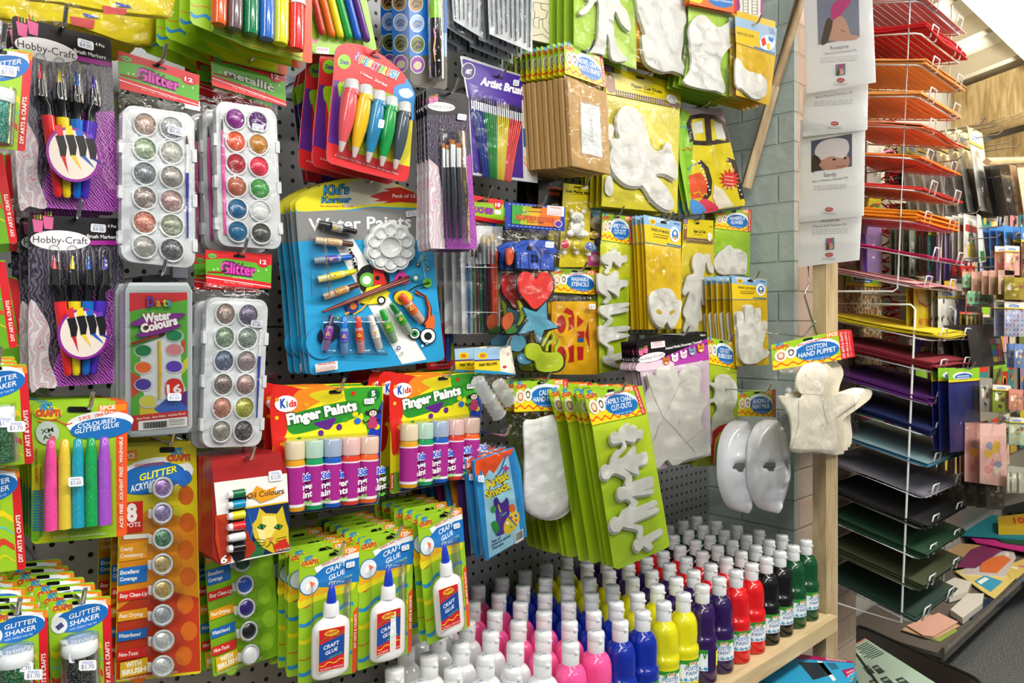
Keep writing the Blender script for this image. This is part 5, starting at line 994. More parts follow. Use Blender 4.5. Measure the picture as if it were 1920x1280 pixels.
for x, y, c in ((780,350,'d83a4a'),(862,352,'d8c818'),(942,362,'2a6ac0')): a.part('paint_pod'); a.pan('t:e8e8ea', x, y, [(34,.002),(34,.014),(30,.016)]); a.pan('p:'+c, x, y, [(28,.0158),(26,.0165),(0,.017)]); a.solid('p:dcdce0', rr(x-12,y+38,x+12,y+62,5), .004, .01); a.flush()
bag(a, (770,40), (1032,50), (1030,500), (745,500), .024, 19); a.done(1, .03, .4, what='plaster magnet set', skip=('plaster_bear','paint_pod','bear_face'))
a = Art('krafters_card', 'black krafters korner card partly hidden above the plaster magnet set', 'craft pack', 1.1, 3, (215,1000)); a.part('backing_card'); a.card('1a1614', [(150,1000),(290,1010),(285,1150),(145,1150)], .001); a.T('c8502a', 'KRAFTERS', 198,1056,276,1064,16,.04); a.T('c8502a', 'KORNER', 200,1086,268,1092,18,.04); a.S('f0f0f0', 214,1026,6,3,4); a.done(2, .02, .5, dx=-.01, hook=False, what='black krafters card')
# washable stencils
a = Art('stencil_pack', 'washable stencils pack with a yellow house stencil sheet', 'craft pack', 1.07, 6, (860,540)); a.part('header_card'); diy_header(a, (690,505), (1002,525), (1004,685), (690,665), ['WASHABLE','STENCILS'], 'FUN WITH CRAFTS'); a.part('stencil_sheet')
a.solid('p:c01c1a', rr(742,790,940,1150,8), .0, .0015); a.solid('p:e8b010', rr(690,728,1008,1215,20), .002, .004); a.z = .0045
for p in ([(770,800),(790,770),(830,790),(842,830)],[(862,820),(905,860),(862,905)],[(862,930),(910,925),(905,1000),(865,1000)],[(862,1030),(905,1030),(900,1120),(865,1120)],[(800,840),(842,820),(842,900),(800,925)],[(915,950),(935,860),(945,1050)],[(790,1010),(840,1015),(840,1130),(780,1140)]): a.P('b81e1c', p); 
for p, cc in (([(862,975),(905,975),(905,1000),(865,1000)],'1c60b0'),([(795,1010),(838,990),(838,1020),(790,1030)],'e0a810')): a.P(cc, p)
a.flush(); a.part('stencil_ring'); a.z = .005
for cx, cy, r in ((755,880,42),(755,1090,44)): a.E('f0bc18', cx, cy, r+10, r+40); a.E('b81e1c', cx, cy, r-10, r+18)
a.flush(); bag(a, (690,690), (1005,690), (1012,1225), (690,1225), .010, 20); a.sticker(962,762,42,34,.016,'$4',0).done(2, .03, .3, what='washable stencils', skip=('stencil_ring',))
# ten brushes with header (ruffies)
a = Art('paintbrush_pack', 'pack of ten paintbrushes on a white card under a red and green header', 'brush pack', 1.07, 6, (230,62)); a.part('header_card')
a.card('9ac628', [(140,15),(372,55),(368,215),(140,170)], .001); a.P('d8262a', 140,15,372,55,370,85,250,70,140,60); a.P('d8262a', 140,150,368,190,368,218,140,174); a.E('c81e28', 332,88,26,26); a.T('ffffff', '10', 314,96,348,99,24,.04); a.T('a83ab0', 'TOUCHIES', 120,125,300,146,34,.04,0,'2a103a'); a.P('0a0a0a', rr(195,55,270,66,5)); a.R('f0f4f8', 312,118,352,146,4); a.flush()
a.part('white_card'); a.card('e8e8ea', [(80,220),(365,230),(345,945),(95,945)], .001); a.flush()
for x, yt, w, c in ((133,340,9,'1a5a90'),(165,370,7,'1a6a40'),(190,380,8,'5a1e24'),(213,345,9,'1a5a38'),(240,280,13,'222a3a'),(270,300,11,'4a1a1e'),(295,270,16,'e0401a'),(318,300,11,'e8701a')):
    a.part('brush'); a.tb('p:'+c, [(x,480,.006,w),(x+6,700,.006,w*.9),(x+8,940,.006,w*.6)], 8); b = a.flush(); a.part('ferrule', b); a.tb('k:c0c4c8', [(x-2,yt+60,.006,w*.9),(x,482,.006,w*.95)], 8); a.part('bristles', b); a.tb('m:'+('d8c8a0' if w > 10 else '3a2218'), [(x-3,yt,.006,w*.2),(x-3,yt+25,.006,w*.9),(x-2,yt+62,.006,w*.85)], 8); a.flush()
for y in (500,800): a.part('elastic_band'); a.tb('m:f0f0f0', [(112,y,.012,2.5),(330,y+3,.012,2.5)], 5); a.flush()
bag(a, (140,175), (368,218), (350,950), (85,945), .018, 21); a.done(4, .016, .5, dx=-.006, what='ten paintbrush pack', skip=('brush','ferrule','bristles','elastic_band'))
# two bristle brushes behind
a = Art('paintbrush_pack', 'pack of two thick bristle brushes on green card right of the water paints', 'brush pack', 1.13, 5, (1080,540)); a.part('backing_card')
a.card('9ac628', [(1005,510),(1110,515),(1122,1150),(965,1165),(960,1130)], .001); a.P('d8262a', 1005,510,1110,515,1112,560,1005,560); a.B('e8d01e', [(1010,580),(1100,570),(1110,640),(1015,640)]); a.T('1a6a2a', 'FUN BRUSH', 1015,615,1100,610,18,.04,0,'103a1a'); a.P('2a8ac8', 1095,800,1118,900,1120,1000,1090,1000); a.P('d8262a', 962,1120,1122,1105,1122,1150,965,1165); a.T('ffe0e0', 'No loose hair', 985,1140,1090,1130,10,.01); a.flush()
for x, c in ((1052,'d02a30'),(1088,'2a3a8a')): a.part('bristle_brush'); a.tb('m:d8c090', [(x,655,.01,20),(x,750,.01,19)], 10, .5); a.tb('k:b8bcc0', [(x,750,.01,19),(x,880,.01,15)], 10, .6); a.tb('p:'+c, [(x,880,.01,15),(x,1110,.01,16)], 10, .7); a.flush()
a.sticker(1083,805,30,30,.022,'$2',0).done(1, .03, .3, what='bristle brush pack', skip=('bristle_brush',))
# kraft frames
a = Art('frame_pack', 'brown kraft photo frame pack under a green craft header', 'frame pack', .99, 3, (400,305)); a.part('header_card'); a.z = .006; V0 = a.V
diy_header(a, (290,228), (508,325), (528,490), (296,410), ['NOVEL CRAFT','PHOTO FRAME'])
a.part('kraft_frame'); a.solid('m:c09a60', [(308,425),(530,520),(548,972),(335,925)], .0, .008); a.flush(); a.part('frame_window'); a.z = .0085; a.P('a8885a', 378,548,490,585,512,880,385,860); a.P('d0d8da', 385,572,488,598,505,880,390,850); a.T('a0a098', 'PHOTO', 432,640,440,820,16,0); a.flush()
bag(a, (290,415), (530,495), (550,978), (330,930), .012, 22, .003, .002).done(11, .0125, .15, dx=-.0028, dz=.0004, what='kraft frame pack', skip=('frame_window','clear_bag'), dyr=.1)
# big paper cut outs
a = Art('paper_cutout_pack', 'large paper cut outs pack with a white flying bird shape on yellow', 'craft pack', 1.04, 3, (745,430)); a.part('backing_card')
a.card('d0c41c', [(515,360),(940,470),(922,1190),(500,1150)], .001); a.P('b8ac24', 530,560,640,520,600,760,520,900,512,1100,500,1140); a.flush(); a.part('header_card'); a.z = .003; paper_header(a, (512,358), (943,470), (940,605), (525,520), 'Paper Cut Outs')
BD = [(590,720),(585,660),(600,615),(640,592),(690,605),(730,660),(755,730),(770,800),(800,840),(840,830),(860,795),(890,805),(895,850),(915,900),(925,960),(915,1000),(885,985),(850,970),(800,975),(860,1040),(895,1100),(905,1150),(880,1172),(840,1160),(780,1110),(735,1040),(700,1040),(640,1030),(590,990),(555,940),(545,870),(560,820),(545,780),(565,775),(600,770)]
layers(a, 'paper_bird', BD, 3, .003, .0028, (-6,7)); a.flush(); layers(a, 'paper_leg', [(530,985),(555,985),(565,1040),(560,1085),(540,1092),(522,1070),(520,1030)], 1, .002); a.flush()
layers(a, 'paper_wing', [(540,700),(560,698),(572,720),(560,760),(540,800),(530,760)], 1, .002); a.flush()
bag(a, (525,525), (942,605), (925,1195), (500,1155), .016, 23, .005, .004).done(4, .014, .3, what='large paper cut outs', skip=('paper_bird','paper_leg','paper_wing','clear_bag'))
# car decoration pack
a = Art('paper_car_pack', 'yellow paper car pack with film strip windows and red starburst', 'craft pack', 1.06, 3, (1060,600)); a.part('printed_pack')
a.solid('e4d41c', [(945,600),(1172,603),(1300,1130),(1296,1145),(1000,1195),(985,1150)], -.003, 0); a.P('c8bcc8', 945,600,1172,603,1188,680,1000,640); a.P('8cc42c', 945,602,990,640,1010,800,1000,1000,985,1180,935,900,930,700); a.P('e85a28', 985,980,1050,960,1100,1020,1080,1100,1000,1110)
a.L('1c1418', [(1005,790),(985,690),(1000,655),(1060,645),(1130,655),(1180,690),(1205,790),(1150,790),(1100,800),(1010,795)], 26); a.P('e4e6e2', 1005,690,1062,672,1070,780,1018,780); a.P('e4e6e2', 1125,680,1170,690,1195,775,1145,775); a.P('e4d41c', 1020,745,1070,740,1070,780,1020,782); a.L('1c1418', [(1090,660),(1100,790)], 34)
a.L('f0f0f0', [(1120,805),(1150,950)], 3); a.L('1c1418', [(1045,900),(1085,940),(1105,1010),(1100,1080),(1060,1130)], 26); a.L('1c1418', [(1200,890),(1235,900),(1250,960),(1275,1070),(1285,1110)], 24)
for i in range(9): a.E('f4f4f4', 1045+i*7.2, 900+i*20, 5); a.E('f4f4f4', 1205+i*9.5, 892+i*24, 4.5)
a.P('f4ecd8', 1130,1030,1180,1060,1240,1150,1150,1165,1120,1100); a.B('e83a5a', [(1060,1110),(1120,1130),(1150,1170),(1020,1190)]); a.B('4a9ae0', [(1000,1110),(1060,1140),(1080,1180),(1005,1190)]); a.W('e8d020', 1010,1070,1090,1090,8,2,8); a.W('2a9ad0', 940,700,990,720,8,1.5,5); a.W('e86a1e', 950,830,1010,830,8,1.5,6); a.W('2a9ad0', 980,940,1030,910,6,1.5,6)
a.S('e0321c', 1215,1000,64,34,13); 
for i, t in enumerate(('Includes','decorations','to personalise','your Car')): a.T('fff4e8', t, 1185,985+i*20,1235+i*2,992+i*20,10,.01)
a.flush(); bag(a, (945,600), (1172,603), (1300,1140), (1000,1195), .003, 24).done(4, .016, .3, dx=-.005, what='paper car pack', skip=('clear_bag',))
# bags hanging above
def white_bag(lab, card, pts, shape, corners, Y, st, seed, n=2, hook=(100,100), cc='e:dadad6'):
    a = Art('cutout_pack', lab, 'craft pack', Y, 3, hook); a.part('backing_card'); a.card(card, pts, .001); a.flush()
    for s_ in shape: layers(a, 'paper_shape', s_, n, .003, .004, (-5,6), cc); a.flush()
    bag(a, *corners, .017, seed, .006, .005); return a
a = white_bag('lime pack with white puppet limbs, uppermost beside the cow canvas', 'a8cc40', [(345,-150),(680,-150),(695,388),(420,285),(345,250)], [[(400,-120),(620,-120),(600,0),(640,60),(665,150),(650,170),(610,130),(575,60),(570,180),(600,280),(640,320),(635,340),(560,335),(545,230),(530,190),(520,300),(490,300),(430,290),(425,265),(470,250),(485,120),(480,0),(430,60),(385,85),(378,60),(430,10)]], ((345,-150),(680,-150),(697,390),(345,260)), 1.0, 4, 31, 2, (400,-120))
a.done(6, .02, .4, what='puppet limbs pack', skip=('paper_shape','clear_bag'), dx=-.003, hook=False)
a = white_bag('yellow pack with a broad white owl-like shape in a shiny bag', 'd8a820', [(675,-150),(985,-150),(990,425),(940,410),(690,340)], [[(700,-120),(960,-120),(965,40),(975,120),(960,150),(955,250),(945,330),(980,400),(975,425),(900,395),(840,400),(760,360),(735,300),(725,200),(745,190),(720,110),(700,30)]], ((680,-150),(985,-150),(992,432),(682,365)), 1.005, 3, 32, 3, (830,-100))
a.done(2, .022, .4, what='owl shape pack', skip=('paper_shape','clear_bag'), hook=False)
a = white_bag('lime pack with a large white horse head shape under an orange header', 'a4cc3c', [(985,0),(1250,60),(1282,562),(955,470),(985,300)], [[(1000,130),(1030,90),(1080,88),(1130,140),(1160,150),(1200,130),(1240,100),(1250,140),(1245,240),(1210,270),(1170,330),(1165,400),(1190,480),(1180,520),(1140,505),(1090,500),(1000,480),(960,450),(1000,380),(1000,260),(990,180)]], ((985,30),(1250,70),(1284,566),(950,475)), .985, 3, 33, 2, (1120,-60))
a.part('header_card'); a.card('e8641e', [(1000,-60),(1250,0),(1250,75),(990,20)], .001, z=.02); a.P('d8cc20', 1000,-60,1100,-40,1050,20,995,5); a.E('f4f6f8', 1160,-5,75,36,rot=12); a.E('1a6cba', 1165,5,72,36,rot=12); a.T('f4f8ff', 'A SHAPE TO DECORATE', 1110,0,1235,20,10,.01); a.P('d2202a', 1240,-5,1252,0,1252,78,1240,74); a.flush()
a.part('fold_line'); a.z = .0152
for p in ([(1030,125),(1070,160),(1080,215)],[(1090,165),(1110,150)],[(1045,250),(1070,240),(1095,265)],[(1050,310),(1075,305),(1090,330)],[(1000,290),(1040,330),(1045,380)]): a.L('a8a8a0', p, 3)
a.done(7, .014, .3, what='horse head pack', skip=('paper_shape','clear_bag','fold_line'), dz=.0, hook=False)
a = Art('foot_cutout_pack', 'yellow foot cut outs pack with beach ball header next to the pale brick', 'craft pack', .96, 3, (1335,150)); a.part('backing_card')
a.card('d8b41c', [(1255,60),(1470,120),(1472,300),(1435,588),(1250,530)], .001); swirls(a, 'b08a1a', ((1380,310,14),(1450,430,16))); a.flush(); a.part('header_card'); a.card('9ab8d4', [(1245,90),(1478,160),(1468,308),(1250,235)], .001, z=.002); a.P('e0bc1c', 1250,145,1380,180,1378,275,1250,235); a.T('3a2a10', 'FOOT CUT OUTS', 1255,190,1348,212,14,.03)
a.E('f0f4f8', 1425,238,42,42); a.P('d83a2a', 1390,220,1410,205,1420,245,1398,260); a.P('2a7ac8', 1430,200,1462,215,1455,240,1432,225); a.P('e8c81e', 1420,245,1440,240,1440,275,1425,278); a.P('1a6aa8', 1350,258,1468,296,1468,302,1350,265)
for i in range(3): a.T('2a3a5a', '10 PCE', 1430+i*4,160+i*13,1460+i*4,166+i*13,8,.01)
a.flush(); layers(a, 'paper_foot', [(1250,330),(1275,340),(1310,390),(1370,410),(1410,430),(1425,470),(1420,520),(1390,548),(1350,550),(1310,520),(1280,490),(1250,470)], 2, .003, .003, (-4,5)); a.flush()
bag(a, (1250,235), (1470,305), (1440,588), (1250,532), .013, 34).done(5, .014, .4, what='foot cut outs', skip=('paper_foot','clear_bag'))
a = Art('puppet_leg_pack', 'purple pack with line-drawn boots at the top, left of the brick pier', 'craft pack', 1.02, 3, (1360,-60)); a.part('backing_card'); a.card('a03a8a', [(1250,-80),(1398,-80),(1398,138),(1255,100)], .001); a.flush(); a.part('paper_boots'); a.solid('e:dad8d0', [(1262,-60),(1390,-60),(1385,60),(1392,95),(1350,100),(1330,85),(1310,95),(1262,85),(1275,40)], .001, .004)
for i in range(6): a.L('2a2a2a', [(1290,-20+i*18),(1318,-16+i*18)], 2); a.L('2a2a2a', [(1340,-12+i*18),(1370,-8+i*18)], 2)
for x in (1290,1318,1340,1370): a.L('2a2a2a', [(x,-40),(x,80)], 2)
a.done(0, hook=False)
# ================================================================ finger paints and craft glue
def finger(lab, Q, Y, st):
    a = Art('finger_paint_pack', lab, 'paint pack', Y, quad(*Q, 450, 520), (255,22)); a.part('backing_card')
    a.card('e8de1c', rr(0,0,450,520,16), .001, 'c01e1e'); a.B('d8261e', [(2,4),(120,4),(180,20),(110,60),(70,110),(60,180),(30,230),(2,250)]); a.B('e8861e', [(110,10),(300,4),(200,60),(140,90),(90,140),(80,100)]); a.P('3aa02a', 330,4,446,4,449,240,400,230,370,120,300,60,290,10)
    a.P('1a3ab0', 300,440,449,60,449,505,440,518,60,518,20,505,180,480); a.B('d8c81e', [(150,30),(250,10),(290,40),(230,70)]); a.B('d8281e', [(3,180),(20,160),(25,220),(50,250),(40,330),(10,340)]); a.P('7ab82a', 2,430,60,420,70,500,30,518,4,514)
    a.B('2a8a2a', [(60,150),(80,110),(200,80),(330,60),(360,90),(350,130),(250,160),(110,190),(70,180)]); a.B('5a2484', [(170,150),(210,140),(260,130),(250,160),(230,180),(200,170)]); a.E('5a2484', 275,172,12,14); a.E('5a2484', 200,192,12,12); a.E('3a9a2a', 300,140,14,11)
    for x, y, r, c in ((20,120,8,'e8c81e'),(140,70,10,'e8a01e'),(330,30,9,'d8281e'),(340,120,12,'e8d01e'),(395,150,20,'5ab83a'),(50,210,10,'e84a1e'),(110,210,9,'3a9a2a'),(430,180,12,'e8d81e'),(80,60,7,'f0d01e'),(350,150,14,'2a6ac8')): a.E(c, x, y, r)
    a.E('f4f4f8', 58,64,46,34); a.T('1a4ab8', 'K', 34,80,58,78,34,.06,.1); a.T('3aa03a', 'i', 60,78,68,77,26,.04,.1); a.T('e0301e', 'ds', 70,78,102,74,26,.04,.1); a.S('e8a01e', 22,46,12,6,8)
    a.T('f6fbf4', 'Finger Paints', 64,150,348,100,42,.05,0,'1c5a1c')
    a.E('0a6a2a', 413,38,24,26); a.T('f4f4f4', '5', 404,44,420,42,22,.05); a.T('f4f4f4', 'PCE', 402,58,424,56,7,.02); a.P('0a0a0a', rr(232,14,282,28,6))
    a.E('2a2024', 412,118,20,18); a.E('f0e0d0', 412,120,15,13); a.E('2a2024', 388,116,8,9); a.E('2a2024', 437,112,8,9); a.E('1a1418', 407,117,2.5,4); a.E('1a1418', 417,117,2.5,4); a.L('1a1418', [(404,125),(412,130),(420,124)], 2); a.B('b83a6a', [(398,140),(425,138),(430,180),(395,182)]); a.L('2a2024', [(398,150),(380,160),(370,145)], 6); a.L('2a2024', [(425,150),(442,150)], 6)
    a.T('c8e0ff', '60g Each! Water based, easy to wash off skin and clothes', 95,512,420,508,8,.01); a.P('d8202a', 3,430,20,430,20,500,3,500); a.T('ffffff', 'NON-TOXIC', 15,496,15,436,8,.02); a.flush()
    for i, (c, k) in enumerate((('e0a01e','d8c8a8'),('1a9a5a','a8c8b8'),('1a5ab8','98a8c0'),('d8402a','d8b0ac'),('e8652a','d8b8a8'))):
        x = 93+i*76; a.part('finger_paint_tube'); a.tb('p:'+c, [(x,292,.022,34),(x,312,.022,38),(x,495,.022,38),(x,502,.022,35)], 18); p = a.flush()
        a.part('cap', p); a.tb('p:'+k, [(x,218,.022,34),(x,224,.022,37),(x,290,.022,37)], 18); a.flush()
        a.part('tube_label', p); a.tb('p:f0e8f0', [(x,316,.022,38.6),(x,484,.022,38.6)], 18, cap=False); a.tb('p:a82a8c', [(x,322,.022,39.2),(x,472,.022,39.2)], 18, cap=False)
        R0 = (a.q(x+39.6,400)-a.q(x,400)).length; kx = R0/39.6
        def wt(txt, cx, y, w_, h_, cc, bo=.04, rot=0):
            vs, fs, a0, wd = text_mesh(txt, bo); out = []
            for v in vs:
                u = (v[0]-a0)/wd*w_-w_/2+cx; th = u/39.6; yy = y-v[1]/.69*h_+rot*u; q_ = a.q(x+39.6*math.sin(th), yy, 0); out.append(q_+Vector((0,-.022-R0*math.cos(th)-.0001-(.0003 if cc == 'p:2a5ad8' else .0001),0)))
            a.mb.add(out, fs, cc)
        off = (-8,4,-26,2,-6)[i]; wt('Finger', off, 402, 88, 26, 'p:f4f4f8', .03, -.12); wt('Paints', off, 434, 86, 26, 'p:f4f4f8', .03, -.12); wt('60g Tube!', off, 462, 76, 14, 'p:7af03a', .03, -.12); wt('Kids', off-2, 364, 52, 26, 'p:f4f4f8', .12, -.12); wt('Kids', off-2, 364, 52, 26, 'p:2a5ad8', .04, -.12)
        for q_ in range(5):
            th = -1.2+q_*.5+i*.3; P_ = [(th+.10*math.cos(t), 342+q_*23 % 60+9*math.sin(t)) for t in [PI*2*j/8 for j in range(8)]]
            a.mb.add([a.q(x+39.4*math.sin(b), y, 0)+Vector((0,-.022-R0*math.cos(b),0)) for b, y in P_], [tuple(range(8))], 'p:3a9ad0')
        a.flush()
    a.part('blister'); a.solid('n:blister', rr(50,205,438,500,18), .001, .012); a.flush(); a.sticker(395,66,40,24,.004,'$9.50',-2)
    a.done(st, .032, .5, what='finger paints', skip=('finger_paint_tube','blister','cap'), dx=.001)
finger('left finger paints pack with five capped tubes beside the oil colours box', ((509,728),(719,723),(710,944),(513,969)), 1.03, 2)
finger('right finger paints pack with five capped tubes, under the water paints', ((733,706),(905,697),(898,895),(731,926)), 1.03, 4)

def glue(lab, Q, Y, st, which):
    a = Art('craft_glue_pack', lab, 'glue pack', Y, quad(*Q, 240, 520), (140,18)); a.part('backing_card')
    a.card('9ac628', rr(0,0,240,520,10), .001); a.P('e8501e', 222,270,240,250,240,505,236,518,222,518); a.P('f08a1e', 178,4,232,2,240,10,240,34,180,34); a.T('fff4e8', '120g', 186,28,228,26,18,.04)
    for i, y in enumerate((190,262,330,400,460)): a.W(('d8402a','2a8ac8','e0d41e','d8402a','2a8ac8')[i], 2, y+20, 221, y-25, 11, 2, (4,16,18,4,16)[i])
    a.B('e8dc24', [(2,170),(60,140),(140,150),(220,120),(220,180),(140,190),(60,200),(2,215)]); a.P('f0b020', 2,150,221,110,221,150,2,188)
    a.P('f2f4f6', 60,62,150,34,238,30,238,62,150,70,80,100); a.P('1c74c0', 50,100,100,66,180,56,240,52,240,150,120,150,60,140); crafti(a, 6, 36, 74); a.T('d8402a', 'WHITE CRAFT GLUE', 92,62,196,34,9,.02)
    a.T('f8fcff', 'CRAFT', 110,96,192,74,20,.01,.25); a.T('f8fcff', 'GLUE', 122,124,188,106,19,.01,.25); a.T('c8ec58', 'IDEAL FOR HOME', 120,140,215,122,7,.0,.2)
    a.E('2a7ab8', 42,128,40,40); a.E('dfe6ec', 42,128,36,36); a.P('e8683a', 44,112,66,124,50,138,38,130); a.P('f4f4f4', 26,128,42,114,48,134,30,148); a.T('fbe8dc', 'DIY ARTS & CRAFTS', 236,420,236,282,9,.03); a.P('0a0a0a', rr(120,14,166,26,5)); a.flush()
    x = 132; a.part('glue_bottle'); zc = .019
    prof = [(262,28),(272,36),(282,54),(296,68),(312,73),(400,74),(485,73),(498,70),(505,62)]
    a.tb('p:e4e4e6', [(x,y,zc,r) for y, r in prof], 22, .48); b = a.flush()
    a.part('collar', b); a.tb('p:e8e8ea', [(x,214,zc,26),(x,217,zc,28),(x,250,zc,30),(x,264,zc,31)], 18, .8); a.part('nozzle', b); a.tb('p:1a3cc0', [(x,138,zc,4),(x,143,zc,8),(x,175,zc,15),(x,208,zc,19),(x,216,zc,18)], 14, .9); a.flush()
    a.part('bottle_label', b); a.card('f0d8b0', [(82,318),(190,318),(190,488),(82,488)], .0005, z=zc+.0148); a.P('c8202a', 84,320,188,320,188,486,84,486); a.P('1a4a98', 84,380,188,350,188,430,84,452); a.E('e8c81e', 136,338,30,12); a.T('e8601e', 'CRAFTi', 112,343,160,342,10,.04,0,'5a2a6a'); a.W('2a8a3a', 88,362,184,346,4,3,3)
    a.T('f8fcff', 'CRAFT', 104,402,170,388,15,.01,.25); a.T('f8fcff', 'GLUE', 112,424,164,412,14,.01,.25); a.T('6ae03a', 'IDEAL FOR HOME', 128,440,180,428,6,.0,.2); a.W('e8c81e', 88,464,186,452,5,2,4); a.T('ffe0d8', 'ALL PURPOSE - WHITE GLUE', 90,482,184,480,6,.01); a.flush()
    a.part('blister'); a.tb('n:blister', [(x,132,.008,80),(x,506,.008,80)], 16, .35); a.flush()
    a.sticker(206,76,34,22,.004,'$2.50',-3)
    a.done(st, .021, 1.0, what='craft glue, '+which, skip=('glue_bottle','collar','nozzle','blister'), dx=-.001, dz=.0012, dyr=.4, dxr=.003, lab='craft glue card in the fan behind the %s craft glue pack' % which)
glue('left craft glue pack with white bottle and blue nozzle, lowest of three', ((561,1041),(674,1020),(668,1260),(559,1284)), 1.0, 6, 'left')
glue('middle craft glue pack of three with white bottle and blue nozzle', ((674,1009),(775,989),(772,1222),(670,1258)), 1.0, 6, 'middle')
glue('right craft glue pack of three, highest, next to the artist smock', ((782,967),(866,950),(882,1174),(801,1210)), .985, 6, 'right')
# ================================================================ post papers, wire racks and trays of coloured sheets
def mk(lab, X, pts, fn, seed):
    a = Art('kit_sheet', lab, 'craft kit', X, 13, ((pts[0][0]+pts[1][0])/2, pts[0][1]+5), ax='X'); a.part('paper_sheet'); a.card('f6f7fa', pts, .0015); fn(a); a.flush()
    a.part('clear_bag'); a.sheet('n:film', pts[0], pts[1], (pts[2][0]+5,pts[2][1]+5), (pts[3][0]-3,pts[3][1]+10), .007, .005, .003, 14, 16, seed); a.done(0, hook=False); return a
def logo(a, x, y): a.E('c0202a', x, y, 20, 10); a.T('f0e0e0', 'Unik', x-13, y+4, x+13, y+3, 8, .02); a.lines('9a9aa4', x-35, y+16, x+35, y+14, 2, 7, 2)
def ph_pink(a, x, y, w, h):
    a.P('7a8290', x,y,x+w,y-w*.1,x+w,y+h-w*.1,x,y+h); a.B('d83a78', [(x+w*.3,y+h*.4),(x+w*.45,y+h*.05),(x+w*.75,y),(x+w*.7,y+h*.25),(x+w*.5,y+h*.5)]); a.B('d8a890', [(x+w*.4,y+h*.5),(x+w*.6,y+h*.35),(x+w*.85,y+h*.55),(x+w*.8,y+h*.85),(x+w*.5,y+h*.9)]); a.B('5a4434', [(x+w*.28,y+h*.42),(x+w*.42,y+h*.55),(x+w*.35,y+h*.92),(x+w*.1,y+h*.95)])
def f4(a):
    a.T('3a3a44', 'Roxanne', 375,1112,464,1106,18,.0); a.T('6a6a74', 'Chenota Doll Fascinator Kit', 330,1138,500,1126,12,.0); a.lines('a0a0aa', 325,1150,505,1140,3,10,2,-8); ph_pink(a, 394,1192,44,58); logo(a, 412, 1273)
def f3(a):
    x, y, w, h = 322,705,205,155; a.P('5a5a74', x,y,x+w,y-38,x+w,y+h-28,x,y+h); a.B('c89484', [(365,800),(400,770),(480,760),(512,790),(500,835),(400,850),(370,835)]); a.B('e4dde2', [(340,760),(370,710),(440,690),(500,700),(512,750),(480,790),(420,780),(370,800)]); a.B('3a2a28', [(330,780),(365,790),(375,840),(345,855),(326,858)])
    a.E('22222a', 437,797,9,5); a.E('22222a', 492,790,8,5); a.L('8a3a44', [(445,832),(470,834),(495,826)], 4); a.E('c89484', 372,825,8,12)
    a.T('3a3a44', 'Sandy', 385,884,450,880,20,.0); a.T('6a6a74', 'Riot A Mendrou Fascinator Kit', 330,914,508,892,12,.0); a.lines('a0a0aa', 335,930,500,918,3,9,2,-10); logo(a, 412, 1046)
def f2(a): a.T('5a5a64', 'Riot A Mendrou Fascinator Kit', 345,492,530,466,12,.0); a.lines('a0a0aa', 335,510,530,498,3,9,2,-12); logo(a, 440, 617)
def f1(a):
    x, y, w, h = 355,0,210,225; a.P('8a90a4', x-5,-20,x+w-5,-30,x+w,y+h-40,x+2,y+h); a.B('d04a8a', [(420,60),(440,10),(500,-10),(520,10),(490,50),(460,90),(430,100)]); a.B('d8a894', [(430,110),(470,80),(500,110),(520,170),(560,180),(540,200),(440,205),(410,190)]); a.B('5a4a3c', [(405,90),(430,110),(415,180),(400,215),(372,222),(385,150)]); a.L('a04a5a', [(470,150),(490,158)], 4)
    a.T('6a6a74', 'Roxanne', 420,250,510,240,20,.0); a.T('8a8a94', 'Chenota Doll Fascinator Kit', 385,275,550,255,12,.0); a.lines('b0b0ba', 370,290,555,276,3,10,2,-12); ph_pink(a, 445,322,48,56); logo(a, 470, 400)
mk('lowest white fascinator kit sheet, headed Roxanne, hanging on the post', 1.946, [(262,1080),(575,1060),(562,1300),(258,1335)], f4, 51)
mk('white fascinator kit sheet named Sandy with woman in white feather headpiece', 1.937, [(268,600),(592,620),(585,1078),(262,1112)], f3, 52)
mk('white fascinator kit sheet with only lower text showing, second from top', 1.928, [(282,440),(606,400),(602,648),(280,685)], f2, 53)
mk('topmost white fascinator kit sheet with woman in pink hat', 1.908, [(282,-110),(622,-120),(645,412),(300,468)], f1, 54)
m = MB(); p = [at(*view(14)(x, y), .80) for x, y in ((352,180),(355,290),(335,320),(330,350),(360,450),(400,570))]; m.tube(p, .0022, 'k:chrome', 6); tag(m.build('display_hook'), 'long bent chrome display hook hanging on the timber post', 'hook')
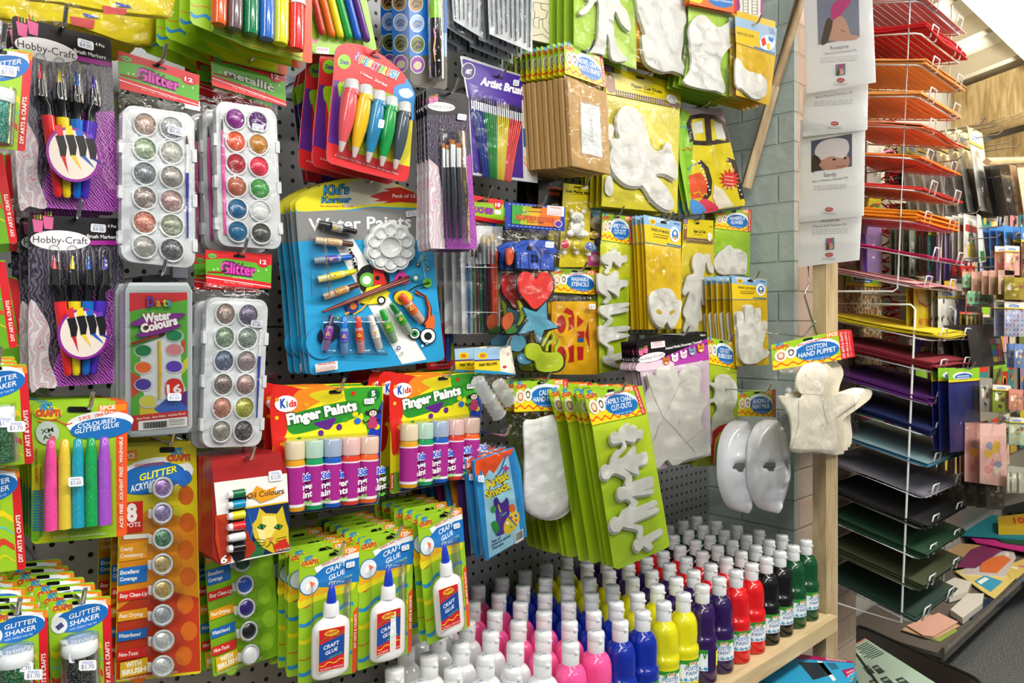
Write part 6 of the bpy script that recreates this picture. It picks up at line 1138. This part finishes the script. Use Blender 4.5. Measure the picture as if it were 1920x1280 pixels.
# racks
XR, XW = 2.18, .345
WH = 'p:dfe2e2'
def rack(name, lab, wires):
    e = empty(name, (XR, .8, 1.9 if 'upper' in lab else 1.3), lab, 'rack'); o = e.location.copy()
    for side in (0, 1):
        m = MB()
        for w_ in wires: m.tube([atX(x, y, XR)-o+Vector((side*XW,0,0)) for x, y in w_], .0032 if len(w_) == 2 else .003, WH, 8)
        m.build('side_frame', e)
    return e, o
up, uo = rack('wire_rack', 'upper white wire rack holding red, orange and pink sheets', [[(1709,-60),(1683,540),(1675,546),(1480,546)]])
lo, loo = rack('wire_rack', 'lower white wire rack of yellow, purple, blue and dark sheets', [[(1480,567),(1708,571),(1716,580),(1690,1166)], [(1690,1168),(1572,1131),(1500,1108)]])
def shelf_tray(rk, o, b, f, lab, cols, kind, n, thick, seed, wavy=0):
    B, Fp = atX(b[0], b[1], XR)-o, atX(f[0], f[1], XR)-o; d = (B-Fp).normalized(); L = (.978-(Fp.y+o.y))/d.y; B = Fp+d*L; W_ = Vector((XW,0,0)); nrm = Vector((1,0,0)).cross(d).normalized()
    if nrm.z < 0: nrm = -nrm
    m = MB(); m.tube([B, Fp+d*.012, Fp+Vector((.012,0,0)), Fp+W_-Vector((.012,0,0)), Fp+W_+d*.012, B+W_, B], .0026, WH, 6)
    for i in range(1, 12): q_ = d*(L*i/12); m.tube([Fp+q_, Fp+q_+W_], .0012, WH, 4, cap=False)
    t = m.build('tray', rk)
    for u in (.18, .27, .78, .87):
        pass
    for u in (.2, .8):
        m = MB(); c0 = Fp+W_*u; w2 = Vector((.022,0,0)); f_ = -d*.012; u_ = Vector((0,-.008,.034))
        m.tube([c0-w2, c0-w2+f_, c0-w2+f_+u_, c0+w2+f_+u_, c0+w2+f_, c0+w2], .0022, WH, 6); m.build('lip', t)
    R_ = random.Random(seed); h = .0035; g = {'f': 'felt sheets', 'm': 'paper sheets'}[kind]
    for k in range(n):
        nx, ny = 8, 12; vs = []; a0, b0 = R_.uniform(.0,.012), R_.uniform(-.004,.010); ex = R_.uniform(-.004,.012); th = thick*R_.uniform(.7,1.2)
        for s_ in (0, 1):
            for j in range(ny+1):
                for i in range(nx+1):
                    u, v = i/nx, j/ny
                    wv = wavy*(.5+.5*math.sin(u*7+seed+k*.4))*(1-v)**1.5 + .002*noise.noise(Vector((u*3, v*3, seed+k)))+wavy*.5*math.sin(v*5+seed)*(1-v)
                    vs.append(o+Fp-d*(.008+b0)+d*((L-.01)*v)+Vector((.004-ex+(XW-.008+ex+a0)*u,0,0))+nrm*(h+wv+s_*th))
        st = (nx+1)*(ny+1); fs = []
        for j in range(ny):
            for i in range(nx): a = j*(nx+1)+i; fs += [(a,a+nx+1,a+nx+2,a+1), (st+a,st+a+1,st+a+nx+2,st+a+nx+1)]
        for i in range(nx): fs += [(i,i+1,st+i+1,st+i), (st-nx-1+i,2*st-nx-1+i,2*st-nx+i,st-nx+i)]
        for j in range(ny): a = j*(nx+1); fs += [(a,st+a,st+a+nx+1,a+nx+1), (a+nx,a+2*nx+1,st+a+2*nx+1,st+a+nx)]
        m = MB(); c = cols[k % len(cols)]; org = Fp+o; m.add([v-org for v in vs], fs, kind+':'+c)
        ob = m.build('coloured_sheet', None, org); tag(ob, '%s sheet in the rack tray %s' % (lab[0], lab[1]), 'sheet', '%s %s' % (lab[0], g)); h += th+.0006
TR = [((1632,7),(1726,2),('pale pink','at the very top'),['e0a8a0','d89890'],'m',3,.002,0),
 ((1636,67),(1724,62),('red','second from the top'),['b80c14','c01018'],'f',5,.004,.008),
 ((1639,122),(1726,122),('pale orange','third from the top'),['e8a45a'],'m',4,.003,.001),
 ((1629,182),(1720,181),('tan orange','fourth from the top'),['e09a4c'],'m',4,.003,0),
 ((1628,237),(1720,240),('salmon','fifth from the top'),['e88a60','e0401e','e8a080'],'m',4,.002,.008),
 ((1625,292),(1715,298),('bright orange','sixth from the top'),['e87a1e'],'m',2,.003,.001),
 ((1621,350),(1722,358),('coral red','seventh from the top'),['d8382a'],'m',3,.003,0),
 ((1617,409),(1711,416),('marigold','eighth from the top'),['e8901a','e07c10'],'f',7,.0035,.001),
 ((1613,463),(1728,484),('hot pink','ninth from the top'),['d81e6a'],'f',2,.003,.002),
 ((1560,510),(1712,538),('dusty pink','lowest of the upper rack'),['d87a90','e0a8a8'],'m',4,.002,.007)]
for i, (b, f, lb, cc, kd, n, th, wv) in enumerate(TR): shelf_tray(up, uo, b, f, lb, cc, kd, n, th, i+1, wv)
TL_ = [((1562,601),(1741,638),('yellow','highest of the lower rack'),['d8c410','c8b00c'],'f',4,.0035,.006),
 ((1605,665),(1740,697),('dark red','under the yellow one'),['6a0c1c','7a1424'],'f',6,.0035,.002),
 ((1607,720),(1733,757),('purple','under the dark red one'),['52146a'],'f',5,.0035,.002),
 ((1613,778),(1731,816),('navy blue','under the purple one'),['12225a'],'f',4,.0035,.006),
 ((1620,836),(1729,874),('light blue','under the navy one'),['2a82a8','8aa8b0'],'m',4,.002,.001),
 ((1568,872),(1725,934),('grey','under the light blue one'),['6c6a74','8a8a94'],'m',3,.002,.001),
 ((1569,928),(1725,992),('black','under the grey one'),['121012'],'f',4,.0035,.001),
 ((1571,983),(1720,1048),('bottle green','under the black one'),['0e3c24'],'m',6,.003,.001),
 ((1571,1041),(1718,1107),('olive','under the bottle green one'),['343c20'],'m',6,.003,.001),
 ((1572,1098),(1709,1167),('dark teal green','lowest of the whole rack'),['0c2c22'],'m',4,.003,.001)]
for i, (b, f, lb, cc, kd, n, th, wv) in enumerate(TL_): shelf_tray(lo, loo, b, f, lb, cc, kd, n, th, i+21, wv)
# ================================================================ far display to the right
m = MB(); m.box((2.62,1.0,.66), (2.71,1.279,2.45), 'm:b88a52'); tag(m.build('timber_upright'), 'tan timber upright behind the wire racks', 'post')
m = MB(); R_ = random.Random(3)
for k in range(420):
    z = R_.uniform(.6,2.1); a = R_.uniform(0,2*PI); p = Vector((2.80+.012*math.cos(z*9), 1.0, z)); q_ = p+Vector((.035*math.cos(a), .03*math.sin(a), R_.uniform(-.02,.02))); t = Vector((0,0,.006))
    m.add([p, q_, q_+t, p+t], [(0,1,2,3)], ('k:b01e2a','k:d8506a','k:8a1420')[k % 3])
tag(m.build('tinsel_garland'), 'long red tinsel garland hanging beside the tan timber upright', 'garland')
m = MB(); m.box((2.95,.985,.62), (6.4,.995,2.02), 'm:8c867a'); tag(m.build('backdrop_board'), 'grey board behind the hanging packs of the far display', 'display')
m = MB(); m.tube([at(1850,303,.62), at(1990,296,.62)], .012, 'n:woodx', 4); tag(m.build('cross_batten'), 'pale wooden batten crossing in front of the far packs', 'batten')
def bpack(lab, V, pts, Y, hd, body, n=0, art=None, dy=.02, skip_hook=True, name='craft_pack', film=True, split=.2, seed=1):
    a = Art(name, lab, 'craft pack', Y, V, ((pts[0][0]+pts[1][0])/2, pts[0][1]+4)); TL, TR, BR, BL = pts
    lerp = lambda p, q_, t: (p[0]+(q_[0]-p[0])*t, p[1]+(q_[1]-p[1])*t); ML, MR = lerp(TL, BL, split), lerp(TR, BR, split)
    a.part('backing_card'); a.card(body, pts, .0015)
    if art:
        a.V0 = a.V; V0 = a.V; a.V = quad(V0(*ML), V0(*MR), V0(*BR), V0(*BL)); art(a); a.V = V0
    a.flush()
    if hd:
        a.part('header_card'); a.card(hd, [TL, TR, MR, ML], .001, z=.003); V0 = a.V; a.V = quad(V0(*TL), V0(*TR), V0(*MR), V0(*ML)); a.E('f0f0ea', 45,55,32,30); a.E('2a6ab8' if hd != '2a6ab8' else 'e8c81e', 48,62,28,24); a.lines('f4f4f4', 28,55,70,55,2,16,7); a.P('e8d020', 0,84,100,84,100,100,0,100); a.V = V0; a.flush()
    if film: a.part('clear_bag'); a.sheet('n:film', ML, MR, BR, BL, .012, .004, .003, 8, 10, seed)
    a.done(n, dy, .8, hook=not skip_hook, what=' '.join(lab.split()[:4]), skip=('clear_bag',), dx=-.001); return a
def quadrect(x0, y0, x1, y1, s=0): return [(x0,y0),(x1,y0+s),(x1,y1+s*.3),(x0,y1)]
def dots(cols, r=9, nx=3, ny=5):
    def f(a):
        k = 0
        for j in range(ny):
            for i in range(nx): a.E(cols[k % len(cols)], 100/nx*(i+.5), 100/ny*(j+.5), r*3/nx, r*3/ny*.7, 8); k += 1
    return f
def bars(cols, n):
    def f(a):
        for i in range(n): a.R(cols[i % len(cols)], 100*i/n+1, 4, 100*(i+.8)/n, 96)
    return f
def blob(cols):
    def f(a):
        R_ = random.Random(len(cols)*7+int(cols[0], 16) % 97)
        for i in range(9): x, y = R_.uniform(15,85), R_.uniform(12,88); a.B(cols[i % len(cols)], [(x+R_.uniform(6,20)*math.cos(t), y+R_.uniform(5,12)*math.sin(t)) for t in [PI*2*j/6 for j in range(6)]], 3)
    return f
def artpaper(a): a.E('d8c478', 50,8,42,26); a.L('d83a2a', [(8,6),(20,28),(50,36),(80,28),(92,6)], 4); a.T('d8502a', 'ART PAPER', 18,72,86,72,12,.03); a.lines('c87a2a', 25,80,75,80,2,7,2)
def lock(a): a.L('4a8a1e', [(35,50),(38,30),(55,25),(68,35),(70,52)], 9); a.P('d8c41e', 25,50,80,52,80,88,25,88); a.P('c8301e', 10,2,90,4,90,22,10,20)
R_ = random.Random(8)
CN = (('red','b8302a'),('olive','7a8a3a'),('lilac','a890c0'),('cream','dcd2b8'),('brown','6a4a3a'),('teal','3a8a88'),('pink','dc9aa8'),('charcoal','3a3a3e'),('gold','c8a03a'),('pale blue','9ab4d0'))
for r in range(5):
    for k in range(13):
        X = 2.98+k*.165+R_.uniform(-.02,.02); z = 2.0-r*.27; w_, h_ = R_.uniform(.10,.15), R_.uniform(.18,.25); nm, cc = CN[(r*3+k*7+R_.randrange(3)) % 10]; m = MB()
        Yp = R_.uniform(.965,.9815); m.box((0,0,-h_), (w_,.002,0), 'c:'+cc); m.box((0,-.0015,-h_*.24), (w_,0,0), 'c:'+R_.choice(('e8e4d8','8cc42a','d83a2a','2a6ab8','e8d020','1c1a1e')))
        for q_ in range(5): u, v = R_.uniform(.02,w_-.03), R_.uniform(-h_+.02,-h_*.35); m.add([(u+.018*math.cos(t), -.001, v+.02*math.sin(t)) for t in [PI*2*j/7 for j in range(7)]][::-1], [tuple(range(7))], 'c:'+R_.choice(('f0e8d8','d83a4a','3a3a3a','e8b81e','3a8ac8','e8a0b0')))
        o = m.build('craft_pack', None, (X,Yp,z)); o.rotation_euler = (0,R_.uniform(-.05,.05),0); tag(o, '%s craft pack in the %s row of the far display, %s' % (nm, ('top','second','middle','fourth','lowest')[r], ('nearest the racks','second','third','fourth','fifth','sixth','seventh','eighth','ninth','tenth','eleventh','twelfth','farthest')[k]), 'craft pack', 'small assorted packs deep in the far display')
# behind the rack, on the brick and the wall beyond it
bpack('giraffe print paper pack on the brick behind the yellow sheets', 14, quadrect(568,178,772,600,14), .98, '8cc42a', 'n:giraffe', 1, None, split=.26)
bpack('second giraffe print pack under the first, behind the dark red sheets', 14, quadrect(620,620,775,790,6), .98, None, 'n:giraffe', film=True)
bpack('bright green and pink pack behind the navy sheets', 14, quadrect(640,860,782,1110,10), .975, '2a8ac8', '2ac83a', 0, lambda a: a.R('c81e8a', 2, 60, 55, 98))
bpack('lilac paper pack just right of the fascinator kit sheets', 14, quadrect(648,-60,772,215,8), .97, None, 'b090c8', 0, lambda a: a.P('5a3ab0', 5,0,25,0,35,98,20,98))
bpack('grey cloth pack at the top behind the orange trays', 13, quadrect(600,700,672,920,6), .97, None, 'd8d8d0', 0, blob(['c8c8c0','f0f0ea','a0a09a']))
bpack('yellow pack with red marks behind the coral tray', 13, quadrect(585,985,672,1090,5), .965, None, 'dcc81c', 0, blob(['c8301e','2a8a3a']))
for i, (x, c1, c2) in enumerate(((790,'3a5a48','8a9a84'),(850,'b8b4ac','6a6a64'),(920,'d8d0c0','d84a6a'))):
    bpack(('dark green leaf print pack','grey patterned pack','pale floral pack')[i]+' hanging high behind the orange trays', 13, quadrect(x,720,x+62,915,8), 1.02-.03*i, None, c1, 3, blob([c2,c1,'2a2a2a']))
for i, (x, c1, c2, hd) in enumerate(((800,'6a8a4a','c8a020','d83a2a'),(862,'9a9a90','4a4a48','8a5a2a'),(905,'dcc81c','2a2a2a',None))):
    bpack(('olive craft pack','grey glitter pack','narrow yellow pack')[i]+' behind the marigold tray', 13, quadrect(x,1010,x+58,1270,8), 1.0-.02*i, hd, c1, 3, blob([c2,'f0f0e8',c1]))
bpack('silver floral pack at the front of the top far stack', 16, [(330,220),(412,262),(470,700),(400,680)], .72, 'c8d0a0', 'p:d4d4d0', 7, blob(['a8a8a4','f0f0ee','7a7a78']), dy=.028, skip_hook=False, seed=4)
bpack('pale pack with purple rings at the right of the silver stack', 16, quadrect(440,440,500,740,10), .76, None, 'd8d4d0', 0, dots(['6a3a8a','c83a6a'], 10, 2, 4))
bpack('padlock picture pack in yellow and red under the silver stack', 16, [(312,700),(388,715),(395,965),(312,955)], .74, None, 'e8e8e0', 4, lock, skip_hook=False)
bpack('white pack with green strip right of the padlock pack', 16, [(384,700),(405,712),(436,962),(396,968)], .715, None, 'e0e4dc', 0, lambda a: a.R('3a8a3a', 20, 70, 80, 96))
bpack('lilac pack with green header left of the padlock pack', 16, quadrect(235,745,303,1062,8), .78, '8cc42a', '8a70b8', 3, None, seed=6)
bpack('teal and white card pack below the hot pink sheets', 14, quadrect(1035,0,1115,205,6), .84, None, '2a7a78', 2, blob(['f0f0f0','2a2a2a']))
bpack('silver sequin pack with white tag below the coral tray', 14, quadrect(930,-60,1005,235,8), .88, None, '8a9a84', 3, blob(['c8ccc0','4a5448']))
bpack('dark red velvet card strip behind the hot pink tray', 14, quadrect(1002,-40,1036,235,4), .86, None, '8a2a1a', 1)
bpack('dark booklet pack at the upper right of the far display', 16, [(500,430),(598,440),(610,712),(552,706)], .66, None, '22262e', 6, dots(['3a4a6a','20242a'], 6), dy=.02, skip_hook=False)
bpack('orange edged picture pack at the right border', 16, [(598,425),(700,440),(705,705),(640,700)], .64, None, 'e0c8a8', 1, blob(['d84a2a','8ab0c8','e8e0c8']))
bpack('blue bordered house picture pack at the right edge', 16, [(530,762),(620,775),(612,1050),(540,1040)], .66, None, '4a8ad0', 3, lambda a: (a.R('8a5a50', 20, 6, 96, 98), blob(['c8a890','6a4438','a8b8c8'])(a)))
bpack('brown glitter card pack beside the blue bordered house pack', 16, quadrect(625,770,700,1180,10), .62, '3a7ac8', '7a4a3a', 2, blob(['c89a5a','5a2a20','d8c8a8']))
for i, (x, y, lb) in enumerate(((305,1040,'upper row of small mint green pegs'),(330,1130,'lower row of small mint green pegs'))):
    a = Art('peg_strip', lb+' on a card beside the padlock pack', 'pegs', .70-.02*i, 16, (x+60,y)); a.part('card'); a.card('c8c0b0', [(x,y+10),(x+118+i*40,y+22),(x+112+i*40,y+82),(x-2,y+72)], .001); a.flush()
    for k in range(4+i): q_ = x+12+k*28; a.part('peg'); a.solid('p:8ac8a0', [(q_,y+4+k*2),(q_+6,y-10+k*2),(q_+12,y-10+k*2),(q_+18,y+6+k*2),(q_+18,y+64),(q_,y+62)], .002, .008); a.z = .0085; a.E('7a5a44', q_+9, y+36+k*2, 7, 11); a.flush()
    a.done(0, hook=False)
for i in range(2): bpack(('red','second red')[i]+' tagged card above the mint green pegs', 16, quadrect(300+i*38,982,335+i*38,1040,3), .74-.01*i, None, 'd83a30', 1, dots(['f0e0d8'], 8, 1, 2))
bpack('yellow art paper pack with round cream window', 14, quadrect(957,302,1093,592,10), .76, None, 'e4cc20', 1, artpaper, split=.0)
bpack('blue and yellow glove picture pack under the art paper pack', 14, quadrect(957,600,1090,700,6), .77, None, '6a4ab0', 0, lambda a: (a.B('e8b81e', [(30,30),(60,20),(75,60),(60,98),(35,95)]), a.E('f0c8a8', 60,40,14,18)))
bpack('dalmatian spotted paper pack beside the yellow art paper', 14, quadrect(1095,305,1203,720,8), .73, 'e8e8e4', 'n:dalmatian', 1, split=.12)
bpack('deep blue card strip right of the dalmatian pack', 14, quadrect(1205,320,1252,640,4), .73, '8cc42a', '28309a', 2, split=.14)
bpack('black pack with fluorescent colour swatches', 14, [(1255,515),(1440,512),(1480,740),(1290,765)], .66, None, '3c3838', 4, lambda a: [a.R(c, 66+16*(k % 2), 18+18*(k//2), 80+16*(k % 2), 34+18*(k//2)) for k, c in enumerate(('e83a8a','f0f0f0','2ac84a','e86a2a','2a8ad8','e83a6a','e8d020','f08ab0'))], dy=.018)
bpack('row of yellow topped pens in a pack below the pegs', 14, quadrect(1255,440,1350,515,3), .68, 'e83a3a', '5a5450', 1, bars(['d8b81e','3a3430'], 8))
bpack('small silver pack right of the yellow topped pens', 14, quadrect(1352,470,1440,520,3), .67, None, 'd8d4d0', 0, blob(['6a6a6a','b0a8a0']))
bpack('big navy felt pack with green striped header', 14, [(1153,768),(1330,758),(1338,1215),(1165,1245)], .64, '8cc42a', '1e2a78', 2, None, dy=.02, split=.16, skip_hook=False, seed=9)
bpack('pink baby animal card pack with elephant and lion pictures', 14, [(1335,1080),(1482,1075),(1488,1440),(1335,1420)], .60, None, 'e8b8b0', 1, blob(['e8c020','8a9ab8','f0e0d0','d88a8a']), dy=.03, skip_hook=False)
bpack('brown card pack at the front of the brown fan', 15, quadrect(1165,70,1200,255,4), .66, None, '8a5a44', 9, bars(['6a4434','a8705a','3a2a24'], 4), dy=.028, seed=12)
bpack('dark card pack hanging low beneath the pink animal pack', 15, quadrect(1255,225,1345,375,4), .62, None, '4a443c', 5, blob(['8a8070','2a2824','b8a890']), dy=.03, seed=13)
bpack('white and grey ribbon pack behind the batten at lower right', 15, quadrect(1360,150,1447,290,4), .58, None, 'a8a898', 3, bars(['c8c8b8','6a7a5a','d8d0c0'], 7), dy=.03, seed=14)
for i, (q_, c, lb) in enumerate((((1335,815,1405,1010),'9a948c','grey photo corner pack left of the green strips'),((1408,855,1505,1015),'8aa02a','olive green strip pack beside the photo corners'),((1500,880,1580,1000),'d88a7a','coral and cream sticker pack at the right edge'),((1500,1040,1590,1200),'b8ccb0','pale green pack at the right edge above the batten'),((1440,200,1530,340),'d8b0a0','warm floral pack above the coloured stripe pads'),((1475,380,1585,580),'b0b8d8','lavender pad pack with tiny coloured rows'),((1530,620,1590,760),'6a8ac8','small blue figure pack at the right edge'),((1475,60,1560,230),'e8a8a0','pink patchwork pack at the right edge'),((1475,240,1590,370),'a09030','gold and red pack right of the mint pegs'))):
    bpack(lb, 14, quadrect(q_[0],q_[1],q_[2],q_[3],6), .62-.01*(i % 3), ('e8e0d8' if i % 2 else None), c, 4 if i in (0,1,4) else 1, (dots(['d83a2a','e8b81e','3a8ac8','8a5ab0'], 7, 5, 6) if i in (5,) else blob(['f0ece0','8a5a4a','3a3a3a' if i < 2 else 'd8c870'])), dy=.022, seed=i)
for i, (x, y) in enumerate(((1855,232),(1862,238),(1872,252),(1890,268),(1905,275),(1795,300),(1880,330),(1892,345),(1872,425),(1868,445),(1862,482),(1870,500),(1905,545),(1880,560))):
    p = at(x, y, .66); m = MB(); m.tube([(0,.33,0),(0,.0,0),(0,-.012,.01)], .0022, 'k:c0b8a8', 5); tag(m.build('display_hook', None, p), 'empty steel hook sticking out of the far display', 'hook', 'empty hooks of the far display')
# ---------------------------------------------------------------- low shelf with sheets, case and boxes
def slab(name, lab, cat, pts, zt, th, c, art=None, group=None):
    """flat thing lying level, traced by its top outline (photo pixels) at height zt"""
    P = []; zt = zt-.425 if zt > .55 else zt
    for x, y in pts:
        t = (CAMZ-zt)*F/(y-HY); k = (x-CX)/F; P.append(Vector(((k*SN+CS)*t, (-k*CS+SN)*t, zt)))
    o = sum(P, Vector())/len(P); o.z = zt-th; m = MB(); Q = [p-o for p in P]; m.prism(Q, (0,0,-th), c)
    if art:
        def g(u, v, dz=.0006): return (Q[0]*(1-u)+Q[1]*u)*(1-v)+(Q[3]*(1-u)+Q[2]*u)*v+Vector((0,0,dz))
        art(m, g)
    return tag(m.build(name, None, o), lab, cat, group)
def gr(m, g, c, u0, v0, u1, v1, dz=.0006): m.add([g(u0,v0,dz), g(u1,v0,dz), g(u1,v1,dz), g(u0,v1,dz)], [(0,1,2,3)], c)
def gt(m, g, c, txt, u0, v0, u1, h, dz=.0009, bo=.02, vert=1):
    vs, fs, a0, wd = text_mesh(txt, bo); m.add([g(u0+(v[0]-a0)/wd*(u1-u0), v0-v[1]/.69*h*vert, dz) for v in vs], fs, c)
m = MB(); m.box((3.02,.90,.135), (6.4,1.255,.15), 'm:57504a'); m.box((3.02,.89,.125), (6.4,.90,.175), 'm:4a4642')
for i in range(170): m.box((3.02+i*.0205,.887,.155), (3.028+i*.0205,.89,.173), 'k:f0e8dc')
tag(m.build('low_shelf'), 'low dark shelf with a ticked metal edge strip at the right', 'shelf')
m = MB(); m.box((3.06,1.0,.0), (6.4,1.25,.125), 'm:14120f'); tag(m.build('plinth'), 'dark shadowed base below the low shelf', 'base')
S3 = [('teal','0e7a8a',[(1790,985),(1860,965),(1960,975),(1950,1012),(1800,1002)]),('dark green','0e4a30',[(1835,992),(1920,975),(2000,985),(1990,1030),(1880,1015)]),('magenta','b81e7a',[(1812,1002),(1900,1008),(2000,1030),(1990,1046),(1830,1015)])]
slab('card_box', 'yellow box marked 1000 at the back of the low shelf', 'box', [(1870,968),(1960,958),(1975,985),(1872,985)], .68, .05, 'c8a428', lambda m, g: (gt(m, g, 'c82a20', '1000', .3, .8, .75, .5),))
for i, (n_, c, pts) in enumerate(S3): slab('felt_sheet', n_+' felt sheet lying on the low shelf under the yellow box', 'sheet', pts, .63-.008*i, .007, 'f:'+c)
for i, (lab, c, pts, z) in enumerate((('black and white leaflet at the back right of the low shelf','20262a',[(1880,950),(1940,935),(1960,950),(1900,962)],.64),('tan sheet at the back of the low shelf under the rack','c09a68',[(1770,1035),(1800,1018),(1850,1022),(1820,1058),(1765,1052)],.598),('plum card pack on the tan sheet of the low shelf','7a2a5a',[(1820,1030),(1842,1022),(1880,1030),(1830,1062),(1790,1062)],.602),
  ('orange card pack in the middle of the low shelf','d8703a',[(1840,1050),(1880,1040),(1895,1048),(1870,1072),(1838,1070)],.600),('white lace paper pack at the middle right of the low shelf','c8c0c0',[(1830,1040),(1900,1030),(1905,1045),(1885,1080),(1800,1075)],.594),('yellow speckled card pack near the shelf edge','d8c068',[(1880,1062),(1925,1045),(1960,1050),(1930,1080),(1895,1084)],.592),('cream yellow embossed card on the low shelf','dcc878',[(1790,1070),(1825,1062),(1910,1078),(1865,1122),(1845,1110)],.590),
  ('blue card pack on the shelf edge at the right','2a4a9a',[(1900,1085),(1940,1060),(1990,1062),(1930,1092)],.588),('navy card pack under the cream card','1e2a44',[(1820,1128),(1860,1120),(1895,1118),(1830,1158),(1790,1160)],.584),
  ('pink card bundle at the front left of the low shelf','d8a898',[(1700,1172),(1760,1148),(1796,1165),(1750,1192),(1730,1190)],.592),('tan card bundle beneath the pink bundle','c0a080',[(1690,1180),(1740,1150),(1800,1172),(1755,1196),(1735,1194)],.585),('lime card peeking out below the tan bundle','8aa04a',[(1740,1196),(1790,1176),(1795,1182),(1762,1202)],.580))):
    slab('card_pack', lab, 'card pack', pts, z, .004, 'c:'+c, (lambda m, g: [gr(m, g, ('f0ece0','c87a8a','e8c020')[k % 3], .1+.2*k, .2+.13*(k % 3), .22+.2*k, .45+.13*(k % 3)) for k in range(4)]) if i in (4,5) else ((lambda m, g: (gr(m, g, '3a9ac0', .1,.45,.6,.85), gr(m, g, 'f4f4f4', .15,.5,.5,.6,.0009))) if i == 6 else None))
for i, pts in enumerate(([(1765,1095),(1790,1082),(1822,1090),(1815,1108),(1780,1118)], [(1782,1142),(1815,1112),(1845,1112),(1842,1130),(1805,1158)])):
    slab('soap_box', ('white wrapped soap-like block farther back on the low shelf','white wrapped soap-like block nearer the shelf edge')[i], 'box', pts, .606, .026, 'p:e0dcd4')
# black case with leaflet, on the floor shelf
m = MB(); cp = rr(0,0,1,1,.12,5); P = []
def onz(x, y, z): t = (CAMZ-z)*F/(y-HY); k = (x-CX)/F; return Vector(((k*SN+CS)*t, (-k*CS+SN)*t, z))
c4 = [onz(1582,1194,.2), onz(1612,1172,.2), onz(1850,1280,.2), onz(1745,1420,.2)]; oc = sum(c4, Vector())/4
m.prism([(c4[0]*(1-u)+c4[1]*u)*(1-v)+(c4[3]*(1-u)+c4[2]*u)*v-oc for u, v in cp], (0,0,-.19), 'p:1a1816'); e = m.build('black_case', None, oc); tag(e, 'large glossy black case lying low beneath the wire rack', 'case')
m = MB(); m.tube([(c4[0]*(1-u)+c4[1]*u)*(1-v)+(c4[3]*(1-u)+c4[2]*u)*v-oc for u, v in cp+cp[:1]], .006, 'p:24211e', 6); m.build('rim', e)
def leaf(m, g):
    for i in range(9): gr(m, g, '2a4a44', .08, .06+i*.03, .55-(i % 3)*.05, .073+i*.03)
    gr(m, g, 'e0e4d8', .55,.08,.68,.2); 
    for k, (u, v) in enumerate(((.45,.42),(.62,.38),(.5,.62),(.7,.6),(.3,.7),(.8,.8))): gr(m, g, '3a4440', u, v, u+.13, v+.14); gr(m, g, '8a9a8c', u+.02, v+.03, u+.11, v+.06, .0009)
    gr(m, g, 'd86a5a', .0,.0,1,.015); gr(m, g, 'd8b83a', .0,.985,1,1)
slab('instruction_leaflet', 'pale green printed leaflet lying on the black case', 'leaflet', [(1622,1196),(1576,1222),(1640,1330),(1770,1290)], .202, .001, 'a8c0b0', leaf)
m = MB(); m.box((.3,.9,.18), (1.95,WALL,.2), 'm:2a2622'); m.box((1.3,.60,.41), (1.93,.84,.429), 'm:3a342c'); tag(m.build('under_shelf'), 'dark lower board under the paint shelf carrying the cutting kits', 'shelf')
def ck(m, g):
    gr(m, g, 'a81e5a', 0,0,1,.12); gr(m, g, 'a81e5a', .72,.5,.98,.8); gr(m, g, '26323a', .1,.2,.5,.55); gr(m, g, 'e0e4e8', .42,.15,.5,.7); gt(m, g, 'f4f4f4', 'PHOTO', .96, .62, .78, -.08); gt(m, g, 'f4f4f4', 'CUTTING KIT', .97, .76, .74, -.07); gt(m, g, 'f4f4f4', 'PHOTO CUTTING KIT', .6, .09, .9, .06); gt(m, g, 'e8c81e', 'CRAFTi', .9, .95, .75, -.07)
    for i in range(6): gr(m, g, '1a4a5a', .55,.2+i*.04,.7,.22+i*.04)
slab('cutting_kit_box', 'blue and magenta photo cutting kit box, upper of the two', 'box', [(1470,1222),(1600,1240),(1606,1262),(1560,1330),(1400,1260)], .50, .034, '2a9ac8', ck)
slab('cutting_kit_box', 'second cutting kit box lying under the first, mostly magenta', 'box', [(1430,1235),(1520,1250),(1480,1330),(1330,1310)], .465, .034, 'a81e5a', lambda m, g: gr(m, g, '2a9ac8', .1,.2,.8,.8))
build_hooks()
